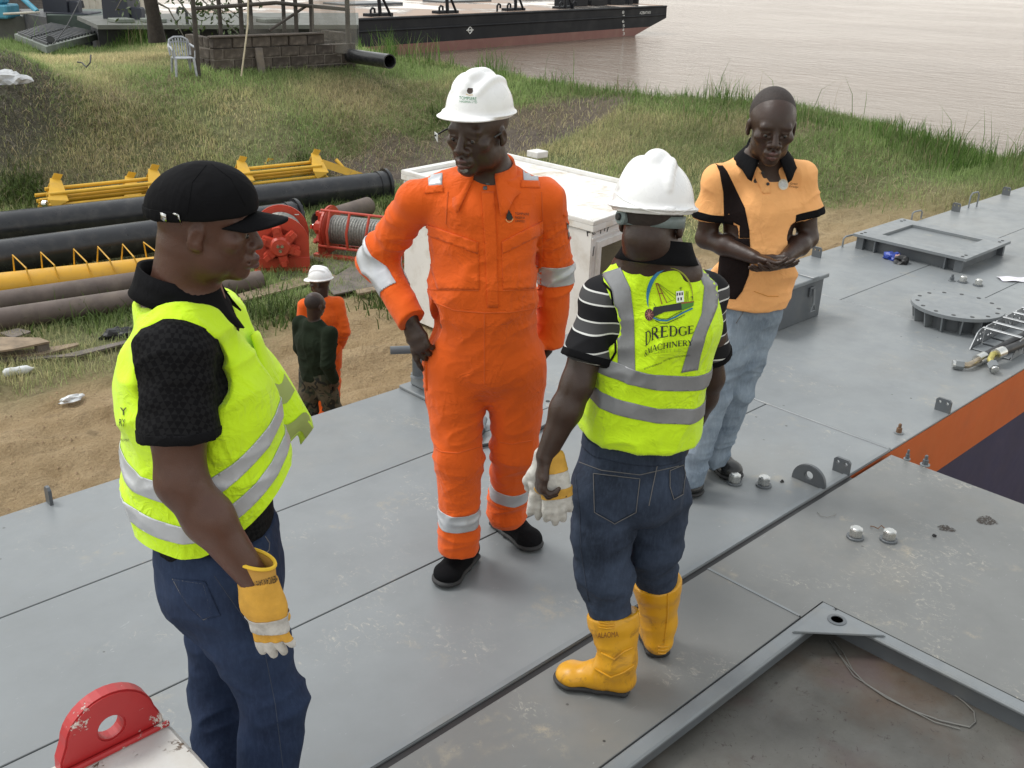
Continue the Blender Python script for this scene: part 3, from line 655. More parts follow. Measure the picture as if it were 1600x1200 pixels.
for px, py, r, lab in [(1460, 838, .008, 'small black pebble right of the bright bolt pair'), (1222, 753, .008, 'small black pebble between the bolt and the half-round lifting eye')]:
    crumple('pebble', P(px, py, 0), (r, r, 1), r, M_BLACK, lab, 'pebble', px*.1)
# dried mud splats (low crusts) on the near deck
M_MUD = M('dried mud', (.085, .07, .06), .9, var=.4, vs=40, bump=.5)
def splat(px, py, w, h, n, label, seed):
    c = P(px, py, 0); a = P(px+w*2.4, py, 0)-c; b = P(px, py+h*2.4, 0)-c; ra, rb_ = np.linalg.norm(a), np.linalg.norm(b)
    t = NT('mud stain'); t.co = t.geo(); m = t.n('ShaderNodeVectorMath', operation='DISTANCE'); t.l(t.co, m.inputs[0]); m.inputs[1].default_value = tuple(c)
    fall = t.ramp(m.outputs['Value'], .15*ra, 1.0*ra, .34, -.26); k = t.mul(t.noise(16, 7, .72, t.co, dist=.8), fall, 'ADD'); k2 = t.mul(t.ramp(k, .56, .64), t.ramp(t.noise(110, 4, .7, t.co), .42, .52))
    tr = t.n('ShaderNodeBsdfTransparent'); mx = t.n('ShaderNodeMixShader'); t.l(k2, mx.inputs[0]); t.l(tr.outputs[0], mx.inputs[1]); t.l(t.b.outputs[0], mx.inputs[2]); t.l(mx.outputs[0], t.out.inputs[0]); t.col((.055, .045, .038)); t.rough(.9)
    m = MB(); r0 = np.linspace(0, 2*math.pi, 24, endpoint=False); m.add([c+np.array([0, 0, .0015])]+[c+a*math.cos(x)+b*math.sin(x)+np.array([0, 0, .0008]) for x in r0], [(0, 1+i_, 1+(i_+1) % 24) for i_ in range(24)])
    tag(m.build('mud_stain', t.m), label, 'mud')
splat(1541, 814, 11, 7, 260, 'dark dried mud splat right of the bright bolt pair on the near deck', 4); splat(1478, 826, 9, 5, 110, 'smaller dried mud streak between the bolts and the dark splat', 6)
# ------------------------------------------------------------------ yard behind the pontoon
def xform(mb, M_): mb.v = [tuple(M_@Vector(p)) for p in mb.v]; return mb
def frame(o, x, z=(0, 0, 1)):
    x = Vector(x).normalized(); z = Vector(z); y = z.cross(x).normalized(); z = x.cross(y)
    return Matrix(((x[0], y[0], z[0], o[0]), (x[1], y[1], z[1], o[1]), (x[2], y[2], z[2], o[2]), (0, 0, 0, 1)))
def gz1(x, y, d=True): return float(terrain(np.array([[x, y]]), d)[0])
M_BPIPE = M('black plastic pipe', (.018, .019, .022), .32, var=.2, vs=2, dirt=(.12, .11, .1), dirtamt=.25)
M_YEL = M('yellow paint', (.62, .33, .018), .42, var=.1, vs=3, dirt=(.28, .17, .05), dirtamt=.4, ds=6)
M_BROWN = M('brown weathered pipe', (.115, .088, .075), .7, var=.2, vs=4, dirt=(.2, .16, .12), dirtamt=.4)
M_RED = M('red machine paint', (.47, .055, .028), .42, var=.12, vs=5, dirt=(.22, .06, .04), dirtamt=.3)
M_ROPE = M('wire rope', (.26, .26, .24), .5, .5, var=.4, vs=30)
M_WOOD = M('weathered wood', (.24, .18, .12), .85, var=.3, vs=8, bump=.4, bs=30, dirt=(.1, .08, .06), dirtamt=.5)
M_WOODD = M('dark wet plywood', (.13, .11, .095), .7, var=.3, vs=4, bump=.3, bs=20, dirt=(.26, .2, .13), dirtamt=.5)
def endx(px, c, axis_y, z):
    """x where the image column px meets the line y=axis_y, z=z"""
    lo, hi = -5., 60.
    for _ in range(50):
        m = (lo+hi)/2
        if proj((m, axis_y, z))[0] < px: lo = m
        else: hi = m
    return lo
def row_pipe(name, pa_, pb_, r, mat, label, grp, hollow=.85, lift=0.):
    z = G+r-.02; a = P(*pa_, z); b = P(*pb_, z+lift); d = (b-a)/np.linalg.norm(b-a); a = a-d*6
    t = thing(name, a, label, 'pipe', grp)
    MB().pipe(a, b, r, r*hollow, 36).build('pipe_wall', mat, t, smooth=True)
    return t, a, b, d
g_ = 'long pipes laid beside the sand'
row_pipe('steel_pipe', (0, 499), (408, 438), .145, M_BROWN, 'lowest brown steel pipe, nearest the sand', g_)
row_pipe('steel_pipe', (0, 472), (330, 424), .15, M_BROWN, 'upper brown steel pipe between the yellow pipe and the lowest pipe', g_)
t, ya, yb, yd = row_pipe('yellow_pipe', (0, 449), (345, 411), .20, M_YEL, 'yellow pipe with a row of bent wire handles along its top', g_)
for px in (28, 72, 122, 158, 196, 236):
    k = .05*math.sin(px); lo, hi = 0., 20.
    for _ in range(40):
        m = (lo+hi)/2; lo, hi = (m, hi) if proj(ya+yd*m+np.array([0, 0, .2]))[0] < px else (lo, m)
    c = ya+yd*lo; q = np.array([-yd[1], yd[0], 0]); z_ = np.array([0, 0, 1.])
    MB().tube([c-yd*.04+q*.13+z_*.14, c-yd*.04+yd*k+q*.13+z_*.40, c+yd*.10-q*.12+z_*.27, c+yd*(.12+k)-q*.195+z_*.04], .011, 6).build('wire_handle', M_YEL, t)
def flanged(name, pa_, pb_, r, label, lift=0.):
    t, a, b, d = row_pipe(name, pa_, pb_, r, M_BPIPE, label, g_, .88, lift)
    MB().pipe(b-d*.05, b+d*.002, r*1.22, r*.86, 36).build('flange', M_BPIPE, t)
    MB().pipe(b-d*.22, b-d*.07, r*1.06, r*.9, 36).build('end_sleeve', M_BPIPE, t, smooth=True)
    q = np.array([-d[1], d[0], 0]); q /= np.linalg.norm(q); w = np.cross(d, q)
    for k in range(14):
        an = 2*math.pi*k/14; MB().lathe([(.018, 0), (.018, .03)], b+r*1.05*(q*math.cos(an)+w*math.sin(an)), 6, ax=d).build('flange_bolt', M_STEELD, t)
flanged('black_pipe', (0, 402), (464, 338), .26, 'front black plastic pipe, ending in a flange behind the red winch')
flanged('black_pipe', (0, 357), (604, 289), .27, 'rear black plastic pipe with wide flange at its far right end', .02)
# yellow ladder frames stacked behind the black pipes
ty0 = P(60, 338, G+.2)[1]
M_Y2 = M('yellow frame paint', (.66, .38, .03), .45, var=.12, vs=3, dirt=(.3, .19, .06), dirtamt=.3)
def ladder(pa_, pb_, z, stations, label):
    a, b = P(*pa_, z), P(*pb_, z); d = (b-a)/np.linalg.norm(b-a); L = np.linalg.norm(b-a); q = np.array([-d[1], d[0], 0]); w = np.array([0, 0, 1.])
    t = thing('yellow_ladder_frame', a, label, 'frame', 'yellow tubular ladder frames in a stack')
    for dy, dz in ((0, 0), (.26, .03), (.08, .19), (.36, .22), (.16, .11), (.30, .13)):
        MB().tube([a+q*dy+w*dz, b+q*dy+w*dz], .034, 10).build('rail', M_Y2, t, smooth=True)
    for s_ in stations:
        c = a+d*L*s_
        f = lambda u, v, h: c+d*u+q*v+w*h
        MB().prism([f(0, -.06, -.03), f(.26, -.06, .08), f(.30, .38, .34), f(.12, .40, .40), f(-.06, -.02, .12)], -q*.012).build('gusset_plate', M_Y2, t)
        MB().tube([f(.1, 0, 0), f(.1, .36, .22)], .026, 8).build('rung', M_Y2, t)
        MB().prism([f(.02, .36, .2), f(.2, .38, .22), f(.34, .39, .44), f(.2, .39, .48)], q*.012).build('gusset_plate', M_Y2, t)
    return b[0], d
ladder((66, 331), (470, 285), G+.12, (.03, .3, .58, .86), 'lower yellow tubular frame in the stack behind the black pipes')
xb, _ = ladder((82, 322), (506, 275), G+.34, (.0, .33, .66, .965), 'upper yellow tubular frame in the stack behind the black pipes')
eb_ = P(506, 275, G+.34); ty0 = eb_[1]; tg = G
e_ = thing('yellow_end_bracket', (xb, ty0, tg), 'short yellow end bracket with two round struts at the right of the stack', 'bracket')
for k in (0, .55): MB().tube([(xb+k, ty0+.35, tg+.55), (xb+.18+k, ty0-.25, tg+.05)], .04, 10).build('strut', M_Y2, e_, smooth=True)
MB().prism([(xb-.1, ty0+.2, tg+.55), (xb+.15, ty0+.2, tg+.62), (xb+1.35, ty0-.2, tg+.12), (xb+1.15, ty0-.2, tg+.05)], (0, .02, .0)).build('brace_plate', M_Y2, e_)
cl = thing('coupler_clamp', P(55, 318, tg+.3), 'small grey pipe clamp at the left end of the yellow frames', 'clamp')
MB().lathe([(.05, 0), (.06, .02), (.06, .08), (.04, .1)], P(66, 318, tg+.3), 10, ax=R_).build('clamp_body', M_CHROME, cl)
# winches
def winch(o, axis, L, Rd, label, motor, cage):
    Mx = frame(o, axis); t = thing('winch', o, label, 'winch', 'red winches on the ground')
    def b(mb, name, mat, **k): return xform(mb, Mx).build(name, mat, t, **k)
    H = Rd*1.28
    # drum wound with wire rope
    b(MB().lathe([(Rd*.62, 0), (Rd*.62, L)], (0, 0, H), 28, ax=(1, 0, 0)), 'drum', M_RED, smooth=True)
    m = MB(); nw = 26; pr = []
    for k in range(nw*6+1):
        x = .07+(L-.14)*k/(nw*6); pr.append((Rd*(.66 if cage else .84)+.016*abs(math.sin(math.pi*k/6)), x))
    m.lathe(pr, (0, 0, H), 30, ax=(1, 0, 0)); b(m, 'wire_rope', M_ROPE)
    for x in (0.0, L-.03):
        out = [(x, -Rd*1.12, 0), (x, Rd*1.12, 0), (x, Rd*1.15, H)]+[(x, Rd*1.15*math.cos(a), H+Rd*1.15*math.sin(a)) for a in np.linspace(.1, math.pi-.1, 18)]+[(x, -Rd*1.15, H)]
        b(MB().prism(out, (.03, 0, 0)), 'side_plate', M_RED)
        b(MB().lathe([(Rd*1.08, 0), (Rd*1.08, .02)], (x+(.03 if x == 0 else -.02), 0, H), 32, ax=(1, 0, 0)), 'drum_flange', M_RED)
    for s_ in (-1, 1): b(MB().bbox((-.12, s_*Rd*.95-.05, 0), (L+.12, s_*Rd*.95+.05, .09), .008), 'base_rail', M_RED)
    b(MB().bbox((-.02, -Rd*1.15, .1), (.0, Rd*1.15, .26), .004), 'foot_plate', M_RED)
    # star shaped radial motor on the near end
    x = -.02
    b(MB().lathe([(Rd*.42, 0), (Rd*.42, -.16), (Rd*.34, -.2)], (x, 0, H), 20, ax=(1, 0, 0)), 'motor_case', M_RED)
    for k in range(motor):
        a = 2*math.pi*k/motor+.35; ca_, sa_ = math.cos(a), math.sin(a); wv = Vector((0, -sa_, ca_)); rv = Vector((0, ca_, sa_)); c0 = Vector((x, 0, H))
        pl = [c0+rv*Rd*.25+wv*Rd*.19, c0+rv*Rd*.78+wv*Rd*.17, c0+rv*Rd*.78-wv*Rd*.17, c0+rv*Rd*.25-wv*Rd*.19]
        b(MB().prism(pl, (-.15, 0, 0)), 'cylinder_head', M_RED, bevel=.012)
        pl = [c0+rv*Rd*.60+wv*Rd*.10+Vector((-.15, 0, 0)), c0+rv*Rd*.82+wv*Rd*.10+Vector((-.15, 0, 0)), c0+rv*Rd*.82-wv*Rd*.10+Vector((-.15, 0, 0)), c0+rv*Rd*.60-wv*Rd*.10+Vector((-.15, 0, 0))]
        b(MB().prism(pl, (-.04, 0, 0)), 'cylinder_cap', M_RED)
    for dy, dz in ((-.03, .03), (.03, .03), (0, -.04)):
        b(MB().lathe([(.024, -.2), (.024, -.26)], (x, dy, H+dz), 10, ax=(1, 0, 0)), 'port_plug', M_CHROME)
    if cage:
        for k in range(4):
            xx = L*(.12+.25*k); b(MB().tube([(xx, -Rd*1.15, H*.55), (xx, -Rd*1.25, H*1.15), (xx, -Rd*.8, H+Rd*1.1)], .022, 8), 'cage_bar', M_RED, smooth=True)
        b(MB().tube([(0, -Rd*1.15, H*.55), (L, -Rd*1.15, H*.55)], .022, 8), 'cage_rail', M_RED); b(MB().tube([(0, -Rd*.8, H+Rd*1.1), (L, -Rd*.8, H+Rd*1.1)], .022, 8), 'cage_rail', M_RED)
    else:
        for k in range(3): b(MB().bbox((.02+.0, -Rd*.8+k*Rd*.6, H+Rd*1.16), (.05, -Rd*.62+k*Rd*.6, H+Rd*1.19), .002), 'rim_tab', M_ROPE)
    return t
wp = P(441, 428, G); winch((wp[0], wp[1], G), Vector(E_*.97-R_*.2), .75, .37, 'red winch facing us with star-shaped motor and rope drum behind', 6, False)
wp = P(530, 402, G); winch((wp[0], wp[1]+.25, G), Vector(R_*.95-E_*.28), 1.35, .33, 'long red winch side-on with cage bars over its rope drum', 5, True)
sp = P(545, 325, G+.2); rr = thing('rusty_pipe', sp, 'short brown rusty pipe lying behind the long red winch', 'pipe')
MB().pipe(P(498, 346, G+.2), P(575, 322, G+.2), .17, .15, 24).build('pipe_wall', M_BROWN, rr, smooth=True)
# plywood sheets and planks
def sheet(pts, z, th, mat, name, label, grp=None, cat='board'):
    p = [P(a, b, z) for a, b in pts]; o = MB().prism(p, (0, 0, th)).build(name, mat); return tag(o, label, cat, grp)
g_ = 'boards lying on the ground'
sheet([(380, 472), (372, 462), (505, 424), (528, 434)], G+.03, .025, M_WOOD, 'plywood_sheet', 'pale dusty plywood sheet beside the brown pipe end', g_)
sheet([(522, 462), (506, 444), (548, 418), (600, 434), (598, 446)], G+.06, .02, M_WOODD, 'plywood_sheet', 'dark wet plywood sheet in front of the long winch', g_)
sheet([(440, 438), (432, 426), (520, 412), (545, 416), (510, 440)], G+.02, .02, M_WOODD, 'plywood_sheet', 'dark plywood sheet under the front of the two winches', g_)
sheet([(560, 462), (556, 456), (655, 436), (655, 442)], G+.08, .03, M_WOOD, 'plank', 'narrow plank right of the dark wet plywood', g_)
sheet([(480, 405), (510, 385), (640, 400), (640, 415), (560, 425)], G+.015, .02, M_WOODD, 'plywood_sheet', 'dark plywood sheet under the long winch', g_)
sheet([(-60, 542), (-60, 528), (62, 530), (78, 536), (20, 548), (-10, 552)], G+.17, .022, M_WOOD, 'broken_pallet_board', 'broken pale pallet board at the left edge, topmost of the scrap wood', g_)
pl = P(66, 546, G+.08); o = MB().bbox((pl[0]-.07, pl[1]-.06, G), (pl[0]+.07, pl[1]+.06, G+.165), .006).build('wood_block', M_WOODD); tag(o, 'dark wood block propping the broken pallet board', 'block', g_)
sheet([(-30, 560), (-30, 553), (60, 548), (122, 538), (124, 541), (70, 556)], G+.05, .025, M_WOOD, 'plank', 'bent plank below the broken pallet board at the left edge', g_)
sheet([(-40, 570), (-40, 564), (100, 556), (196, 534), (230, 526), (230, 530), (120, 558)], G+.03, .02, M_WOODD, 'plank', 'long thin dark plank running along the top of the sand', g_)
sheet([(0, 522), (28, 515), (50, 520), (20, 530)], G+.03, .02, M_WOODD, 'plank', 'short dark plank end just under the lowest brown pipe', g_)
crumple('black_rag', P(186, 527, G), (.22, .12, 1), .10, M_BLACK, 'black rag lying at the edge of the sand under the brown pipes', 'rag', 31)
M_BOT = M('clear plastic bottle', (.62, .64, .64), .2, var=.1)
bo = thing('plastic_bottle', P(17, 581, G), 'crushed clear plastic bottle on the sand at the left edge', 'bottle')
a, b = P(4, 583, G+.05), P(30, 579, G+.05); dv = (b-a)/np.linalg.norm(b-a)
MB().lathe([(.02, 0), (.05, .03), (.052, .1), (.045, .14), (.052, .18), (.05, .26), (.02, .31)], a, 14, ax=dv).build('bottle_body', M_BOT, bo, smooth=True)
MB().lathe([(.017, .31), (.017, .34)], a, 10, ax=dv).build('cap', M_WHITECHIP, bo)
crumple('plastic_bag', P(111, 626, G), (.14, .05, 1), .05, M_BOT, 'pale crumpled plastic bag on the middle of the sand', 'bag', 12)
crumple('plastic_bottle', P(1391, 322, -2.1)+np.array([0, 0, .12]), (.09, .05, 1), .05, M_BOT, 'small white plastic scrap on the grass above the raised hatch', 'litter', 17)
crumple('plastic_sack', D(10, 130, 19.2), (.36, .3, 1), .16, M('dirty white sack', (.42, .43, .44), .7, var=.3), 'dirty white plastic sack on the debris mound', 'sack', 21)
# long bent stalks on the sand edge
# ------------------------------------------------------------------ white cab standing on the sand
M_CAB = M('white cab paint', (.70, .69, .665), .5, var=.05, vs=3, dirt=(.40, .34, .26), dirtamt=.45, ds=4)
t = NT('white cab roof, dirty'); n = t.noise(3.2, 8, .7, dist=.4); n2 = t.noise(14, 7, .75, dist=.6)
c = t.mix(t.ramp(n, .52, .72), (.70, .69, .66), (.46, .36, .24)); c = t.mix(t.ramp(n2, .645, .67), c, (.09, .07, .05)); t.col(c); t.rough(.6); M_ROOF = t.m
CZ = -.48; CX, CY0, CY1, CX1 = 8.18, 7.09, 10.36, 10.1
cab = thing('operator_cab', ((CX+CX1)/2, (CY0+CY1)/2, G), 'white box cab with dirty flat roof and side window, standing on the sand', 'cab')
foot = [(CX, CY0), (CX1, CY0+.36), (CX1, CY1+.2), (CX, CY1)]
MB().prism([(x, y, G+.05) for x, y in foot], (0, 0, CZ-G-.16)).build('wall', M_CAB, cab, bevel=.01)
def ins(k): 
    c = np.mean(foot, axis=0); return [tuple(np.array(p)+(np.array(p)-c)/np.linalg.norm(np.array(p)-c)*k) for p in foot]
MB().prism([(x, y, CZ-.10) for x, y in ins(.03)], (0, 0, .07)).build('roof', M_ROOF, cab, bevel=.006)
o4, i4 = ins(.03), ins(-.10)
for k in range(4):
    a, b, c_, d_ = o4[k], o4[(k+1) % 4], i4[(k+1) % 4], i4[k]
    MB().prism([(*a, CZ-.0295), (*b, CZ-.0295), (*c_, CZ-.0295), (*d_, CZ-.0295)], (0, 0, .05)).build('roof_lip', M_CAB, cab, bevel=.006)
fdir = np.array([CX1-CX, .36, 0]); fl_ = np.linalg.norm(fdir); fdir /= fl_; fn = np.array([fdir[1], -fdir[0], 0])
def face(u, z, o=0.): return np.array([CX, CY0, 0])+fdir*u+fn*o+np.array([0, 0, z])
M_GLASS = M('dark window glass', (.035, .045, .04), .06, var=.2, spec=.8)
def facebox(u0, z0, u1, z1, o0, o1, name, mat): return MB().prism([face(u0, z0, o0), face(u1, z0, o0), face(u1, z1, o0), face(u0, z1, o0)], fn*(o1-o0)).build(name, mat, cab)
wz1, wz0, wu0, wu1 = CZ-.30, CZ-1.25, .17, 1.75
facebox(wu0, wz0, wu1, wz1, .001, .008, 'window', M_GLASS)
w_o = [c for c in children(cab) if c.name.startswith('window')][0]
for u0, z0, u1, z1 in ((wu0-.07, wz0-.07, wu0, wz1+.07), (wu1, wz0-.07, wu1+.07, wz1+.07), (wu0, wz1, wu1, wz1+.07), (wu0, wz0-.07, wu1, wz0)):
    m = MB().prism([face(u0, z0, .001), face(u1, z0, .001), face(u1, z1, .001), face(u0, z1, .001)], fn*.03); m.build('window_frame', M_CAB, w_o)
facebox(.0, CZ-.19, fl_, CZ-.17, .001, .012, 'seam_strip', M_CAB)
MB().box((9.2, CY1+.0, CZ+.02), (9.45, CY1+.15, CZ+.14)).build('roof_lug', M_CAB, cab)
MB().box((CX+.9, CY1-.2, CZ+.02), (CX+.98, CY1-.1, CZ+.2)).build('roof_lug', M_CAB, cab)
p_ = P(838, 243, CZ); MB().bbox((p_[0]-.1, p_[1]-.12, CZ-.02), (p_[0]+.12, p_[1]+.1, CZ+.07), .01).build('roof_lug', M_CAB, cab)
# hand-scribbled marks on the corner
def onX(px, py, x): d = ray(px, py); return CAM+d*(x/d[0])
st = [[(917, 358), (918, 369)], [(916, 359), (921, 357), (922, 361), (917, 363)], [(918, 363), (923, 362)]]
mk = MB()
for s_ in st: mk.tube([onX(a, b, CX-.004) for a, b in s_], .0055, 5)
mk.build('scribble', M_BLACK, cab)
mk = MB()
for s_ in [[(925, 364), (929, 362), (927, 360), (925, 363), (926, 366), (930, 365)], [(939, 356), (938, 365)], [(945, 354), (944, 361)], [(950, 355), (948, 362)], [(928, 385), (926, 400)]]: mk.tube([face(*(lambda q: (np.dot(q-np.array([CX, CY0, 0]), fdir), q[2]))(CAM+ray(a, b)*(np.dot(np.array([CX, CY0, 0])-CAM, fn)/np.dot(ray(a, b), fn))), .004) for a, b in s_], .005, 5)
mk.build('scribble', M_BLACK, cab)
# ------------------------------------------------------------------ block enclosure on the bank
M_BRICK = [M('concrete block '+str(k), c, .9, var=.25, vs=9, bump=.6, bs=25, dirt=(.22, .19, .16), dirtamt=.35, ds=8) for k, c in enumerate([(.060, .048, .039), (.075, .060, .049), (.047, .037, .031)])]
M_MORTAR = M('mortar', (.17, .15, .13), .95, var=.3, vs=20)
ea, eb = P(331, 114, -.66), P(553, 103, -.66)
ey, ex0, ex1 = (ea[1]+eb[1])/2, ea[0], eb[0]+.2
enc = thing('block_enclosure', ((ex0+ex1)/2, ey+1.3, -.7), 'ruined brown block enclosure on the grass bank, with timber posts and netting', 'wall')
BH, BL, BT = .235, .50, .18; zb0 = -1.06; rb = random.Random(5); bmesh_cache = {}
def brick(x, y, z, l, h, d, ax):
    k = (round(l, 2), round(h, 2), ax, rb.randrange(3))
    if k not in bmesh_cache:
        m = MB().bbox((0, 0, 0), ((l, d, h) if ax == 'x' else (d, l, h)), .012); me = m.mesh('brick')
        for v in me.vertices: v.co += Vector((rb.uniform(-.008, .008), rb.uniform(-.012, .012), rb.uniform(-.008, .008)))
        me.materials.append(M_BRICK[k[3]]); bmesh_cache[k] = me
    o = bpy.data.objects.new('brick', bmesh_cache[k]); COL.objects.link(o); o.parent = enc; o.location = Vector((x, y, z))-enc.location
def course(x0, x1, y, z, off, h=BH, ax='x', fix=0):
    p = x0-off
    while p < x1-.05:
        a, b = max(p, x0), min(p+BL, x1)
        if b-a > .08:
            j = rb.uniform(-.015, .015)
            if ax == 'x': brick(a+.008, y+j, z, b-a-.024, h-.022, BT, 'x')
            else: brick(y+j, a+.008, z, b-a-.024, h-.022, BT, 'y')
        p += BL
for r in range(5):
    x1 = ex1 if r < 4 else ex0+(ex1-ex0)*.76
    course(ex0, x1, ey, zb0+r*BH, (r % 2)*BL/2)
    course(ey+.2, ey+1.3, ex0, zb0+r*BH, (1-r % 2)*BL/2, ax='y')
    course(ey+.2, ey+1.3, ex1-BT, zb0+r*BH, (1-r % 2)*BL/2, ax='y')
for r in range(4): course(ex0+.2, ex1-.2, ey+1.3, zb0+r*BH, (r % 2)*BL/2)
MB().box((ex0+.02, ey+.02, zb0-.1), (ex1-.02, ey+BT-.03, zb0+4*BH-.02)).build('mortar', M_MORTAR, enc)
MB().box((ex0+.02, ey+BT, zb0-.1), (ex0+BT-.03, ey+1.3, zb0+5*BH-.03)).build('mortar', M_MORTAR, enc)
MB().box((ex1-BT+.03, ey+BT, zb0-.1), (ex1-.02, ey+1.3, zb0+5*BH-.03)).build('mortar', M_MORTAR, enc)
MB().bbox((ex0-.03, ey-.03, zb0+5*BH-.02), (ex0+(ex1-ex0)*.76, ey+BT+.02, zb0+5*BH+.03), .02).build('coping', M_BRICK[1], enc)
M_POST = M('old timber post', (.055, .047, .04), .85, var=.35, vs=6, bump=.4)
for px, dy, r_ in ((306, -.15, .055), (345, .5, .05), (378, .35, .055), (393, 1.2, .05), (444, 1.0, .05), (463, .25, .05), (487, 1.2, .06), (543, .1, .06)):
    x = endx(px, None, ey+dy, 0.); MB().tube([(x, ey+dy, -.85), (x+.02, ey+dy, .6), (x-.01, ey+dy, 2.1)], r_, 8).build('post', M_POST, enc)
for a, b, zz, dy in ((305, 545, .72, .2), (345, 545, 1.35, .3)):
    xa_, xb_ = endx(a, None, ey+dy, zz), endx(b, None, ey+dy, zz); MB().tube([(xa_, ey+dy, zz), ((xa_+xb_)/2, ey+dy, zz+.1), (xb_, ey+dy, zz-.08)], .045, 8).build('rail', M_POST, enc)
MB().tube([(endx(420, None, ey+.3, .3), ey+.3, .2), (endx(480, None, ey+.3, .9), ey+.3, .75)], .035, 8).build('brace', M_POST, enc)
t = NT('shade net'); g = t.geo(); tr = t.n('ShaderNodeBsdfTransparent'); mx_ = t.n('ShaderNodeMixShader'); t.l(t.ramp(t.noise(3, 4, .6), .3, .7, .28, .55), mx_.inputs[0]); t.l(tr.outputs[0], mx_.inputs[1]); t.l(t.b.outputs[0], mx_.inputs[2]); t.l(mx_.outputs[0], t.out.inputs[0]); t.col((.22, .205, .18)); t.rough(.9)
M_NET = t.m
def net(x0, x1, y, z0, z1, ph):
    X = np.array([[[x0+(x1-x0)*u, y+.05*math.sin(u*17+v*5+ph)+.12*(1-v)*math.sin(u*6+ph), z0+(z1-z0)*v-.08*math.sin(u*math.pi)*v] for v in np.linspace(0, 1, 8)] for u in np.linspace(0, 1, 22)]); MB().grid(X).build('netting', M_NET, enc, smooth=True)
net(ex0+(ex1-ex0)*.68, ex1, ey-.02, -.35, 1.9, .3); net(ex0+1.2, ex0+(ex1-ex0)*.68, ey+.6, -.1, .55, 2.)
tag(MB().tube([D(377, 119, 23.2), D(382, 80, 23.2), D(387, 40, 23.3), D(388, -20, 23.4)], .018, 8).build('bamboo_pole', M('pale bamboo', (.5, .44, .32), .6), smooth=True), 'thin pale bent pole leaning on the block enclosure', 'pole')
tag(xform(MB().bbox((-.1, -.03, 0), (.1, .03, .75), .01), frame((endx(408, None, ey-.12, -.4), ey-.14, -.88), (1, 0, .0), (-.12, .15, 1))).build('loose_board', M_WOODD), 'short board leaning against the front of the block enclosure', 'board')
st_ = thing('black_pipe', D(600, 92, 25.5), 'short black pipe stub lying right of the block enclosure', 'pipe'); a_, b_ = D(548, 87, 26.6), D(609, 96, 24.9)
MB().pipe(a_, b_, .165, .14, 28).build('pipe_wall', M_BPIPE, st_, smooth=True)
# white plastic armchair
M_PLAS = M('dirty white plastic', (.36, .38, .41), .5, var=.3, vs=8, dirt=(.12, .12, .13), dirtamt=.6, ds=9)
cpz = D(287, 110, 23.6); cz_ = gz1(cpz[0], cpz[1]); ch_ = thing('plastic_armchair', (cpz[0], cpz[1], cz_), 'dirty white plastic armchair standing in the grass by the block enclosure', 'chair')
CM = frame((cpz[0], cpz[1], cz_), Vector((R_*.85+E_*.5)), (0, 0, 1)) @ Matrix.Scale(.93, 4)      # local x = chair's right..., -y = front
def cb(mb, name): return xform(mb, CM).build(name, M_PLAS, ch_, smooth=True)
cb(MB().bbox((-.23, -.24, .40), (.23, .2, .43), .012), 'seat')
for sx in (-1, 1):
    cb(MB().tube([(sx*.21, -.22, .41), (sx*.24, -.26, 0)], .028, 8, rs=[.035, .026]), 'leg'); cb(MB().tube([(sx*.2, .19, .41), (sx*.23, .27, 0)], .028, 8, rs=[.035, .026]), 'leg')
    cb(MB().tube([(sx*.245, -.21, .41), (sx*.27, -.22, .60), (sx*.28, -.15, .66), (sx*.28, .08, .665), (sx*.25, .22, .70)], .024, 8), 'armrest')
for k in range(7):
    x = -.18+.06*k; zt = .84-.25*abs(x)**1.6*4
    cb(MB().tube([(x, .2, .43), (x*1.04, .25, .62), (x*1.08, .30, zt)], .018, 6), 'back_slat')
cb(MB().tube([(-.235, .2, .45), (-.25, .26, .66), (-.21, .30, .80), (-.1, .315, .86), (.1, .315, .86), (.21, .30, .80), (.25, .26, .66), (.235, .2, .45)], .024, 8), 'back_frame')
cb(MB().tube([(-.22, .29, .74), (0, .30, .76), (.22, .29, .74)], .016, 6), 'back_rail')
# ------------------------------------------------------------------ barge in the river
M_HULL = M('black hull paint', (.012, .013, .016), .6, var=.2, vs=.4, spec=.25, dirt=(.05, .05, .05), dirtamt=.2, ds=.6)
M_BOOT = M('red-brown boot-topping', (.20, .085, .07), .55, var=.12, vs=.5, dirt=(.3, .2, .15), dirtamt=.3, ds=.8)
t = NT('barge deck'); g = t.geo(); n = t.noise(.22, 5, .6, g, dist=.4)
t.col(t.mix(t.ramp(n, .42, .55), (.34, .235, .17), (.16, .15, .14))); t.rough(t.ramp(n, .45, .56, .55, .08)); M_BDECK = t.m
pa, pb = P(620, 86, WATER), P(992, 55.5, WATER); bd = pb-pa; bd[2] = 0; bd /= np.linalg.norm(bd); bn = np.array([bd[1], -bd[0], 0])   # towards us
if bn@E_ > 0: bn = -bn
def onB(px, py, o=0.): d = ray(px, py); q = CAM+d*(((pa-CAM)@bn)/(d@bn)); return q+bn*o
barge = thing('barge', onB(800, 60), 'long flat black barge with red-brown lower hull moored in the river', 'barge')
zt = onB(1042, 9)[2]; up_ = np.array([0, 0, 1.])
def su(u, z, o=0.): return pa+bd*u+up_*(z-WATER)+bn*o
U = lambda px, py: float((onB(px, py)-pa)@bd)
ub, uk, ue = U(1042, 9), U(992, 55), U(1041, 28); zk = onB(1041, 28)[2]; u0 = -16.
zr = float(onB(800, 57)[2]); BW = 13.
MB().prism([su(u0, zr), su(U(1016, 41.5), zr), su(ue, zk), su(ub, zt), su(u0, zt)], -bn*BW).build('upper_hull', M_HULL, barge)
MB().prism([su(u0, WATER-1), su(uk-1.5, WATER-1), su(uk, WATER), su(U(1016, 41.5), zr-.001), su(u0, zr-.001)], -bn*BW).build('lower_hull', M_BOOT, barge)
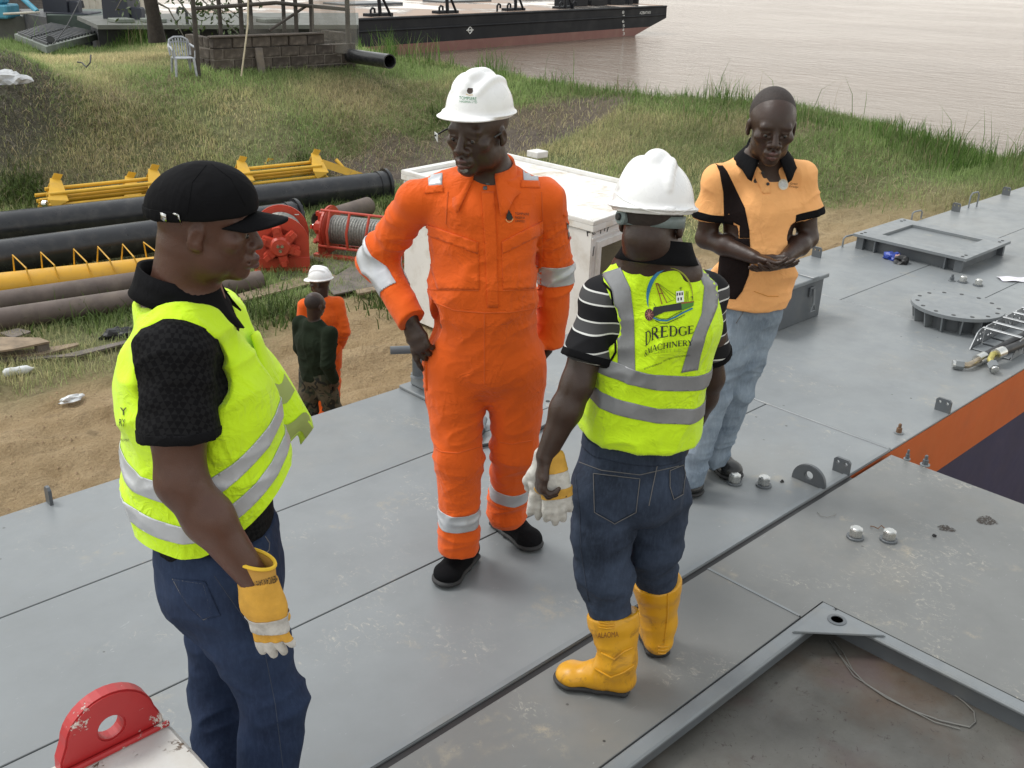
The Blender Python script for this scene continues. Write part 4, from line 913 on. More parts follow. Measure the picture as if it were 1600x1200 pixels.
MB().prism([su(u0, zt+.004, -.2), su(ub-.2, zt+.004, -.2), su(ub-.2, zt+.004, .2-BW), su(u0, zt+.004, .2-BW)], (0, 0, .03)).build('deck', M_BDECK, barge)
for fz in (.97, .55): MB().tube([su(u0, zr+(zt-zr)*fz), su(ub-.05 if fz > .8 else ue-.3, zr+(zt-zr)*fz)], .07, 8).build('rub_rail', M_HULL, barge, smooth=True)
M_WMARK = M('white marking paint', (.75, .75, .72), .6, var=.1)
def text_mesh(s_, size=1., spacing=1.):
    cu = bpy.data.curves.new('t', 'FONT'); cu.body = s_; cu.size = size; cu.space_character = spacing; cu.align_x = 'LEFT'; cu.resolution_u = 3
    o = bpy.data.objects.new('t', cu); COL.objects.link(o); bpy.context.view_layer.update()
    me = bpy.data.meshes.new_from_object(o.evaluated_get(bpy.context.evaluated_depsgraph_get()))
    v = np.empty(len(me.vertices)*3, np.float32); me.vertices.foreach_get('co', v); v = v.reshape(-1, 3)[:, :2]
    f = [tuple(p.vertices) for p in me.polygons]; bpy.data.objects.remove(o); bpy.data.curves.remove(cu); bpy.data.meshes.remove(me)
    return v, f
def hull_text(s_, px0, py0, px1, hpx, name):
    v, f = text_mesh(s_); w = v[:, 0].max(); q0 = onB(px0, py0, .012); q1 = onB(px1, py0, .012); L = np.linalg.norm(q1-q0); H = np.linalg.norm(onB(px0, py0-hpx)-onB(px0, py0))
    V = [q0+bd*(x/w*L)+up_*(y/.72*H) for x, y in v]; MB().add(V, f).build(name, M_WMARK, barge)
hull_text('AZIBATA01', 999, 22.4, 1016, 4.6, 'name_lettering')
for k, (s_, py) in enumerate((('8', 21.5), ('7', 28), ('6', 35.5), ('5', 42.5), ('4', 49), ('3', 55))): hull_text(s_, 971.5+(k % 2)*.7, py, 975+(k % 2)*.7, 4.6, 'draft_mark')
ld = MB()
o1 = onB(734, 47, .012)
for a0, b0 in (((-.22, 0), (0, .2)), ((0, .2), (.22, 0)), ((.22, 0), (0, -.2)), ((0, -.2), (-.22, 0)), ((-.3, 0), (.3, 0))): ld.tube([o1+bd*a0[0]+up_*a0[1], o1+bd*b0[0]+up_*b0[1]], .03, 5)
ld.build('load_line_mark', M_WMARK, barge)
for px in (607, 712, 818, 895):
    u = U(px, 20); b0 = MB(); base = su(u, zt+.02, -.6)
    b0.tube([base, base+up_*1.6+bd*-.15], .10, 8); b0.tube([base+bd*.8, base+up_*1.2], .07, 8); b0.bbox((0, 0, 0), (1.8, .5, .16), .02, frame(base-bd*.8, bd)); b0.build('fender_davit', M_HULL, barge)
for px in (590, 697, 787, 803, 884, 905):
    u = U(px, 20); base = su(u, zt+.02, -.5); MB().tube([base, base+up_*.35, base+up_*.45+bd*.12, base+up_*.40+bd*.28, base+up_*.2+bd*.3], .06, 8).build('vent_pipe', M_HULL, barge, smooth=True)
for px0, px1, h in ((925, 955, .7), (960, 985, .4), (990, 1012, .45), (1018, 1024, .9), (1030, 1033, 1.1)):
    ua, ub_ = U(px0, 12), U(px1, 12); MB().bbox((0, 0, 0), (ub_-ua, 1.2, h), .03, frame(su(ua, zt+.03, -1.9), bd)).build('deck_gear', M_HULL, barge)
for k in range(3):
    q_ = su(4+k*9, zt+.03, -8.); MB().bbox((0, 0, 0), (5, 2, .12), .02, frame(q_, bd)).build('hatch_cover', M_STEELD, barge)
# ------------------------------------------------------------------ jetty pontoon, ramp and machinery on the left
M_JET = M('dark pontoon paint', (.040, .043, .048), .55, var=.25, vs=1.2, dirt=(.12, .11, .09), dirtamt=.35, ds=2)
M_JDECK = M('pale worn deck', (.13, .135, .12), .7, var=.2, vs=1.5, dirt=(.1, .09, .08), dirtamt=.5, ds=2)
M_RAMP = M('green grey ramp plate', (.17, .19, .165), .6, var=.2, vs=2, dirt=(.08, .07, .06), dirtamt=.4)
M_TOWER = M('navy grey tower paint', (.032, .036, .050), .55, var=.15, vs=1)
jet = thing('jetty_pontoon', D(300, 45, 38), 'low dark jetty pontoon with pale deck behind the grass at the left', 'pontoon')
def slab(pts, d0, z0, th, name, mat, par):
    """quad on level z0 from image points near distance d0"""
    return MB().prism([P(a, b, z0) for a, b in pts], (0, 0, -th)).build(name, mat, par)
jz = float(D(300, 38, 33)[2])
slab([(152, 39), (560, 39), (560, 20), (300, 20), (120, 25)], 0, jz, .12, 'deck', M_JDECK, jet)
slab([(152, 39), (560, 39), (560, 24), (140, 27)], 0, jz-.121, 2.2, 'hull', M_JET, jet)
q0, q1 = P(154, 39.5, jz-.25), P(555, 39.5, jz-.25); MB().tube([q0, q1], .13, 10).build('fender_rail', M_JET, jet, smooth=True)
q0, q1 = P(154, 39.5, jz-.9), P(555, 39.5, jz-.9); MB().tube([q0, q1], .10, 10).build('fender_rail', M_JET, jet, smooth=True)
for px in (190, 240, 420): q_ = P(px, 35, jz); MB().bbox((q_[0]-.3, q_[1]-.3, jz), (q_[0]+.3, q_[1]+.3, jz+.12), .02).build('deck_plate', M_RAMP, jet)
q_ = P(293, 38, jz); MB().tube([q_, q_+up_*.35, q_+up_*.46-R_*.08, q_+up_*.44-R_*.25, q_+up_*.3-R_*.28], .05, 8).build('vent_pipe', M_JET, jet, smooth=True)
j2 = thing('jetty_pontoon', D(110, 30, 41), 'second dark jetty pontoon with green sill, further back at the far left', 'pontoon')
z2 = float(D(110, 23, 38)[2])
slab([(72, 24), (166, 24), (240, 14), (20, 14)], 0, z2, .6, 'sill', M('green sill paint', (.075, .10, .085), .6), j2)
slab([(40, 22), (72, 27), (72, 16), (30, 14)], 0, z2+.05, 2.0, 'end_block', M_JET, j2); slab([(-30, 26), (40, 26), (40, 14), (-30, 14)], 0, z2-.1, .9, 'deck', M_JDECK, j2)
slab([(-60, 30), (75, 30), (170, 25), (170, 12), (-60, 12)], 0, z2-.65, 1.9, 'hull', M_JET, j2)
rmp = thing('ramp', D(80, 55, 32), 'ribbed grey green steel ramp sloping down to the bank at the far left', 'ramp')
ra, rb_, rc, rd = D(22, 53, 31.5), D(72, 73, 29.5), D(155, 52, 34), D(76, 37, 36)
def rq(u, v, h=0.): return (ra*(1-u)+rb_*u)*(1-v)+(rd*(1-u)+rc*u)*v+up_*h
MB().prism([rq(0, 0), rq(1, 0), rq(1, 1), rq(0, 1)], (0, 0, -.18)).build('ramp_plate', M_RAMP, rmp)
for k in range(15):
    v = .05+.9*k/14
    for u0_, u1_ in ((.06, .47), (.53, .94)): MB().prism([rq(u0_, v, .002), rq(u1_, v, .002), rq(u1_, v+.028, .002), rq(u0_, v+.028, .002)], (0, 0, .06)).build('tread_bar', M_JET, rmp)
q_ = rq(.93, .12); MB().lathe([(.11, 0), (.11, .05)], q_+up_*.12, 14, ax=E_).build('lifting_ring', M_JET, rmp)
def tower(px0, px1, pyb, d, label, taper):
    a, b = D(px0, pyb, d), D(px1, pyb, d); w = np.linalg.norm(b-a); Fm = frame(a, R_)
    t = thing('spud_tower', (a+b)/2, label, 'tower', 'dark box towers on the jetty')
    out = [(0, 0, 0), (w, 0, 0), (w-taper, 0, 3.2), (taper, 0, 3.2)]
    o = holed([Fm@Vector(p) for p in out], [(Fm@Vector((w*.45, 0, 1.05)), .17)], Fm.to_3x3()@Vector((0, 1.1, 0)), 'tower_body', M_TOWER, t)
    xform(m := MB().bbox((-.25, -.1, 0), (w+.75, 1.2, .12), .02), Fm).build('foot', M_TOWER, t)
    xform(m := MB().bbox((w+.0, .1, 0), (w+.35, .5, .5), .04), Fm).build('hinge_block', M_TOWER, t)
tower(69, 106, 24, 38.2, 'left dark box tower on the jetty', .0); tower(162, 203, 36.5, 34, 'right dark box tower on the jetty, nearer the tree', .06)
M_CONT = M('cream container paint', (.55, .52, .44), .6, var=.1, dirt=(.35, .28, .2), dirtamt=.4)
def hut(px0, px1, pyb, d, h, label, louvre):
    a, b = D(px0, pyb, d), D(px1, pyb, d); w = np.linalg.norm(b-a); Fm = frame(a, R_); t = thing('site_container', (a+b)/2, label, 'container', 'pale site containers')
    xform(MB().bbox((0, 0, 0), (w, 2, h), .03), Fm).build('wall', M_CONT, t)
    for k in range(int(w/.28)): xform(MB().box((.1+k*.28, -.03, .05), (.2+k*.28, -.001, h)), Fm).build('corrugation', M_CONT, t)
    if louvre:
        for k in range(7): xform(MB().box((.1, -.08, .3+k*.14), (w*.6, -.035, .38+k*.14), ), Fm).build('louvre', M_CONT, t)
hut(113, 161, 19, 46, 2.4, 'cream corrugated site container behind the two dark towers', False); hut(198, 222, 15, 48, 2.4, 'small white site container with louvres behind the tree', True)
bm2 = thing('blue_machine', D(6, 28, 37), 'bright blue machine with slanting pipe at the top left corner', 'machine'); M_BLU = M('light blue paint', (.07, .30, .42), .5, var=.15)
Fm = frame(D(-40, 28, 37), R_); xform(MB().bbox((0, 0, 0), (1.15, 1, .45), .05), Fm).build('base', M_BLU, bm2); xform(MB().bbox((.2, .1, .45), (.95, .8, 1.2), .08), Fm).build('housing', M_BLU, bm2)
MB().tube([D(25, -12, 37.5), D(58, 18, 37)], .09, 10).build('slanting_pipe', M_BLU, bm2, smooth=True); MB().tube([D(5, 22, 36.6), D(62, 19, 37)], .04, 8).build('rail', M_CONT, bm2)
for k, w_ in enumerate(('lowest', 'second', 'third', 'fourth', 'fifth', 'sixth', 'seventh', 'eighth', 'ninth')):
    y_ = 18-2.6*k; tag(MB().tube([D(-40, y_+1, 47), D(116, y_, 47+k*.1)], .10, 7).build('timber_log', M_POST), w_+' dark log from the bottom of the stack behind the blue machine', 'log', 'dark logs stacked behind the blue machine')
tag(MB().tube([D(133, -15, 33), D(105, 40, 31), D(84, 68, 29.8)], .018, 6).build('mooring_cable', M_BLACK, smooth=True), 'thin dark cable slanting down across the ramp', 'cable')
tag(MB().tube([D(142, 86, 22), D(141, 98, 21.8), D(135, 105, 21.7), D(128, 98, 21.9), D(121, 97, 22.0)], .016, 6).build('hose_loop', M_BLACK, smooth=True), 'black hose loop sticking out of the grass below the ramp', 'hose')
q_ = D(118, 18, 44); tag(MB().tube([q_, q_+up_*.3, q_+up_*.42+R_*.12, q_+up_*.4+R_*.3, q_+up_*.15+R_*.33], .07, 8).build('vent_pipe', M_JET, smooth=True), 'dark gooseneck vent pipe in front of the cream container', 'pipe')
# tree on the bank
M_BARK = M('dark bark', (.035, .028, .023), .9, var=.35, vs=10, bump=.6, bs=20)
tr_ = thing('bank_tree', D(246, 64, 26.5), 'small tree with dark trunk and thin drooping branches beside the armchair', 'tree')
tb = D(246, 66, 26.5); tr_.location = tb
MB().tube([tb, tb+up_*.6-R_*.03, tb+up_*1.3-R_*.1, tb+up_*2.4-R_*.15, tb+up_*3.6-R_*.2], .2, 10, rs=[.22, .17, .16, .14, .1]).build('trunk', M_BARK, tr_, smooth=True)
rt_ = np.random.default_rng(9); M_TWIG = M('grey twig', (.17, .155, .13), .8)
LV, LF = [], []
def leaf(c, d, s_):
    d = d/np.linalg.norm(d); n_ = rt_.normal(size=3); w = np.cross(d, n_); w /= np.linalg.norm(w); k = len(LV)
    LV.extend([c, c+d*s_*.5+w*s_*.22, c+d*s_, c+d*s_*.5-w*s_*.22]); LF.append((k, k+1, k+2, k+3))
for bx, bz, ex, ez, n in [(0, 1.2, 1.2, .35, 50), (0, 1.4, 1.7, .75, 60), (.0, 1.6, 2.1, .5, 90), (0, 1.8, 2.5, 1.1, 80), (0, 1.3, -1.0, .7, 30), (0, 1.0, .8, -.1, 20), (0, 2.0, -1.6, 1.2, 60), (0, 2.2, .8, 2.6, 90), (0, 2.4, -.6, 3.2, 90), (0, 1.5, 2.3, .15, 110), (0, 1.9, 1.7, 1.5, 90), (0, 2.6, 2.2, 2.2, 120), (0, 2.8, -2, 2.6, 120), (0, 3., .3, 4., 140)]:
    a = tb+R_*bx+up_*bz-R_*.08; b = tb+R_*ex+up_*ez+E_*rt_.normal(0, .3); m_ = (a+b)/2+up_*.35
    MB().tube([a, m_, b], .022, 6, rs=[.035, .02, .008]).build('branch', M_TWIG, tr_, smooth=True)
    for k in range(n):
        u = .45+.6*rt_.random(); c = a*(1-u)**2+2*m_*u*(1-u)+b*u*u+rt_.normal(0, .14, 3); leaf(c, rt_.normal(0, 1, 3)+np.array([0, 0, -.6]), .10+.09*rt_.random())
o = link('crown', tris_mesh('crown', np.array(LV), np.array(LF)), M('tree leaves', (.075, .11, .035), .5, var=.4, vs=8), tr_); tag(o, kind='stuff')
# ------------------------------------------------------------------ figure kit: signed-distance bodies meshed with openvdb
def nz(v): v = np.asarray(v, float); return v/(np.linalg.norm(v)+1e-12)
class Fig:
    def __init__(s): s.p = []
    def cone(s, a, b, ra, rb, k=.02, op=1): s.p.append(('c', np.asarray(a, float), np.asarray(b, float), ra, rb, k, op)); return s
    def ball(s, c, r, k=.02, op=1): return s.cone(c, np.asarray(c, float)+1e-4, r, r, k, op)
    def seg(s, a, b, wa, wb, L, k=.03, op=1, flat=0.):
        """elliptic cone from a to b; wa=(half width along L, half depth); rounded end caps unless flat"""
        s.p.append(('s', np.asarray(a, float), np.asarray(b, float), wa, wb, np.asarray(L, float), k, op, flat)); return s
    def ell(s, c, r, A, k=.01, op=1): s.p.append(('e', np.asarray(c, float), np.asarray(r, float), np.asarray(A, float), k, op)); return s
    def chain(s, pts, rs, k=.02):
        for i in range(len(pts)-1): s.cone(pts[i], pts[i+1], rs[i], rs[i+1], k)
        return s
    def _bb(s, p):
        if p[0] == 'c': m = np.maximum(p[3], p[4]); return np.minimum(p[1], p[2])-m, np.maximum(p[1], p[2])+m
        if p[0] == 's': m = max(*p[3], *p[4]); return np.minimum(p[1], p[2])-m, np.maximum(p[1], p[2])+m
        e = np.abs(p[3]).T@p[2]; return p[1]-e, p[1]+e
    def _d(s, p, X):
        if p[0] == 'c':
            _, a, b, ra, rb, k, op = p; ba = b-a; q = X-a; t = np.clip((q@ba)/(ba@ba), 0, 1)
            return np.linalg.norm(q-t[..., None]*ba, axis=-1)-(ra+(rb-ra)*t)
        if p[0] == 's':
            _, a, b, wa, wb, L, k, op, flat = p; ba = b-a; ln = np.linalg.norm(ba); u = ba/ln
            L = nz(L-u*(L@u)); Dv = np.cross(u, L); q = X-a; h = q@u; t = np.clip(h/ln, 0, 1)
            w = wa[0]+(wb[0]-wa[0])*t; d = wa[1]+(wb[1]-wa[1])*t; ex = np.where(h < 0, -h, np.where(h > ln, h-ln, 0)); m = np.minimum(w, d)
            x, y = q@L, q@Dv
            if flat:
                kk = np.sqrt((x/w)**2+(y/d)**2)+1e-6; r = np.sqrt(x*x+y*y)
                return np.maximum(np.where(kk > .3, r*(1-1/kk), -m*.7), np.maximum(-h, h-ln))
            kk = np.sqrt((x/w)**2+(y/d)**2+(ex/m)**2)+1e-6; r = np.sqrt(x*x+y*y+ex*ex)
            return np.where(kk > .3, r*(1-1/kk), -m*.7)
        _, c, r, A, k, op = p; q = (X-c)@A.T; kk = np.sqrt(((q/r)**2).sum(-1))+1e-6; rr = np.linalg.norm(q, axis=-1)
        return np.where(kk > .3, rr*(1-1/kk), -r.min()*.7)
    def arrays(s, h, cuts=(), pad=.03):
        bbs = [s._bb(p) for p in s.p if p[-1] != 0]; adds = [s._bb(p) for p in s.p if (p[7] if p[0] == 's' else p[-1]) > 0]
        lo = np.min([b[0] for b in adds], axis=0)-pad; hi = np.max([b[1] for b in adds], axis=0)+pad
        n = np.ceil((hi-lo)/h).astype(int)+1; d = np.full(n, .09, np.float32); ax = [lo[i]+h*np.arange(n[i]) for i in range(3)]
        for p in s.p:
            k, op = (p[6], p[7]) if p[0] == 's' else (p[-2], p[-1])
            b0, b1 = s._bb(p); m = k+3*h
            i0 = np.maximum(np.floor((b0-m-lo)/h).astype(int), 0); i1 = np.minimum(np.ceil((b1+m-lo)/h).astype(int)+1, n)
            if (i1 <= i0).any(): continue
            X = np.stack(np.meshgrid(*[ax[i][i0[i]:i1[i]].astype(np.float32) for i in range(3)], indexing='ij'), -1)
            e = s._d(p, X).astype(np.float32); sl = tuple(slice(i0[i], i1[i]) for i in range(3)); v = d[sl]
            if op > 0:
                g = np.clip(.5+.5*(v-e)/k, 0, 1); d[sl] = v*(1-g)+e*g-k*g*(1-g)
            else:
                e = -e; g = np.clip(.5+.5*(e-v)/k, 0, 1); d[sl] = v*(1-g)+e*g+k*g*(1-g)
        for cut in cuts:
            c, nr = np.asarray(cut[0], float), nz(cut[1])
            X = (ax[0][:, None, None]-c[0])*nr[0]+(ax[1][None, :, None]-c[1])*nr[1]+(ax[2][None, None, :]-c[2])*nr[2]
            if len(cut) > 2:
                cc, r = np.asarray(cut[2], float), cut[3]
                mk = ((ax[0][:, None, None]-cc[0])**2+(ax[1][None, :, None]-cc[1])**2+(ax[2][None, None, :]-cc[2])**2) < r*r
                d = np.where(mk, np.maximum(d, X.astype(np.float32)), d)
            else: d = np.maximum(d, X.astype(np.float32))
        return d, lo
    def mesh(s, name, h=.006, cuts=(), disp=None, smooth=1):
        d, lo = s.arrays(h, cuts)
        g = openvdb.FloatGrid(.09); g.copyFromArray(np.ascontiguousarray(d, np.float32), tolerance=0.0)
        V, Q = g.convertToQuads(isovalue=0.0); V = V.astype(np.float64)*h+lo; Q = Q.astype(np.int64)
        # orientation: outward
        def normals(V):
            a, b, c, e = (V[Q[:, i]] for i in range(4)); n = np.cross(c-a, e-b); N = np.zeros_like(V)
            for i in range(4): np.add.at(N, Q[:, i], n)
            return N/(np.linalg.norm(N, axis=1, keepdims=True)+1e-12)
        a, b, c = V[Q[:, 0]], V[Q[:, 1]], V[Q[:, 2]]
        if np.einsum('ij,ij->i', a, np.cross(b, c)).sum()+np.einsum('ij,ij->i', a, np.cross(c, V[Q[:, 3]])).sum() < 0: Q = Q[:, ::-1].copy()
        for _ in range(smooth):     # light relaxation removes the voxel steps
            S_ = np.zeros_like(V); C_ = np.zeros(len(V))
            for i in range(4):
                j = (i+1) % 4; np.add.at(S_, Q[:, i], V[Q[:, j]]); np.add.at(S_, Q[:, j], V[Q[:, i]]); np.add.at(C_, Q[:, i], 1); np.add.at(C_, Q[:, j], 1)
            V = V*.5+.5*S_/C_[:, None]
        if disp is not None: V = V+normals(V)*disp(V)[:, None]
        return tris_mesh(name, V, Q)
def fold_fn(joints, base=.0025, sc=9., vert=.35, seed=0.):
    """cloth folds: warped ridges plus creases across a limb near the joints [(centre, axis, radius, amplitude, wavelength)]"""
    def f(V):
        wv = np.stack([noise(V*4+seed+k*7.7) for k in range(3)], 1)-.5
        q = V*sc+wv*1.6; q[:, 2] *= vert; r = 1-np.abs(2*noise(q+seed)-1); o = base*(1.9*r**2.2-.8)
        q = V*sc*2.3+wv*2.2; q[:, 2] *= .6; r = 1-np.abs(2*noise(q+seed+5)-1); o = o+base*.75*(r**2-.4)
        for c, a, rr, amp, wl in joints:
            c = np.asarray(c); a = nz(a); u = V-c; t = u@a; env = np.exp(-(u**2).sum(1)/(rr*rr)); b1, b2 = nz(np.cross(a, [.3, .2, .9])), nz(np.cross(a, [.9, .1, .2]))
            qq = np.c_[t/wl+2.2*wv[:, 0]+(u@b1)*5, (u@b1)*8, (u@b2)*8]; r = 1-np.abs(2*noise(qq+seed*3)-1)
            o = o+env*amp*(2.1*r**2-.9)
        return o
    return f
def axes(fwd, up):
    f = nz(fwd); u = np.asarray(up, float); u = nz(u-f*(u@f)); r = np.cross(f, u); return r, f, u
class Head:
    def __init__(s, c, fwd, up=(0, 0, 1), k=1.):
        s.c = np.asarray(c, float); s.r, s.f, s.u = axes(fwd, up); s.k = k; s.A = np.array([s.r, s.f, s.u])
    def at(s, x, y, z): return s.c+(s.r*x+s.f*y+s.u*z)*s.k
    def add(s, B, face=True, full=1.):
        k = s.k; at = s.at; A = s.A; E = lambda p, r, kk=.015, op=1, R=None: B.ell(at(*p), np.array(r)*k, A if R is None else R@A, kk, op)
        E((0, -.018, .035), (.076, .094, .086)); E((0, .018, .02), (.068, .078, .075), .02)
        E((0, .03, -.04), (.058*full, .062, .078), .02)
        E((0, .068, -.100), (.026*full, .022, .020), .02)
        for sx in (-1, 1):
            E((sx*.044*full, .012, -.070), (.018, .034, .032), .025); E((sx*.045, .062, -.022), (.022, .02, .018), .02)
            # ears
            a = rad(18); Rr = np.array([[1, 0, 0], [0, math.cos(a), -math.sin(a)*1], [0, math.sin(a), math.cos(a)]])
            E((sx*.0765, -.008, -.010), (.009, .017, .0285), .006, 1, Rr); E((sx*.0855, -.004, -.008), (.006, .009, .017), .004, -1, Rr)
            E((sx*.0755, -.003, -.031), (.0065, .009, .009), .006)
        if face:
            B.cone(at(-.04, .080, .016), at(.04, .080, .016), .013*k, .013*k, .012)
            for sx in (-1, 1): E((sx*.032, .100, -.006), (.017, .015, .011), .010, -1)
            for sx in (-1, 1): E((sx*.032, .078, -.006), (.015, .0135, .0125), .004); B.cone(at(sx*.020, .0915, .0012), at(sx*.043, .085, -.0005), .0046*k, .0044*k, .004); B.cone(at(sx*.020, .0895, -.0170), at(sx*.043, .083, -.0160), .0040*k, .0036*k, .004)
            B.cone(at(0, .090, .006), at(0, .109, -.036), .0085*k, .0125*k, .010)
            for sx in (-1, 1): B.ball(at(sx*.0165, .096, -.042), .0105*k, .008); B.cone(at(sx*.008, .106, -.052), at(sx*.009, .100, -.046), .0035*k, .003*k, .003, -1)
            E((0, .082, -.068), (.030, .020, .022), .012)
            B.cone(at(-.022, .092, -.0675), at(0, .103, -.066), .0055*k, .0075*k, .005); B.cone(at(.022, .092, -.0675), at(0, .103, -.066), .0055*k, .0075*k, .005)
            B.cone(at(-.020, .091, -.079), at(0, .101, -.0805), .006*k, .0088*k, .005); B.cone(at(.020, .091, -.079), at(0, .101, -.0805), .006*k, .0088*k, .005)
            B.cone(at(-.026, .093, -.0732), at(.026, .093, -.0732), .0022*k, .0022*k, .003, -1)
            for sx in (-1, 1): B.cone(at(sx*.026, .090, -.05), at(sx*.036, .078, -.075), .003*k, .0025*k, .008, -1)
        return s
    def neck(s, B, base, r0=.056, r1=.064): B.cone(s.at(0, -.028, -.055), base, r0*s.k, r1*s.k, .03); return s
def lips(h, parent):
    B = Fig(); at, k = h.at, h.k
    for a, b, r0, r1 in (((-.020, .0925, -.0672), (0, .1035, -.0662), .0048, .0072), ((.020, .0925, -.0672), (0, .1035, -.0662), .0048, .0072), ((-.018, .0915, -.0795), (0, .1015, -.081), .0054, .0086), ((.018, .0915, -.0795), (0, .1015, -.081), .0054, .0086)): B.cone(at(*a), at(*b), r0*k+.0006, r1*k+.0006, .003)
    B.cone(at(-.026, .096, -.0732), at(.026, .096, -.0732), .0020*k, .0020*k, .003, -1); Cloth(B, 'lips', M_LIPS, parent, .0022, smooth=1)
def eyes(h, parent, lid=.45):
    lips(h, parent)
    for sx in (-1, 1):
        c = h.at(sx*.032, .0822, -.0080); m = MB()
        bm = bmesh.new(); bmesh.ops.create_uvsphere(bm, u_segments=14, v_segments=10, radius=.0105*h.k); me = bpy.data.meshes.new('eye'); bm.to_mesh(me); bm.free()
        me.transform(Matrix.Translation(Vector(c))); o = link('eye', me, M_EYE, parent, smooth=True)
        q = h.at(sx*.032, .0897, -.0100); bm = bmesh.new(); bmesh.ops.create_uvsphere(bm, u_segments=10, v_segments=8, radius=.0056*h.k); me = bpy.data.meshes.new('iris'); bm.to_mesh(me); bm.free()
        me.transform(Matrix.Translation(Vector(q))); link('iris', me, M_IRIS, o, smooth=True)
def hand(B, w, d, n, thumb, size=1., curl=(.3, .4, .3), grow=0., tuck=0., spread=1., lens=(.070, .078, .073, .058), k=.006, palm=True, fg=None):
    """w wrist, d direction to the fingers, n back-of-hand normal, thumb=+1/-1: side (d x n)*thumb"""
    d = nz(d); n = nz(np.asarray(n, float)-d*(np.asarray(n, float)@d)); t = np.cross(d, n)*thumb; z = size
    P_ = lambda a, b, c: w+(d*a+t*b+n*c)*z
    if palm:
        B.seg(P_(.0, 0, 0), P_(.05, .0, .0), ((.026+grow)*z, (.019+grow)*z), ((.040+grow)*z, (.016+grow)*z), t, .012)
        B.seg(P_(.05, .0, .0), P_(.088, -.002, .0), ((.040+grow)*z, (.016+grow)*z), ((.038+grow)*z, (.013+grow)*z), t, .01)
    out = []; fgr = grow if fg is None else fg
    for i, (o, L) in enumerate(zip((.030, .0105, -.0095, -.0285), lens)):
        p = P_(.086-(.002, 0, .003, .010)[i], o, .003); a = 0.; pts = [p]; rs = [(.0098, .0100, .0096, .0086)[i]*z+fgr*z]
        cu = curl[i] if isinstance(curl[0], (tuple, list)) else curl
        sp = (.05, .0, -.05, -.12)[i]*spread
        for j, fr in enumerate((.45, .31, .24)):
            a += cu[j]; dd = nz(d*math.cos(a)-n*math.sin(a)+t*sp); p = p+dd*L*fr*z*1.05; pts.append(p); rs.append(((.0092, .0086, .0074)[j]+fgr)*z*(.92 if i == 3 else 1))
        B.chain(pts, rs, k); out.append(pts)
    b = P_(.020, .026, -.006); c1 = P_(.050, .050-tuck*.01, -.016-tuck*.012); c2 = P_(.078, .056-tuck*.026, -.022-tuck*.02); c3 = P_(.100, .052-tuck*.04, -.026-tuck*.028)
    B.chain([b, c1, c2, c3], [.017*z+grow*z, .0125*z+grow*z, .0105*z+grow*z, .0085*z+grow*z], .008)
    return out
# ---- trims cut out of a garment mesh
def band(src, planes, name, mat, parent, off=.003, thick=.0025, local=None, warp=None):
    """part of src mesh (world coords) kept on the inner side of all planes [(point, outward normal)], pushed off the cloth"""
    bm = bmesh.new(); bm.from_mesh(src)
    if warp:
        for v in bm.verts: v.co.z -= warp(v.co)
    for co, no in planes:
        bmesh.ops.bisect_plane(bm, geom=bm.verts[:]+bm.edges[:]+bm.faces[:], plane_co=Vector(co), plane_no=Vector(nz(no)), clear_outer=True, clear_inner=False)
    if local is not None:
        c, r = Vector(local[0]), local[1]; bmesh.ops.delete(bm, geom=[v for v in bm.verts if (v.co-c).length > r], context='VERTS')
    if not bm.faces: print('EMPTY band', name); bm.free(); return None
    if warp:            # undo: solve z' = z - warp(z) by iteration
        for v in bm.verts:
            z0 = v.co.z
            for _ in range(6): v.co.z = z0+warp(v.co)
    bm.normal_update()
    for v in bm.verts: v.co += v.normal*off
    if thick: bmesh.ops.solidify(bm, geom=bm.faces[:], thickness=thick)
    me = bpy.data.meshes.new(name); bm.to_mesh(me); bm.free()
    return link(name, me, mat, parent, smooth=True)
def hemcut(src, planes, warp):
    bm = bmesh.new(); bm.from_mesh(src)
    for v in bm.verts: v.co.z -= warp(v.co)
    for co, no in planes: bmesh.ops.bisect_plane(bm, geom=bm.verts[:]+bm.edges[:]+bm.faces[:], plane_co=Vector(co), plane_no=Vector(nz(no)), clear_outer=True)
    for v in bm.verts:
        z0 = v.co.z
        for _ in range(6): v.co.z = z0+warp(v.co)
    bmesh.ops.triangulate(bm, faces=[f for f in bm.faces if len(f.verts) != 3]); bm.to_mesh(src); bm.free(); return src
class Cloth:
    """garment: keeps the world-space mesh data for trims, and links the object under its person"""
    def __init__(s, fig, name, mat, parent, h=.006, cuts=(), disp=None, smooth=1, hem=None):
        me = fig.mesh(name, h, cuts, disp, smooth)
        if hem: hemcut(me, *hem)
        s.src = me.copy(); s.o = link(name, me, mat, parent, smooth=True); s._b = None
    @property
    def bvh(s):
        if s._b is None:
            n = len(s.src.vertices); v = np.empty(n*3, np.float32); s.src.vertices.foreach_get('co', v); s.v = v.reshape(-1, 3)
            f = np.empty(len(s.src.loops), np.int32); s.src.loops.foreach_get('vertex_index', f)
            k = len(s.src.loops)//len(s.src.polygons); s._b = BVHTree.FromPolygons(s.v.tolist(), f.reshape(-1, k).tolist())
        return s._b
    def hit(s, px, py):
        d = Vector(ray(px, py)); r = s.bvh.ray_cast(Vector(CAM), d.normalized()); return r[0], r[1]
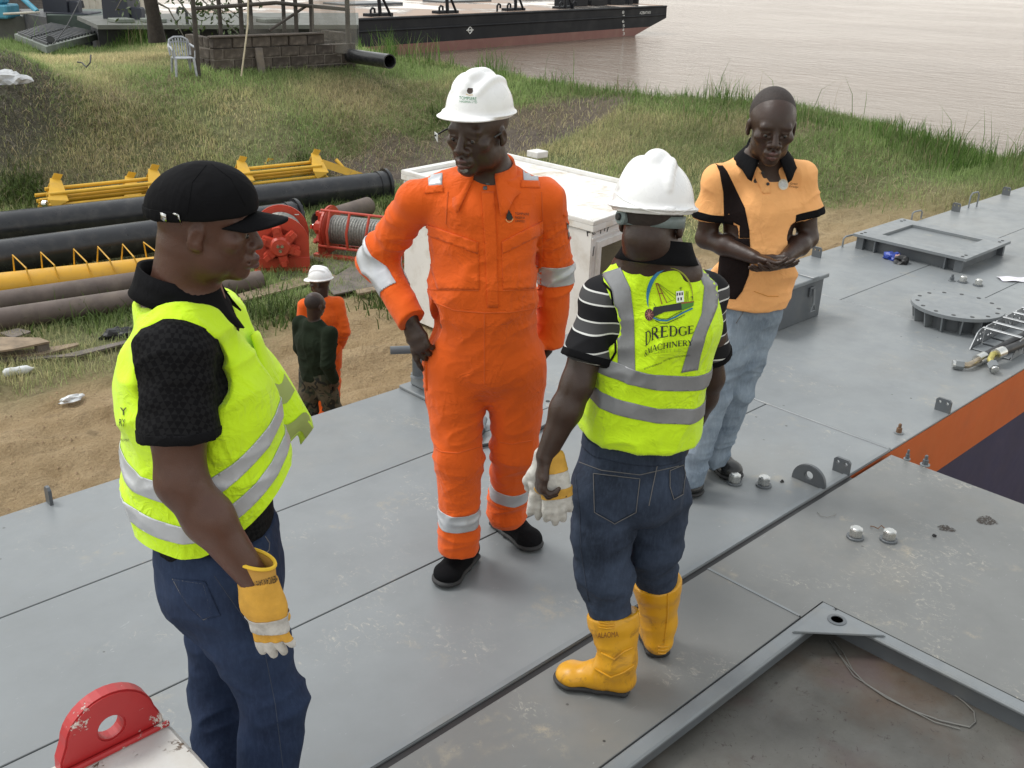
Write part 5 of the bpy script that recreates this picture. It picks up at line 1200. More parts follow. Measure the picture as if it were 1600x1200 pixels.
def refine(V2, F, size):
    """subdivide 2D polygons until edges are short"""
    bm = bmesh.new(); vs = [bm.verts.new((x, y, 0)) for x, y in V2]
    for f in F:
        try: bm.faces.new([vs[i] for i in f])
        except ValueError: pass
    bmesh.ops.triangulate(bm, faces=bm.faces[:])
    for _ in range(6):
        es = [e for e in bm.edges if e.calc_length() > size]
        if not es: break
        bmesh.ops.subdivide_edges(bm, edges=es, cuts=1); bmesh.ops.triangulate(bm, faces=[f for f in bm.faces if len(f.verts) > 3])
    bm.verts.ensure_lookup_table(); bm.verts.index_update(); V = np.array([v.co[:2] for v in bm.verts]); Fo = [[v.index for v in f.verts] for f in bm.faces]; bm.free(); return V, Fo
def patch(cl, polys, name, mat, parent=None, off=.0025, size=7., thick=0., smooth=True):
    """flat print, pocket or trim laid on the garment; outlines are laid out on the cloth as the photograph shows them"""
    V2, F = [], []
    for po in polys:
        if isinstance(po, tuple): v, f = po; F += [[i+len(V2) for i in q] for q in f]; V2 += [tuple(x) for x in v]
        else: F.append(list(range(len(V2), len(V2)+len(po)))); V2 += list(po)
    V, F = refine(V2, F, size); P3, ok = [], []
    for x, y in V:
        c, n = cl.hit(x, y)
        if c is None: P3.append((0, 0, 0)); ok.append(False)
        else: P3.append(tuple(c+n*off)); ok.append(True)
    fz = []
    for f in F:
        if all(ok[i] for i in f):
            q = [Vector(P3[i]) for i in f]
            if max((q[0]-q[1]).length, (q[1]-q[2]).length, (q[2]-q[0]).length) < .10: fz.append(f)
    if not fz: print('EMPTY patch', name); return None
    m = MB(); m.add(P3, fz); me = bpy.data.meshes.new(name); me.from_pydata(m.v, [], m.f)
    bm = bmesh.new(); bm.from_mesh(me); bmesh.ops.delete(bm, geom=[v for v in bm.verts if not v.link_faces], context='VERTS'); bmesh.ops.recalc_face_normals(bm, faces=bm.faces)
    fs = sum((f.normal.dot(Vector(CAM)-f.calc_center_median()) for f in bm.faces))
    if fs < 0: bmesh.ops.reverse_faces(bm, faces=bm.faces)
    bm.normal_update()
    if thick: bmesh.ops.solidify(bm, geom=bm.faces[:], thickness=thick)
    bm.to_mesh(me); bm.free(); return link(name, me, mat, parent or cl.o, smooth=smooth)
def stroke(pts, w):
    """polyline -> list of quads of width w, in picture layout units"""
    out = []
    for (x0, y0), (x1, y1) in zip(pts[:-1], pts[1:]):
        dx, dy = x1-x0, y1-y0; l = math.hypot(dx, dy)+1e-9; nx_, ny_ = -dy/l*w/2, dx/l*w/2
        out.append([(x0+nx_, y0+ny_), (x1+nx_, y1+ny_), (x1-nx_, y1-ny_), (x0-nx_, y0-ny_)])
    return out
def seam(cl, pts, name='seam', mat=None, w=.0022, parent=None, off=.001, n=6):
    """stitched seam: thin raised cord following the cloth through the given points"""
    q = []
    for (x0, y0), (x1, y1) in zip(pts[:-1], pts[1:]):
        for t_ in np.linspace(0, 1, max(2, int(math.hypot(x1-x0, y1-y0)/5)), endpoint=False): q.append((x0+(x1-x0)*t_, y0+(y1-y0)*t_))
    q.append(pts[-1]); P3 = []
    for x, y in q:
        c, nn = cl.hit(x, y)
        if c is not None: P3.append(np.array(c+nn*off))
    if len(P3) < 2: print('EMPTY seam', name); return None
    return MB().tube(P3, w, n).build(name, mat, parent or cl.o, smooth=True)
def text_on(cl, s_, x0, y0, x1, y1, h0, h1, name, mat, off=.0022, parent=None, flip=False, bold=0., vec=None):
    """print s_ along the base line (x0,y0)-(x1,y1), letter heights h0..h1; vec = direction of letter height"""
    v, f = text_mesh(s_); w = v[:, 0].max()
    u = v[:, 0]/w; hh = (h0+(h1-h0)*u)*v[:, 1]/.72; vx, vy = vec or (0, -1)
    X = x0+(x1-x0)*u+vx*hh; Y = y0+(y1-y0)*u+vy*hh
    return patch(cl, [(np.c_[X, Y], f)], name, mat, parent, off, size=5., smooth=False)
# ---- cloth, skin and other materials worn
def cloth(name, c, rough=.85, weave=900, bump=.18, var=.08, vs=6, fuzz=.15, crease=.9):
    t = NT(name); n = t.noise(vs, 5, .6); t.col(t.mix(t.ramp(n, .3, .7), tuple(x*(1-var) for x in c), tuple(min(1, x*(1+var)) for x in c))); t.rough(rough)
    t.b.inputs['Specular IOR Level'].default_value = .05 if max(c) < .03 else .22; t.b.inputs['Sheen Weight'].default_value = fuzz*.4; t.b.inputs['Sheen Roughness'].default_value = .5
    wv = t.noise(weave, 2, .5); big = t.noise(26, 5, .6, dist=.6)
    def ridge(sc, st, ds): n_ = t.noise(sc, 3, .5, dist=ds, stretch=st); r_ = t.mul(t.mul(n_, .5, 'SUBTRACT'), 0, 'ADD'); a_ = t.n('ShaderNodeMath', operation='ABSOLUTE'); t.l(r_, a_.inputs[0]); return t.ramp(a_.outputs[0], 0, .13, 1, 0)
    cr = t.mul(t.mul(ridge(7, (1, 1, .55), 1.2), .9), t.mul(ridge(13, (1, 1, 1.3), 1.6), .45), 'ADD'); msk = t.ramp(t.noise(4.5, 3), .42, .62)
    t.bump(t.mul(t.mul(t.mul(wv, .10), t.mul(big, .5), 'ADD'), t.mul(t.mul(cr, msk), crease), 'ADD'), bump*1.5, .008); return t.m
def denim(name, c0, c1):
    t = NT(name); n = t.noise(5, 6, .65, dist=.4); f = t.noise(120, 4, .7, stretch=(1, 1, .25))
    c = t.mix(t.ramp(n, .35, .68), c0, c1); c = t.mix(t.mul(t.ramp(f, .45, .7), .2), c, tuple(min(1, x*1.6+.015) for x in c1)); t.col(c); t.rough(.85); t.b.inputs['Specular IOR Level'].default_value = .2
    t.bump(t.mul(t.mul(f, .15), t.noise(22, 5, .6, dist=.8), 'ADD'), .3, .006); return t.m
def skin(name, c):
    t = NT(name); n = t.noise(9, 5, .6); t.col(t.mix(t.ramp(n, .3, .7), tuple(x*.82 for x in c), tuple(x*1.15 for x in c))); t.rough(t.ramp(t.noise(40, 3), .3, .7, .30, .50))
    t.b.inputs['Specular IOR Level'].default_value = .46; t.b.inputs['Subsurface Weight'].default_value = .06; t.b.inputs['Subsurface Radius'].default_value = (.01, .004, .002)
    t.bump(t.mul(t.noise(420, 3, .6), t.mul(t.noise(60, 4), 1.4), 'ADD'), .24, .003); return t.m
M_LIPS = M('lips', (.085, .038, .034), .42, var=.15, vs=40, bump=.1, bs=200)
M_EYE = M('eye white', (.10, .08, .066), .25, var=.05); M_IRIS = M('dark iris', (.008, .006, .005), .15, var=0)
M_TAPE = M('silver reflective tape', (.46, .475, .50), .42, .25, var=.07, vs=20, bump=.25, bs=45)
M_TAPED = M('grey reflective tape', (.22, .225, .235), .48, .2, var=.07, vs=20, bump=.2, bs=45)
M_PLWHITE = M('white helmet plastic', (.80, .80, .80), .28, var=.02, dirt=(.6, .58, .55), dirtamt=.2, ds=20)
M_HIVIS = cloth('yellow hi-vis polyester', (.58, .86, .012), .7, 700, .45, .05, 5, .5)
M_ORANGE = cloth('orange coverall cotton', (.71, .104, .008), .8, 800, .36, .06, 5, .3)
M_BLKCLOTH = cloth('black cloth', (.0075, .0075, .0085), .8, 700, .2, .2, 6, .02)
M_PRINTBLK = M('black print', (.012, .014, .013), .6, var=.05)
M_LEATHER = M('black leather', (.012, .012, .012), .32, var=.2, vs=12, bump=.2, bs=70)
M_SOLE = M('black rubber sole', (.018, .018, .019), .65, var=.2)
M_STITCH = M('pale stitching', (.13, .125, .125), .8)
# helmets, collars, shoes
def hardhat(h, parent, k=1., tilt=0., lift=.0, ridge='v', name='hard_hat', dz=.045):
    """white safety helmet fitted on head h"""
    A0 = Head(h.at(0, -.004, dz+lift), h.f*math.cos(tilt)-h.u*math.sin(tilt), h.u*math.cos(tilt)+h.f*math.sin(tilt), h.k*k); at = A0.at; kk = A0.k
    B = Fig(); B.ell(at(0, -.005, 0), np.array((.103, .126, .120))*kk, A0.A, .01)
    B.ell(at(0, -.005, .0), np.array((.1062, .1292, .028))*kk, A0.A, .008)                      # swage above the brim
    B.ell(at(0, -.004, -.003), np.array((.116, .139, .0105))*kk, A0.A, .006)                       # rain brim
    B.ell(at(0, .072, -.010), np.array((.098, .098, .0105))*kk, A0.A@np.array([[1, 0, 0], [0, 1, 0], [0, 0, 1]]), .010)   # peak
    if ridge == 'v':
        for sx in (-1, 0, 1):
            pts = []
            for a in np.linspace(rad(38), rad(128) if sx else rad(140), 12):
                s_ = sx*(.030+.022*math.sin(a*1.0)); w_ = math.sqrt(max(.05, 1-(s_/.103)**2)); pts.append(at(s_, -.005+.122*w_*math.cos(a), .116*w_*math.sin(a)))
            B.chain(pts, [.009*kk]*12 if sx else [.013*kk]*12, .012)
        B.ell(at(0, .035, .110), np.array((.028, .036, .020))*kk, A0.A, .015)
    else:
        for sx in (-1, 1):
            pts = []
            for a in np.linspace(rad(58), rad(150), 12):
                q = (a-rad(58))/rad(92); s_ = sx*(.022+.040*q); w_ = math.sqrt(max(.05, 1-(s_/.103)**2)); pts.append(at(s_, -.005+.123*w_*math.cos(a), .117*w_*math.sin(a)))
            B.chain(pts, [.014*kk*(1-.5*abs(2*i/11-1)) for i in range(12)], .012)
        pts = [at(0, -.005+.120*math.cos(a), .117*math.sin(a)) for a in np.linspace(rad(45), rad(112), 10)]
        B.chain(pts, [.020*kk]*10, .018)
    cl = Cloth(B, name, M_PLWHITE, parent, .0034, cuts=[(at(0, 0, -.016), -A0.u)], smooth=2); cl.H = A0
    m = MB()      # inner shell rim seen from below
    return cl
def ring_strip(pts_in, pts_out, name, mat, parent, th=.003):
    m = MB(); X = np.array([pts_in, pts_out]); me = MB().grid(X).mesh(name); bm = bmesh.new(); bm.from_mesh(me); bm.normal_update(); bmesh.ops.solidify(bm, geom=bm.faces[:], thickness=th); bm.to_mesh(me); bm.free(); return link(name, me, mat, parent, smooth=True)
def collar(c, fwd, up, r, rise, drop, flare, gap, mat, parent, name='collar', point=.02, n=40, squash=1.0):
    """turned-down collar: stands up to `rise` round the neck, folds over and falls `drop`; open at the front by `gap` radians; point = longer tips"""
    r_, f_, u_ = axes(fwd, up); rows = []
    prof = [(0, 0, 0), (.35, .006, 1), (.75, .010, 1), (1., .010, 1)]
    for j, (rr, zz) in enumerate([(r, -.02), (r*1.0, rise*.6), (r*1.02, rise), (r*1.10, rise+.004), (r*1.2, rise*.6), (r+flare*.7, rise-drop*.7), (r+flare, rise-drop)]):
        row = []
        for a in np.linspace(gap/2, 2*math.pi-gap/2, n):
            tip = math.exp(-((min(a, 2*math.pi-a)-gap/2)/.30)**2); sag = -.018*(.5+.5*math.cos(a)) * (1 if j > 0 else 1)
            ext = (point*tip if j >= 5 else 0)*(1 if j == 6 else .5)
            back = -.010*math.cos(a)
            d = f_*math.cos(a)+r_*math.sin(a)*squash; row.append(np.asarray(c)+d*(rr+ext*.8)+u_*(zz+sag-.015*math.cos(a)-ext))
        rows.append(row)
    me = MB().grid(np.array(rows)).mesh(name); bm = bmesh.new(); bm.from_mesh(me); bm.normal_update(); bmesh.ops.solidify(bm, geom=bm.faces[:], thickness=.004); bm.to_mesh(me); bm.free(); return link(name, me, mat, parent, smooth=True)
def shoe(heel, toe, ankle, mat, parent, name='shoe', size=1., boot=None, h=.005, laces=True, sole_mat=None, sneaker=False):
    """heel and toe on the ground; boot = shaft top point for a rubber boot"""
    heel, toe = np.asarray(heel, float), np.asarray(toe, float); d = toe-heel; d[2] = 0; L = np.linalg.norm(d); d /= L; s_ = np.array([-d[1], d[0], 0]); z = np.array([0, 0, 1.])
    q = lambda u, v, w: heel+d*L*u+s_*v*size+z*w*size+z*0
    B = Fig(); B.seg(q(.14, 0, .045), q(.42, 0, .045), (.036*size, .035*size), (.041*size, .034*size), s_, .02)
    B.seg(q(.42, 0, .044), q(.80, 0, .036), (.041*size, .036*size), (.046*size, .028*size), s_, .025); B.ell(q(.84, 0, .034), np.array((.048, .045, .030))*size, np.array([s_, d, z]), .02)
    if boot is None:
        B.cone(q(.20, 0, .06), q(.24, 0, .115), .036*size, .040*size, .02); B.cone(q(.30, 0, .09), q(.55, 0, .06), .030*size, .028*size, .03)
    else:
        b = np.asarray(boot, float); m_ = q(.22, 0, .12)
        B.cone(q(.18, 0, .06), m_, .044*size, .049*size, .03); B.seg(m_, m_*.45+b*.55, (.052*size, .053*size), (.062*size, .064*size), s_, .03); B.seg(m_*.45+b*.55, b, (.064*size, .066*size), (.074*size, .076*size), s_, .02); B.cone(q(.28, 0, .10), q(.5, 0, .06), .036*size, .032*size, .04)
        rim = nz(b-m_); B.seg(b-rim*.03, b-rim*.012, (.0765*size, .0785*size), (.0765*size, .0785*size), s_, .004)
    cuts = [(heel+z*.016, -z)]
    if boot is not None: cuts.append((b-rim*.004, rim))
    cl = Cloth(B, name, mat, parent, h, cuts=cuts, disp=fold_fn([(q(.35, 0, .1), d, .07, .004 if boot is not None else .0015, .022)]+([(m_*.6+b*.4, z, .1, .003, .04)] if boot is not None else []), .0008, 12), smooth=2)
    S_ = Fig(); S_.seg(q(.10, 0, .014), q(.45, 0, .014), (.041*size, .018), (.043*size, .018), s_, .02); S_.seg(q(.45, 0, .014), q(.86, 0, .014), (.043*size, .018), (.050*size, .018), s_, .02); S_.ell(q(.86, 0, .016), np.array((.051, .048, .016))*size, np.array([s_, d, z]), .02)
    Cloth(S_, 'sole', sole_mat or M_SOLE, cl.o, .005, cuts=[(heel+z*.0005, -z), (heel+z*(.026 if not sneaker else .034), z)], smooth=1)
    if laces:
        m = MB()
        for i in range(5):
            u = .36+.055*i; w = (.112, .102, .093, .085, .078)[i]; a, b2 = q(u, -.020, w-.012), q(u+.03, .020, w-.014); c = (a+b2)/2+z*.010*size
            m.tube([a, c, b2], .0032, 6); a, b2 = q(u, .020, w-.012), q(u+.03, -.020, w-.014); m.tube([a, (a+b2)/2+z*.011*size, b2], .0032, 6)
        for sx in (-1, 1): m.tube([q(.34, 0, .118), q(.33, sx*.018, .128), q(.36, sx*.034, .108)], .003, 6)
        m.build('lace', M_SOLE, cl.o, smooth=True)
    return cl
def jeans_fig(pel, hips, knees, ankles, L, w=(.165, .12), thigh=(.092, .088), knee=.066, hem=.058, waist=None, up=None):
    B = Fig(); up = np.array([0, 0, 1.]) if up is None else up
    B.seg(pel+up*.12, pel-up*.02, (w[0]*.97, w[1]*.95), (w[0]*1.03, w[1]*1.05), L, .03)
    for hp_, kn, an in zip(hips, knees, ankles):
        B.seg(hp_, hp_*.5+kn*.5, thigh, (thigh[0]*.88, thigh[1]*.9), L, .045); B.cone(hp_*.5+kn*.5, kn, thigh[0]*.86, knee, .03); B.cone(kn, an, knee, hem, .025)
    return B
# ------------------------------------------------------------------ the people
UP = np.array([0, 0, 1.])
M_BEARD = M('greying beard', (.20, .195, .19), .9, var=.7, vs=150, bump=.5, bs=250)
def person(name, base, label): return thing(name, base, label, 'person', None)
def W3(s_, d_, z_): return R_*s_+E_*d_+UP*z_          # sideways, away, height
def dist(a, b): return float(np.linalg.norm(np.asarray(a)-np.asarray(b)))
M_SKIN_D = skin('dark brown skin', (.038, .0193, .0130)); M_SKIN_M = skin('brown skin', (.082, .034, .021)); M_HAIR = M('short black hair', (.024, .0155, .0125), .7, var=.25, vs=60, bump=.3, bs=300)
M_GREYHAIR = M('grey stubble', (.30, .29, .28), .9, var=.4, vs=80, bump=.5, bs=250)
# ---------- man in the orange coverall
def man_orange():
    T = person('person', P(745, 880, 0)*np.array([1, 1, 0]), 'man in bright orange coverall and white hard hat, hand on his hip')
    f = nz(-E_*.97-R_*.16); lat = nz(np.cross(UP, f))       # lat = his left (picture right)
    hd = Head(D(748, 203, 3.37), nz(-E_*.87-R_*.46-UP*.10), UP*.98-E_*.12-R_*.05, 1.12)
    nb = D(765, 271, 3.45); ch = D(754, 345, 3.44); wa = D(754, 470, 3.42); pe = D(757, 560, 3.42)
    sR, sL = D(650, 312, 3.45), D(853, 312, 3.47)
    eR, wR = D(588, 405, 3.56), D(641, 497, 3.38)
    eL, wL = D(866, 428, 3.56), D(860, 530, 3.55)
    hR, hL = D(708, 580, 3.42), D(806, 580, 3.43); kR, kL = D(716, 712, 3.34), D(805, 700, 3.42); aR, aL = D(718, 842, 3.33), D(792, 790, 3.53)
    B = Fig(); hd.add(B, full=1.08); hd.neck(B, nb, .060, .068)
    B.seg(nb-UP*.04, ch, (.13, .09), (.165, .115), lat, .04); B.seg(ch, wa, (.165, .115), (.15, .12), lat); B.seg(wa, pe, (.15, .12), (.16, .12), lat)
    for s_, e, w in ((sR, eR, wR), (sL, eL, wL)): B.cone(s_, e, .05, .042, .03); B.cone(e, w, .042, .029, .02)
    for h_, k, a in ((hR, kR, aR), (hL, kL, aL)): B.cone(h_, k, .075, .052, .03); B.cone(k, a-UP*.03, .05, .038, .02)
    # right hand hanging from the hip, index finger down
    hdr = nz(D(662, 556, 3.335)-wR); hand(B, wR+hdr*.02, hdr, nz(-E_*.9-R_*.35), 1, 1.07, curl=((.12, .2, .1), (.45, .75, .4), (.6, .85, .5), (.7, .9, .5)), tuck=.6, k=.005)
    hl = nz(wL-eL); hand(B, wL+hl*.01, nz(hl*.5-lat*.9-f*.1), nz(-f), 1, 1., curl=(.3, .5, .3), tuck=.8, k=.005)
    body = link('body', B.mesh('body', .0042, smooth=2), M_SKIN_D, T, smooth=True)
    eyes(hd, T)
    # coverall
    C = Fig()
    C.seg(nb-UP*.055, ch+UP*.03, (.095, .080), (.185, .125), lat, .05); C.seg(ch+UP*.03, wa+UP*.06, (.192, .135), (.180, .145), lat, .04); C.seg(wa+UP*.06, wa, (.180, .145), (.176, .138), lat, .03); C.seg(wa, pe, (.178, .14), (.196, .142), lat, .04)
    C.seg(nb-UP*.022-lat*.06, sR, (.050, .080), (.058, .070), UP, .05); C.seg(nb-UP*.022+lat*.06, sL, (.050, .080), (.058, .070), UP, .05)
    for s_, e, w in ((sR, eR, wR), (sL, eL, wL)):
        C.cone(s_, e, .066, .062, .03); C.cone(e, w+nz(w-e)*.03, .062, .052, .03)
    for h_, k, a in ((hR, kR, aR), (hL, kL, aL)):
        C.seg(h_+UP*.03, k, (.112, .115), (.082, .085), lat, .05); C.cone(k, a, .084, .071, .03)
        C.seg(a+UP*.035, a-UP*.025, (.077, .077), (.076, .076), lat, .012)          # turned-up hem
    jf = [(eR, nz(eR-sR), .13, .009, .045), (eL, nz(eL-sL), .13, .009, .05), (kR, UP, .15, .005, .06), (kL, UP, .15, .005, .06), (aR+UP*.08, UP, .10, .007, .035), (aL+UP*.06, UP, .10, .008, .033), (pe-UP*.10, UP, .16, .006, .07), (wa+UP*.05, UP, .2, .007, .05), (sR*.6+eR*.4, nz(eR-sR), .10, .005, .05), (sL*.6+eL*.4, nz(eL-sL), .10, .005, .05)]
    cuts = [(wR+nz(wR-eR)*.012, nz(wR-eR)+R_*.1, wR, .12), (wL+nz(wL-eL)*.022, nz(wL-eL), wL, .12), (aR-UP*.045, -UP), (nb+UP*.012+f*.02, nz(UP+f*.25))]
    # open V at the throat
    C.cone(nb+f*.16+UP*.05, nb+f*.155-UP*.075, .058, .012, .01, -1)
    cv = Cloth(C, 'coverall', M_ORANGE, T, .0048, cuts, fold_fn([(c_, a_, r_*1.1, m_*1.0, l_) for c_, a_, r_, m_, l_ in jf], .0044, 8, .4, 3.1), smooth=2)
    Cloth(Fig().seg(nb-UP*.10+f*.03, nb-UP*.01+f*.01, (.085, .075), (.066, .062), lat, .02), 'undershirt', M_BLKCLOTH, T, .006)
    collar(nb+UP*.0+f*.014, f, UP+f*.16, .074, .046, .066, .056, .85, M_ORANGE, cv.o, 'collar', .05, squash=1.05)
    # reflective tape on shoulders, arms and legs; stitched pockets, placket, waist seam
    src = cv.src
    def limbband(a, b, t0, t1, ctr, name='reflective_tape', r=.17, tilt=None):
        u = nz(np.asarray(b)-np.asarray(a)); u2 = nz(u+(tilt if tilt is not None else 0))
        return band(src, [(np.asarray(a)+(np.asarray(b)-np.asarray(a))*t1, u2), (np.asarray(a)+(np.asarray(b)-np.asarray(a))*t0, -u2)], name, M_TAPE, cv.o, local=(ctr, r))
    limbband(sR, eR, .82, 1.08, eR*.95+sR*.05, r=.165); limbband(eL, wL, -.18, .12, eL, r=.125)
    limbband(kR, aR, .60, .80, kR*.3+aR*.7, r=.115); limbband(kL, aL, .55, .76, kL*.35+aL*.65, r=.105)
    for po in ([(668, 256), (692, 251), (691, 290), (670, 292)], [(816, 249), (840, 252), (841, 284), (818, 283)]): patch(cv, [po], 'shoulder_tape', M_TAPE, thick=.002)
    for po in ([(666, 291), (692, 289), (694, 300), (664, 303)], [(814, 282), (842, 283), (844, 294), (813, 293)]): patch(cv, [po], 'shoulder_tab', M_ORANGE, thick=.003, off=.003)
    patch(cv, [[(752, 300), (772, 300), (776, 380), (778, 480), (762, 480), (758, 380)]], 'placket', M_ORANGE, thick=.004, off=.004)
    patch(cv, [[(668, 351), (747, 379), (747, 396), (665, 366)]], 'pocket_flap', M_ORANGE, thick=.005, off=.006); patch(cv, [[(848, 345), (784, 378), (785, 396), (848, 364)]], 'pocket_flap', M_ORANGE, thick=.005, off=.006)
    patch(cv, [[(666, 366), (748, 394), (749, 452), (684, 452), (674, 420)]], 'chest_pocket', M_ORANGE, thick=.003, off=.003); patch(cv, [[(784, 394), (848, 364), (846, 450), (786, 452)]], 'chest_pocket', M_ORANGE, thick=.003, off=.003)
    M_OSEAM = M('orange seam', (.62, .10, .012), .85)
    for pts in ([(668, 468), (710, 485), (757, 489), (800, 488), (847, 480)], [(668, 452), (748, 454)], [(786, 454), (846, 452)], [(757, 490), (757, 600)], [(664, 690), (690, 706), (715, 708), (750, 698)], [(776, 690), (800, 694), (832, 688)], [(668, 500), (664, 600), (672, 760)], [(700, 300), (697, 350)], [(846, 300), (848, 345)]): seam(cv, pts, 'seam', M_OSEAM, .0024, off=.0)
    for x, y in ((762, 286), (758, 294)): patch(cv, [[(x-3, y-2), (x+3, y-3), (x+3, y+3), (x-3, y+3)]], 'snap', M_STEELD, thick=.003, off=.004)
    # emblem on the chest and pocket badge on the sleeve
    dr = [(794.5, 327), (798, 334), (800, 340), (799.5, 344), (797, 343), (797, 339), (799, 336)]
    drop = [(794.3, 327.5), (797, 332), (798, 337.5), (799.2, 336), (800.8, 340), (799.5, 343), (796, 344.3), (792.5, 343.4), (790.6, 340.5), (791.2, 336), (793.4, 331.5)]
    patch(cv, [drop], 'emblem', M_PRINTBLK, off=.004)
    arc = [(796+8.2*math.cos(a)*.75-.8, 338.3+8.8*math.sin(a)) for a in np.linspace(2.6, .35, 9)]; patch(cv, stroke(arc, 1.0), 'emblem', M('pale orange print', (.9, .55, .25), .7), off=.004)
    for i, (s_, x1) in enumerate((('TOMPSERE', 825.5), ('NIGERIA', 819), ('LIMITED', 819))): text_on(cv, s_, 804, 335.6+5.6*i, x1, 336.2+5.6*i, 3.6, 3.6, 'lettering', M_PRINTBLK, off=.004)
    patch(cv, [[(880, 335), (893, 338), (896, 342), (884, 343)]], 'sleeve_flap', M_ORANGE, thick=.004, off=.005)
    patch(cv, [[(884, 346), (891, 346), (895, 373), (888, 374)]], 'sleeve_badge', M_TAPED, off=.003); patch(cv, [[(884.5, 348), (891, 348), (891.6, 352), (885, 352.5)]], 'sleeve_badge', M_PRINTBLK, off=.0036); patch(cv, [[(887.4, 370), (894.4, 369.5), (895, 373), (888, 374)]], 'sleeve_badge', M_REDCHIP, off=.0036)
    patch(cv, [[(660, 562), (667, 560), (668, 610), (662, 611)]], 'thigh_pocket', M_ORANGE, thick=.012, off=.006)
    # shoes
    shoe(P(740, 866, 0), P(690, 918, 0), aR, M_BLKCLOTH, T, 'sneaker', 1.12, sneaker=True); shoe(P(771, 814, 0), P(838, 862, 0), aL, M_BLKCLOTH, T, 'sneaker', 1.12, sneaker=True)
    # helmet with emblem, beard, glasses
    hat = hardhat(hd, T, .90, rad(-5), .0, 'v', dz=.056)
    dk = [(731, 137.5), (732.2, 140), (734.5, 141.8), (737, 141.4), (738.6, 138), (739.2, 142.5), (737.5, 145.8), (734, 147), (730.8, 145.5), (729.3, 142)]
    patch(hat, [dk], 'emblem', M('dark brown print', (.05, .03, .02), .6), off=.001); M_GREENP = M('green print', (.01, .20, .06), .6, var=.05)
    patch(hat, stroke([(728, 147), (733, 149), (739, 148.2)], .9), 'emblem', M('ochre print', (.6, .4, .12), .6), off=.001)
    text_on(hat, 'TOMPSERE', 717.5, 155.4, 744.5, 157.2, 5.4, 5.4, 'lettering', M_GREENP, off=.001); text_on(hat, 'NIGERIA LTD', 718, 160.0, 745.5, 161.6, 3.2, 3.2, 'lettering', M_GREENP, off=.001)
    tth = Fig(); tth.cone(hd.at(-.014, .0955, -.0738), hd.at(.014, .0955, -.0738), .0036, .0036, .003); tth.cone(hd.at(-.010, .0985, -.0738), hd.at(.010, .0985, -.0738), .0032, .0032, .003); Cloth(tth, 'teeth', M('teeth', (.62, .58, .50), .3, var=.05), T, .002)
    G_ = Fig(); G_.ell(hd.at(0, .064, -.104), (.027, .025, .021), hd.A, .01); G_.ell(hd.at(0, .088, -.095), (.018, .010, .010), hd.A, .01)
    Cloth(G_, 'beard', M_BEARD, T, .004, disp=lambda V: .002*(noise(V*220)-.5)-.0012)
    gl = MB(); L0 = hd.at(-.078, -.02, .004); gl.tube([L0, hd.at(-.080, .05, .0)], .0028, 6)
    gl.build('spectacle_arm', M_BLACK, T, smooth=True); MB().tube([hd.at(.078, -.02, .004), hd.at(.082, .05, .002), hd.at(.086, .10, -.004)], .0028, 6).build('spectacle_arm', M_BLACK, T, smooth=True)
    m = MB(); m.prism([hd.at(.076, .100, .002), hd.at(.094, .088, .004), hd.at(.094, .086, -.012), hd.at(.078, .098, -.022)], hd.f*.003); m.build('spectacle_lens', M_BOT, T)
    return T
man_orange()
# ---------- man in the black cap and hi-vis vest (seen from his right side)
M_JEAN1 = denim('dark blue denim', (.012, .020, .046), (.024, .040, .085)); M_JEAN3 = denim('faded navy denim', (.016, .022, .036), (.045, .062, .10)); M_JEAN4 = denim('pale blue denim', (.13, .17, .22), (.27, .325, .385))
def diamond_cloth():
    t = NT('black diamond knit'); mp = t.n('ShaderNodeMapping'); mp.inputs['Rotation'].default_value = (0, rad(45), rad(45)); t.l(t.co, mp.inputs[0])
    ck = t.n('ShaderNodeTexChecker'); ck.inputs['Scale'].default_value = 95; t.l(mp.outputs[0], ck.inputs[0]); n = t.noise(6, 4)
    t.col(t.mix(ck.outputs['Fac'], t.mix(n, (.0055, .0055, .0065), (.008, .008, .009)), (.0135, .0135, .0145))); t.rough(.75); t.b.inputs['Sheen Weight'].default_value = .0; t.b.inputs['Specular IOR Level'].default_value = .05
    t.bump(t.mul(ck.outputs['Fac'], .3), .25, .003); return t.m
M_DIAM = diamond_cloth(); M_DSEAM = M('denim seam', (.035, .045, .07), .9)
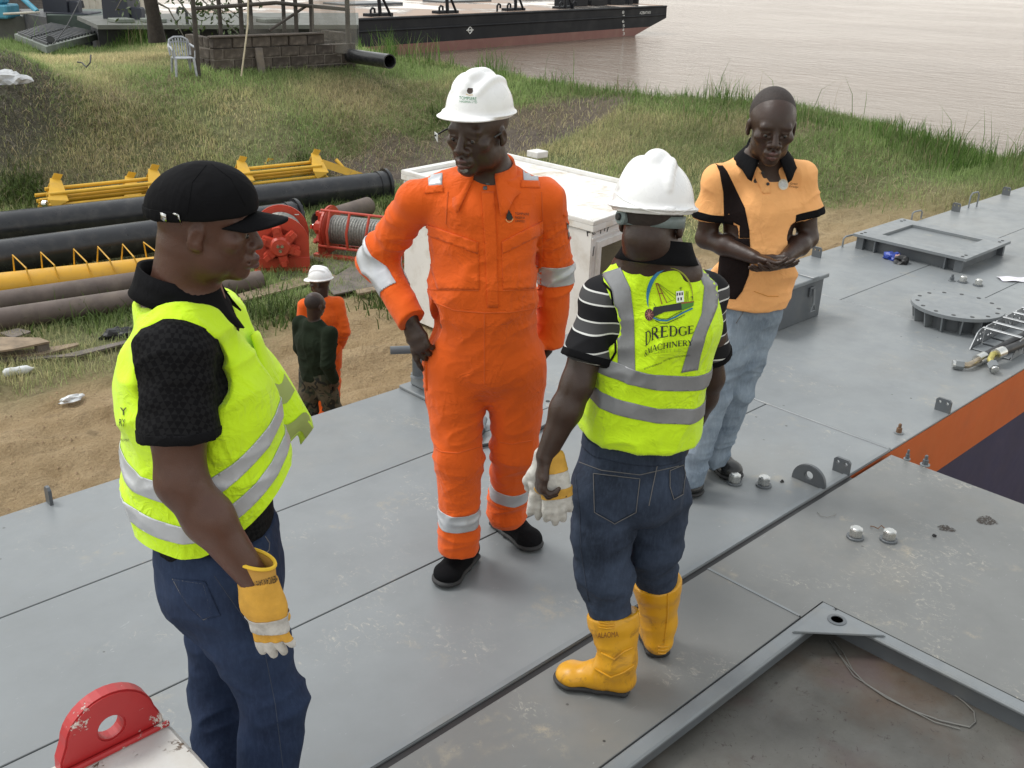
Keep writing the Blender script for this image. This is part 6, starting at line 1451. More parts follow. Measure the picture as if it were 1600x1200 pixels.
def man_cap():
    T = person('person', P(390, 1330, 0)*np.array([1, 1, 0]), 'man in black cap, open yellow hi-vis vest and jeans wearing one work glove')
    f = nz(R_*.95+E_*.30); lat = nz(np.cross(UP, f))      # his left, away from us
    hd = Head(D(324, 351, 2.05), nz(R_*1.0+E_*.06-UP*.06), UP+R_*.03, .945)
    nb = D(286, 462, 2.07); ch = D(300, 600, 2.10); wa = D(318, 745, 2.09); pe = D(343, 880, 2.08)
    sR, sL = D(272, 552, 1.93), D(338, 500, 2.24)
    eR, wR = D(283, 752, 1.86), D(403, 912, 1.84); eL, wL = D(352, 690, 2.30), D(360, 780, 2.26)
    hR, hL = D(352, 905, 1.98), D(352, 880, 2.17); kR, kL = D(428, 1095, 1.96), D(346, 1085, 2.15); aR = P(408, 1345, .09); aL = P(352, 1290, .09)
    B = Fig(); hd.add(B, full=1.05); hd.neck(B, nb-UP*.02, .063, .074); B.seg(hd.at(0, -.06, -.05), nb-UP*.04-f*.01, (.05, .045), (.09, .06), lat, .03)
    B.seg(nb-UP*.05, ch, (.13, .09), (.165, .12), lat, .04); B.seg(ch, wa, (.165, .12), (.15, .135), lat); B.seg(wa, pe, (.15, .13), (.15, .12), lat)
    B.chain([sR, sR*.5+eR*.5, eR], [.060, .060, .050], .03); B.chain([eR, eR*.65+wR*.35, wR], [.049, .050, .031], .025); B.chain([sL, eL, wL], [.055, .045, .03])
    for h_, k, a in ((hR, kR, aR), (hL, kL, aL)): B.chain([h_, k, a], [.078, .055, .04])
    hdr = nz(D(430, 1015, 1.83)-wR); hand(B, wR+hdr*.02, hdr, nz(-E_*.93-R_*.30), 1, .84, curl=(.05, .1, .1), tuck=1.6); hl = nz(wL-eL); hand(B, wL, hl, lat, 1, 1., curl=(.3, .5, .4))
    link('body', B.mesh('body', .0042, smooth=2), M_SKIN_M, T, smooth=True)
    eyes(hd, T)
    # hair stubble line round the back of the head
    # polo
    C = Fig(); C.seg(nb-UP*.055, ch, (.12, .085), (.185, .135), lat, .05); C.seg(ch, wa, (.185, .135), (.175, .150), lat, .04); C.seg(wa, pe+UP*.02, (.175, .15), (.17, .135), lat, .03)
    C.seg(nb-UP*.05, sR, (.055, .08), (.070, .075), UP, .05); C.seg(nb-UP*.05, sL, (.055, .08), (.065, .07), UP, .05)
    sl_ = sR*.34+eR*.66; C.chain([sR, sl_, eR], [.070, .076, .074], .03); C.chain([sL, sL*.3+eL*.7, eL], [.066, .070, .068])
    u = nz(eR-sR); ul = nz(eL-sL)
    po = Cloth(C, 'polo_shirt', M_DIAM, T, .0055, [(sl_+u*.0, nz(u+R_*.06), eR, .19), (sL*.3+eL*.7, ul, eL, .14), (pe+UP*.08, -UP), (nb+UP*.02, nz(UP+f*.35))], fold_fn([(sR*.6+eR*.4, u, .14, .006, .05), (ch, UP, .25, .004, .06)], .003, 9, .4, 1.3), smooth=2)
    band(po.src, [(sl_-u*.001, u), (sl_-u*.020, -u)], 'sleeve_hem', M_BLKCLOTH, po.o, .002, .002, (sl_, .13))
    collar(nb+UP*.005+f*.0, f, UP+f*.18, .078, .050, .055, .032, .9, M_BLKCLOTH, po.o, 'collar', .03)
    patch(po, [[(372, 482), (384, 474), (412, 560), (400, 572)]], 'placket', M_BLKCLOTH, thick=.003)
    # hi-vis vest, open at the front
    V = Fig(); V.seg(nb-UP*.055, ch, (.125, .095), (.205, .158), lat, .05); V.seg(ch+f*.018, wa+f*.018, (.205, .170), (.196, .188), lat, .05); V.seg(wa+f*.018, pe+UP*.0, (.196, .188), (.205, .178), lat, .04)
    V.seg(nb-UP*.04, sR-u*.0+lat*.02, (.055, .085), (.075, .09), UP, .05); V.seg(nb-UP*.04, sL, (.055, .085), (.078, .085), UP, .05)
    # armholes and neck opening
    V.cone(sR+u*.035-lat*.22, sR+u*.05-lat*.0, .118, .108, .02, -1); V.seg(sR+u*.10-lat*.2, sR+u*.20-lat*.03, (.10, .12), (.075, .09), f, .03, -1)
    V.cone(sL+ul*.05+lat*.25, sL+ul*.05+lat*.01, .12, .11, .02, -1)
    V.cone(nb+UP*.10, nb-UP*.015, .085, .085, .02, -1); V.cone(nb+f*.17+UP*.04, nb+f*.22-UP*.14+lat*.03, .125, .080, .03, -1); V.cone(nb+f*.22-UP*.14+lat*.03, wa+f*.26+lat*.08, .080, .085, .03, -1)
    hem = D(300, 868, 1.90); fv = Vector(f); c0v = Vector(wa)
    def wf(p): u_ = (p-c0v).dot(fv); return .95*max(0, u_+.02)**1.25+.10*max(0, -u_-.05)
    ve = Cloth(V, 'hi_vis_vest', M_HIVIS, T, .0055, [], fold_fn([(ch+UP*.02-lat*.1, UP, .25, .006, .075), (wa, UP+f*.4, .25, .005, .06), (pe, UP, .25, .005, .08)], .0055, 6, .35, 2.2), smooth=2, hem=([(hem, -UP)], wf))
    for o_ in (.128, .040): band(ve.src, [(hem+UP*(o_+.044), UP), (hem+UP*o_, -UP)], 'reflective_tape', M_TAPE, ve.o, .003, .002, warp=wf)
    M_TAPEO = M('olive backed tape', (.30, .36, .10), .6); M_HTRIM = cloth('yellow-green binding', (.46, .66, .012), .8)
    # loose left front panel swinging open
    X = []
    for v_ in np.linspace(0, 1, 12):
        row = []
        for u_ in np.linspace(0, 1, 9):
            a = D(393+46*v_, 524+164*v_, 2.14+.0*v_); b = D(float(np.interp(v_, [0, .3, .6, .85, .95, 1], [396, 428, 460, 490, 490, 470])), float(np.interp(v_, [0, .3, .6, .85, .95, 1], [526, 562, 606, 652, 668, 688])), 2.28-.03*v_); q = a*(1-u_)+b*u_+f*.02*math.sin(u_*math.pi)*(1-.3*v_)+UP*.012*math.sin(u_*7+v_*4)
            row.append(q)
        X.append(row)
    X = np.array(X); lf = MB().grid(X); me = lf.mesh('front_panel'); bm = bmesh.new(); bm.from_mesh(me); bm.normal_update(); bmesh.ops.solidify(bm, geom=bm.faces[:], thickness=.004); bm.to_mesh(me); bm.free(); fp = link('front_panel', me, M_HIVIS, ve.o, smooth=True)
    for r0, r1 in ((5, 7), (9, 10.6)):
        rows = []
        for rr in np.linspace(r0, r1, 4): i = int(rr); tt = rr-i; rows.append(X[i]*(1-tt)+X[min(i+1, 11)]*tt-E_*.006)
        me = MB().grid(np.array(rows)).mesh('reflective_tape'); link('reflective_tape', me, M_TAPEO, ve.o, smooth=True)
    # print on the back, seen edge on
    for s_, y, h_, x0 in (('Y', 649, 13, 189), ('RY', 665, 11, 187), ('LIMITED', 0, 0, 0), ('DEVELOPMENT', 689, 4, 187)):
        if h_: text_on(ve, s_, x0, y, x0+(10 if len(s_) < 3 else 16), y, h_, h_, 'lettering', M_PRINTBLK)
    # jeans with pocket
    J = jeans_fig(pe-UP*.01, (hR, hL), (kR, kL), (aR+UP*.02, aL+UP*.02), f, (.145, .180), (.100, .098), .078, .066)
    je = Cloth(J, 'jeans', M_JEAN1, T, .0058, [(aL-UP*.03, -UP), (pe+UP*.125, UP)], fold_fn([(kR, UP, .17, .006, .07), (kL, UP, .17, .006, .07), (hR-UP*.12, UP+f*.3, .16, .005, .06), (hL-UP*.12, UP+f*.3, .16, .005, .06), (pe, UP+f*.5, .15, .004, .05)], .003, 8, .5, 4.4), smooth=2)
    seam(je, [(270, 905), (318, 912), (332, 962), (318, 968), (290, 940), (272, 908)], 'back_pocket', M_STITCH, .0016, off=.0005); seam(je, [(335, 900), (412, 1010), (430, 1100), (442, 1198)], 'side_seam', M_DSEAM, .0010, off=-.0003)
    patch(je, [[(271, 904), (321, 908), (345, 962), (316, 968), (292, 946)]], 'back_pocket', M_JEAN1, thick=.003, off=.002)
    seam(je, [(414, 838), (421, 848), (420, 860), (405, 872)], 'front_pocket', M_STITCH, .0016, off=.0)
    for h_, t_, a_ in ((aR, aR+f*.24, aR), (aL, aL+f*.24, aL)):
        hh = np.array([*(h_-f*.07)[:2], 0]); tt = np.array([*(h_+f*.20)[:2], 0]); shoe(hh, tt, a_, M_LEATHER, T, 'shoe', 1.1, h=.007)
    # baseball cap
    K = Fig(); ct = Head(hd.at(0, -.006, .038), nz(hd.f*.995+hd.u*.10), hd.u*.995-hd.f*.10, hd.k); K.ell(ct.at(0, -.012, -.004), (.087, .107, .091), ct.A, .01); K.ell(ct.at(0, .02, .016), (.082, .088, .072), ct.A, .03)
    kc = Cloth(K, 'baseball_cap', M_BLKCLOTH, T, .0045, [(ct.at(0, 0, -.010), -ct.u)], fold_fn([], .0010, 14), smooth=2)
    rows = []
    for r_ in np.linspace(0, 1, 9):
        row = []
        for s_ in np.linspace(-1, 1, 19):
            a = s_*1.02; inner = (.089*math.sin(a), -.006+.108*math.cos(a)); ox = .088*math.sin(a)*(1-.10*r_); oy = inner[1]+.076*r_*math.cos(a*.80)**1.3
            row.append(ct.at(ox, oy, -.012-.022*(ox/.088)**2-.016*r_))
        rows.append(row)
    me = MB().grid(np.array(rows)).mesh('cap_peak'); bm = bmesh.new(); bm.from_mesh(me); bm.normal_update(); bmesh.ops.solidify(bm, geom=bm.faces[:], thickness=.005); bm.to_mesh(me); bm.free(); link('cap_peak', me, M_BLKCLOTH, kc.o, smooth=True)
    MB().lathe([(.010, 0), (.008, .005), (.002, .007)], ct.at(0, -.010, .088), 12, ax=ct.u).build('cap_button', M_BLKCLOTH, kc.o, smooth=True)
    band(kc.src, [(ct.at(0, 0, .012), ct.u), (ct.at(0, 0, -.012), -ct.u), (ct.at(0, -.03, 0), ct.f)], 'strap', M_BLKCLOTH, kc.o, .003, .003)
    patch(kc, [[(254, 331), (262, 334), (263, 344), (255, 341)]], 'strap_buckle', M_CHROME, thick=.002, off=.007); patch(kc, stroke([(273, 333), (281, 335), (283, 346), (277, 347)], 2.2), 'strap_buckle', M_CHROME, thick=.002, off=.007)
    for xs in ([(322, 258), (300, 285), (292, 335)], [(330, 256), (362, 280), (384, 322)]): seam(kc, xs, 'panel_seam', M_BLKCLOTH, .0012, off=.0)
    # leather work glove with canvas cuff
    M_GLY = M('yellow glove canvas', (.62, .33, .045), .85, var=.12, vs=25, bump=.3, bs=300); M_GLW = M('grey split leather', (.50, .48, .45), .85, var=.2, vs=18, bump=.3, bs=200, dirt=(.14, .12, .10), dirtamt=.55, ds=26); M_GLT = M('yellow cuff binding', (.75, .47, .03), .7); M_GLC = M('tan glove cuff canvas', (.50, .27, .05), .85, var=.1, bump=.3, bs=300)
    Gf = Fig(); gn = nz(-E_*.93-R_*.30); fing = hand(Gf, wR+hdr*.02, hdr, gn, 1, 1.04, curl=((.02, .10, .10), (.04, .10, .10), (.08, .12, .1), (.12, .15, .1)), grow=.006, fg=.0022, spread=1.5, tuck=1.2, k=.003, lens=(.062, .070, .066, .054))
    Gf.seg(wR-hdr*.02, wR+hdr*.05, (.046, .034), (.054, .034), np.cross(hdr, gn), .02)
    gl = Cloth(Gf, 'work_glove', M_GLY, T, .0042, [(wR-hdr*.012, -hdr)], fold_fn([], .0016, 22), smooth=2)
    kn = wR+hdr*.02+hdr*.088*1.04
    band(gl.src, [(kn+hdr*.004, hdr), (kn-hdr*.034, -hdr)], 'knuckle_band', M_GLW, gl.o, .0025, .002)
    band(gl.src, [(kn+hdr*.030, -hdr)], 'fingertips', M_GLW, gl.o, .0008, 0)
    q = np.cross(hdr, gn); rows = []
    for t_, wr, dr_ in ((.018, .045, .028), (-.02, .048, .029), (-.062, .052, .031)):
        rows.append([wR+hdr*t_+q*wr*math.cos(a)+gn*dr_*math.sin(a)-hdr*(.018*math.cos(a) if t_ < -.03 else 0) for a in np.linspace(0, 2*math.pi, 33)])
    X = np.array(rows); me = MB().grid(X).mesh('cuff'); bm = bmesh.new(); bm.from_mesh(me); bmesh.ops.remove_doubles(bm, verts=bm.verts, dist=1e-5); bm.normal_update(); bmesh.ops.solidify(bm, geom=bm.faces[:], thickness=.003); bmesh.ops.recalc_face_normals(bm, faces=bm.faces); bm.to_mesh(me); bm.free()
    cu = link('cuff', me, M_GLC, gl.o, smooth=True)
    MB().tube(list(rows[2]), .0042, 6).build('cuff_binding', M_GLT, gl.o, smooth=True); MB().tube(list(rows[0]), .0022, 6).build('cuff_stitching', M_GLW, gl.o, smooth=True)
    class CC: pass
    vv = [tuple(v.co+wloc(cu)) for v in me.vertices]; c_ = CC(); c_.bv = BVHTree.FromPolygons(vv, [tuple(p.vertices) for p in me.polygons]); c_.o = gl.o
    c_.hit = lambda px, py: c_.bv.ray_cast(Vector(CAM), Vector(ray(px, py)).normalized())[:2]
    text_on(c_, 'AMERICAN SAFETY', 436, 897, 394, 910, 11, 11, 'lettering', M_PRINTBLK, off=.0015, vec=(.12, 1))
    return T
man_cap()
# ---------- man in striped polo and hi-vis vest, back to us
def striped():
    t = NT('striped knit'); sx = t.n('ShaderNodeSeparateXYZ'); t.l(t.geo(), sx.inputs[0])
    z = t.mul(t.mul(sx.outputs[2], t.mul(t.noise(4, 2), .012), 'ADD'), 1/.080); fr = t.mul(z, 1., 'FRACT')
    def win(a, b): return t.mul(t.mul(fr, a, 'GREATER_THAN'), t.mul(fr, b, 'LESS_THAN'))
    c = t.mix(win(.50, .90), (.009, .009, .011), (.060, .060, .062)); c = t.mix(t.mul(win(.475, .53), win(.87, .925), 'MAXIMUM'), c, (.62, .62, .60)); t.col(c); t.rough(.8); t.b.inputs['Specular IOR Level'].default_value = .2
    t.bump(t.noise(300, 2), .1, .002); return t.m
M_STRIPE = striped()
def serif(ch):
    """letter polygons in a unit box (width, list of quads): thick stems, thin arms, slab serifs"""
    S, T_ = .17, .07
    def st(x0, y0, x1, y1, w): return stroke([(x0, y0), (x1, y1)], w)[0]
    def arc(cx, cy, rx, ry, a0, a1, w0=T_, w1=S, n=16):
        q = []
        for i in range(n):
            A, B_ = rad(a0+(a1-a0)*i/n), rad(a0+(a1-a0)*(i+1)/n)
            wa_, wb_ = w0+(w1-w0)*abs(math.cos(A)), w0+(w1-w0)*abs(math.cos(B_))
            q.append([(cx+rx*math.cos(A), cy+ry*math.sin(A)), (cx+rx*math.cos(B_), cy+ry*math.sin(B_)), (cx+(rx-wb_)*math.cos(B_), cy+(ry-T_)*math.sin(B_)), (cx+(rx-wa_)*math.cos(A), cy+(ry-T_)*math.sin(A))])
        return q
    sf = lambda x, y, w=.30: st(x-w/2, y, x+w/2, y, .05)
    if ch == 'D': return .92, [st(.2, 0, .2, 1, S), sf(.2, .025), sf(.2, .975), st(.2, .035, .45, .035, T_), st(.2, .965, .45, .965, T_)]+arc(.42, .5, .45, .5, -90, 90)
    if ch == 'R': return .92, [st(.2, 0, .2, 1, S), sf(.2, .025), sf(.2, .975), st(.2, .965, .45, .965, T_), st(.2, .48, .45, .48, T_)]+arc(.42, .725, .34, .275, -90, 90)+[st(.44, .5, .82, .0, S), sf(.84, .025, .22)]
    if ch == 'E': return .78, [st(.2, 0, .2, 1, S), st(.05, .035, .68, .035, T_), st(.05, .965, .66, .965, T_), st(.2, .52, .54, .52, T_), st(.67, 0, .67, .2, .05), st(.65, .8, .65, 1, .05), st(.54, .44, .54, .6, .05)]
    if ch == 'G': return .98, arc(.5, .5, .46, .5, 40, 325)+[st(.80, .05, .80, .42, S), sf(.8, .43)]
    if ch == 'M': return 1.15, [st(.15, 0, .15, 1, T_), st(.15, 1, .55, .05, S), st(.55, .05, .95, 1, T_), st(.95, 0, .95, 1, S), sf(.15, .025, .26), sf(.95, .025), sf(.12, .975, .2), sf(.99, .975, .2)]
    if ch == 'A': return .95, [st(.12, 0, .47, 1, T_), st(.47, 1, .80, 0, S), st(.24, .35, .66, .35, T_), sf(.12, .025, .26), sf(.8, .025)]
    if ch == 'C': return .88, arc(.48, .5, .44, .5, 45, 315)+[st(.78, .74, .78, .95, .05), st(.78, .06, .78, .26, .05)]
    if ch == 'H': return 1.0, [st(.2, 0, .2, 1, S), st(.8, 0, .8, 1, S), st(.2, .5, .8, .5, T_), sf(.2, .025), sf(.2, .975), sf(.8, .025), sf(.8, .975)]
    if ch == 'I': return .45, [st(.22, 0, .22, 1, S), sf(.22, .025), sf(.22, .975)]
    if ch == 'N': return 1.0, [st(.16, 0, .16, 1, T_), st(.16, 1, .84, .02, S), st(.84, 0, .84, 1, T_), sf(.16, .025, .26), sf(.12, .975, .2), sf(.84, .975, .26)]
    if ch == 'Y': return .92, [st(.46, 0, .46, .45, S), st(.46, .42, .14, 1, S), st(.46, .42, .80, 1, T_), sf(.46, .025), sf(.14, .975, .26), sf(.80, .975, .24)]
    if ch == '&': return 1.0, arc(.40, .76, .22, .24, 0, 360, .05, .09)+arc(.38, .27, .32, .28, 60, 340, .05, .13)+[st(.28, .62, .88, .0, .13), st(.68, .12, .86, .48, .05), sf(.86, .48, .2)]
    return .4, []
def serif_on(cl, s_, base, h0, h1, name, mat, off=.003):
    """base: list of picture points of the base line; letters upright"""
    ws = [serif(c)[0] for c in s_]; tot = sum(ws); x = 0; polys = []
    bx = [b[0] for b in base]; by = [b[1] for b in base]; us = np.linspace(0, 1, len(base))
    for c, w in zip(s_, ws):
        for q in serif(c)[1]:
            po = []
            for px, py in q:
                u = (x+px)/tot; po.append((float(np.interp(u, us, bx)), float(np.interp(u, us, by))-py*(h0+(h1-h0)*u)))
            polys.append(po)
        x += w
    return patch(cl, polys, name, mat, None, off, size=4., smooth=False)
def man_back():
    T = person('person', P(985, 1050, 0)*np.array([1, 1, 0]), 'man with his back to us in printed hi-vis vest and yellow rubber boots')
    f = nz(E_*.96+R_*.22); lat = nz(np.cross(UP, f))     # his left = picture left
    hd = Head(D(1020, 343, 2.76), nz(E_*.88+R_*.40-UP*.16), UP+E_*.12, 1.08)
    nb = D(1027, 399, 2.77); ch = D(1024, 492, 2.80); wa = D(1003, 640, 2.80); pe = D(985, 735, 2.80)
    sL, sR = D(942, 466, 2.79), D(1102, 458, 2.86)
    eL, wL = D(902, 600, 2.71), D(853, 712, 2.66); eR, wR = D(1108, 590, 2.95), D(1080, 672, 3.02)
    hL, hR = D(940, 775, 2.77), D(1030, 770, 2.85); kL, kR = D(944, 890, 2.73), D(1020, 850, 2.845); aL = D(962, 1000, 2.735); aR = D(1030, 945, 2.885)
    B = Fig(); hd.add(B, full=1.05); hd.neck(B, nb-UP*.02, .060, .064); B.seg(hd.at(0, -.065, -.045), nb-f*.02-UP*.02, (.055, .045), (.065, .045), lat, .03)
    B.seg(nb-UP*.05, ch, (.13, .09), (.155, .105), lat, .04); B.seg(ch, wa, (.155, .105), (.14, .11), lat); B.seg(wa, pe, (.14, .11), (.15, .11), lat)
    for s_, e, w in ((sL, eL, wL), (sR, eR, wR)): B.chain([s_, s_*.5+e*.5, e], [.054, .053, .045], .03); B.chain([e, e*.65+w*.35, w], [.045, .045, .029], .025)
    for h_, k, a in ((hL, kL, aL), (hR, kR, aR)): B.chain([h_, k, a], [.075, .053, .04])
    hl = nz(wL-eL); fing = hand(B, wL+hl*.01, nz(hl+R_*.25-UP*.2), nz(lat*.75-f*.35), 1, 1.05, curl=((.75, 1.0, .6), (.8, 1.1, .6), (.85, 1.1, .6), (.9, 1.1, .6)), tuck=1.6)
    hr = nz(wR-eR); hand(B, wR, hr, -lat, -1, 1., curl=(.3, .5, .4))
    link('body', B.mesh('body', .0042, smooth=2), M_SKIN_D, T, smooth=True)
    hr_ = Fig(); hr_.ell(hd.at(0, -.022, .030), np.array((.0775, .0935, .082))*hd.k, hd.A, .01)
    Cloth(hr_, 'hair', M_HAIR, T, .0045, [(hd.at(0, 0, -.022), -hd.u+hd.f*.9)], smooth=1)
    # striped polo
    C = Fig(); C.seg(nb-UP*.055, ch, (.11, .08), (.172, .12), lat, .05); C.seg(ch, wa, (.172, .12), (.152, .12), lat, .04); C.seg(wa, pe+UP*.03, (.152, .12), (.165, .122), lat)
    C.seg(nb-UP*.05, sL, (.05, .075), (.062, .068), UP, .05); C.seg(nb-UP*.05, sR, (.05, .075), (.062, .068), UP, .05)
    mL, mR = sL*.28+eL*.72, sR*.28+eR*.72; uL, uR = nz(eL-sL), nz(eR-sR)
    C.chain([sL, mL, eL], [.056, .066, .067], .03); C.chain([sR, mR, eR], [.054, .064, .066], .03)
    po = Cloth(C, 'polo_shirt', M_STRIPE, T, .0055, [(mL, nz(uL), eL, .17), (mR, uR, eR, .15), (pe+UP*.13, -UP), (nb+UP*.02, nz(UP-f*.3))], fold_fn([(sL*.6+eL*.4, uL, .13, .005, .05)], .003, 9, .4, .6), smooth=2)
    band(po.src, [(mL-uL*.001, uL), (mL-uL*.022, -uL)], 'sleeve_hem', M_BLKCLOTH, po.o, .002, .002, (mL, .12)); band(po.src, [(mR-uR*.001, uR), (mR-uR*.022, -uR)], 'sleeve_hem', M_BLKCLOTH, po.o, .002, .002, (mR, .12))
    collar(nb+UP*.0+f*.0, f, UP+f*.10, .083, .050, .056, .036, 1.0, M_BLKCLOTH, po.o, 'collar', .02)
    # vest
    V = Fig(); V.seg(nb-UP*.055, ch, (.125, .090), (.180, .142), lat, .05); V.seg(ch, wa, (.186, .145), (.176, .150), lat, .05); V.seg(wa, pe, (.176, .150), (.188, .150), lat, .04)
    V.seg(nb-UP*.042, sL+lat*-.02, (.055, .082), (.062, .075), UP, .05); V.seg(nb-UP*.042, sR+lat*.02, (.055, .082), (.062, .075), UP, .05)
    V.cone(sL+uL*.05+lat*.28, sL+uL*.055+lat*.015, .118, .106, .02, -1); V.cone(sR+uR*.05-lat*.28, sR+uR*.055-lat*.015, .118, .106, .02, -1)
    V.cone(nb+UP*.12-f*.0, nb-UP*.008+f*.03, .088, .080, .02, -1); V.cone(nb+f*.2, wa+f*.25, .07, .03, .02, -1)
    hem = D(1000, 706, 2.66)
    ve = Cloth(V, 'hi_vis_vest', M_HIVIS, T, .0052, [(hem, -UP)], fold_fn([(wa-f*.1+UP*.09, UP, .22, .008, .07), (ch-f*.1-UP*.05+lat*.1, lat+UP*.4, .16, .006, .06), (pe-f*.1, UP, .2, .004, .08)], .0055, 6, .35, 5.2), smooth=2)
    b1, b2 = D(990, 594, 2.66), D(990, 640, 2.66); nt_ = nz(UP-lat*.12)
    tp = []
    for c_ in (D(992, 588, 2.66), D(992, 640, 2.66)): band(ve.src, [(c_+UP*.022, nt_), (c_-UP*.024, -nt_)], 'reflective_tape', M_TAPED, ve.o, .003, .002)
    patch(ve, [[(940, 428), (970, 418), (985, 450), (991, 500), (993, 592), (966, 590), (965, 500), (957, 455)]], 'brace_tape', M_TAPED, thick=.002, off=.0025)
    patch(ve, [[(1083, 402), (1112, 408), (1124, 440), (1120, 480), (1104, 520), (1094, 556), (1090, 578), (1064, 582), (1078, 535), (1096, 490), (1100, 450)]], 'brace_tape', M_TAPED, thick=.002, off=.0025)
    M_BIND = M_BLKCLOTH
    seam(ve, [(935, 432), (955, 455), (963, 500), (962, 550), (950, 572)], 'armhole_binding', M_BIND, .0035, off=.001); pass
    # printed emblem: ring, dredger, waves
    M_PBLUE = M('blue print', (.02, .17, .32), .6, var=.05); M_POL = M('olive print', (.30, .33, .02), .6, var=.05); M_PBRN = M('brown print', (.25, .09, .02), .6); M_PGRN = M('green print dark', (.06, .22, .02), .6); M_PWHT = M('white print', (.75, .78, .75), .6)
    def ringarc(cx, cy, rx, ry, a0, a1, w0, w1, n=20):
        q = []
        for i in range(n):
            A, B_ = rad(a0+(a1-a0)*i/n), rad(a0+(a1-a0)*(i+1)/n); wA, wB = w0+(w1-w0)*math.sin(math.pi*i/n), w0+(w1-w0)*math.sin(math.pi*(i+1)/n)
            q.append([(cx+rx*math.cos(A), cy-ry*math.sin(A)), (cx+rx*math.cos(B_), cy-ry*math.sin(B_)), (cx+(rx-wB)*math.cos(B_), cy-(ry-wB)*math.sin(B_)), (cx+(rx-wA)*math.cos(A), cy-(ry-wA)*math.sin(A))])
        return q
    Lg = lambda x, y: (1000+x/6., 400+y/6.)                    # layout of the print, measured on the photograph
    pl = lambda pts: [Lg(*p) for p in pts]
    patch(ve, ringarc(1046, 462, 36, 43, 95, 205, .6, 6.), 'emblem', M_PBLUE, off=.003); patch(ve, ringarc(1046, 462, 36, 43, -8, 88, .6, 2.6), 'emblem', M_POL, off=.003)
    patch(ve, [pl([(130, 480), (385, 440), (390, 505), (230, 525), (130, 570), (120, 540)])], 'emblem', M_PRINTBLK, off=.003); patch(ve, [pl([(385, 450), (500, 430), (495, 470), (390, 510)])], 'emblem', M_PGRN, off=.003)
    patch(ve, [pl([(380, 436), (500, 422), (500, 432), (385, 450)])], 'emblem', M_PBRN, off=.0032)
    patch(ve, [pl([(335, 330), (405, 325), (410, 430), (340, 440)])], 'emblem', M_PWHT, off=.003); patch(ve, [pl([(340, 345), (352, 344), (353, 372), (341, 373)]), pl([(362, 343), (376, 342), (377, 370), (363, 371)]), pl([(385, 342), (398, 341), (399, 368), (386, 369)]), pl([(350, 392), (362, 391), (363, 420), (351, 421)]), pl([(376, 390), (390, 389), (391, 416), (377, 417)])], 'emblem', M_PRINTBLK, off=.0036)
    patch(ve, [q for a in ([(380, 325), (378, 288)], [(366, 300), (392, 297)], [(430, 330), (428, 430)], [(446, 330), (446, 425)], [(470, 385), (486, 380), (490, 420)]) for q in stroke(pl(a), .9)], 'emblem', M_PRINTBLK, off=.003)
    patch(ve, [q for a in ([(150, 250), (205, 455)], [(165, 250), (250, 440)], [(150, 255), (170, 258)], [(180, 350), (215, 345)]) for q in stroke(pl(a), 1.5)], 'emblem', M_PBRN, off=.003)
    patch(ve, [q for a in ([(165, 255), (330, 405)], [(168, 252), (345, 380)], [(165, 265), (290, 420)], [(130, 440), (150, 480)], [(245, 440), (320, 410)]) for q in stroke(pl(a), .5)], 'emblem', M_PRINTBLK, off=.003)
    cx_, cy_ = Lg(90, 550); patch(ve, [[(cx_+7.0*math.cos(a), cy_+9.3*math.sin(a)) for a in np.linspace(0, 2*math.pi, 18, endpoint=False)]], 'emblem', M('dark red print', (.07, .02, .02), .6), off=.0034)
    patch(ve, [q for k in range(9) for q in stroke([(cx_, cy_), (cx_+6.4*math.cos(k*.7), cy_+8.6*math.sin(k*.7))], .5)], 'emblem', M('pale red print', (.5, .2, .18), .6), off=.004)
    for c_, w_, m_ in (([(120, 575), (180, 600), (250, 605), (330, 570), (400, 530), (490, 490)], 2.6, M_PBLUE), ([(140, 600), (190, 628), (250, 630), (340, 590), (420, 550)], 1.0, M_PRINTBLK), ([(150, 570), (200, 590), (260, 588), (330, 545), (390, 515)], 1.0, M_PRINTBLK)): patch(ve, stroke(pl(c_), w_), 'emblem', m_, off=.003)
    serif_on(ve, 'DREDGE', [(1008, 541.5), (1022, 530), (1045, 525.5), (1066, 524.5), (1084, 520)], 22, 12, 'lettering', M_PRINTBLK)
    serif_on(ve, '&MACHINERY', [(1007, 558), (1020, 549), (1040, 544), (1062, 540.5), (1082, 539)], 10, 8.2, 'lettering', M_PRINTBLK)
    M_FAINT = M('worn yellow-green print', (.42, .60, .02), .6); text_on(ve, 'L I M I T E D', 1022, 552, 1064, 548.5, 5, 4.5, 'lettering', M_FAINT, off=.003)
    text_on(ve, 'ENGINEERING', 1007, 577.5, 1034, 567, 2.6, 2.6, 'lettering', M_PRINTBLK, off=.003); text_on(ve, 'QUALITY DREDGING', 1036, 564.5, 1052, 559, 2.6, 2.4, 'lettering', M_PRINTBLK, off=.003); text_on(ve, 'DEVELOPMENTS', 1053.5, 558.2, 1078, 555.5, 2.4, 2.4, 'lettering', M_PRINTBLK, off=.003)
    # jeans
    J = jeans_fig(pe, (hL, hR), (kL, kR), (aL, aR), lat, (.160, .112), (.100, .102), .082, .050)
    J.ell(pe-UP*.05-f*.05+lat*.06, (.09, .085, .10), np.array([lat, f, UP]), .05); J.ell(pe-UP*.05-f*.05-lat*.06, (.09, .085, .10), np.array([lat, f, UP]), .05)
    je = Cloth(J, 'jeans', M_JEAN3, T, .0055, [(pe+UP*.115, UP)], fold_fn([(kL, UP, .17, .007, .06), (kR, UP, .17, .007, .06), (hL-UP*.13, UP+lat*.3, .15, .007, .06), (hR-UP*.12, UP-lat*.3, .15, .007, .06), (kL-UP*.1, UP, .12, .008, .045), (kR-UP*.08, UP, .12, .008, .045)], .004, 8, .5, 7.7), smooth=2)
    band(je.src, [(pe+UP*.113, UP), (pe+UP*.078, -UP)], 'waistband', M_JEAN3, je.o, .003, .002)
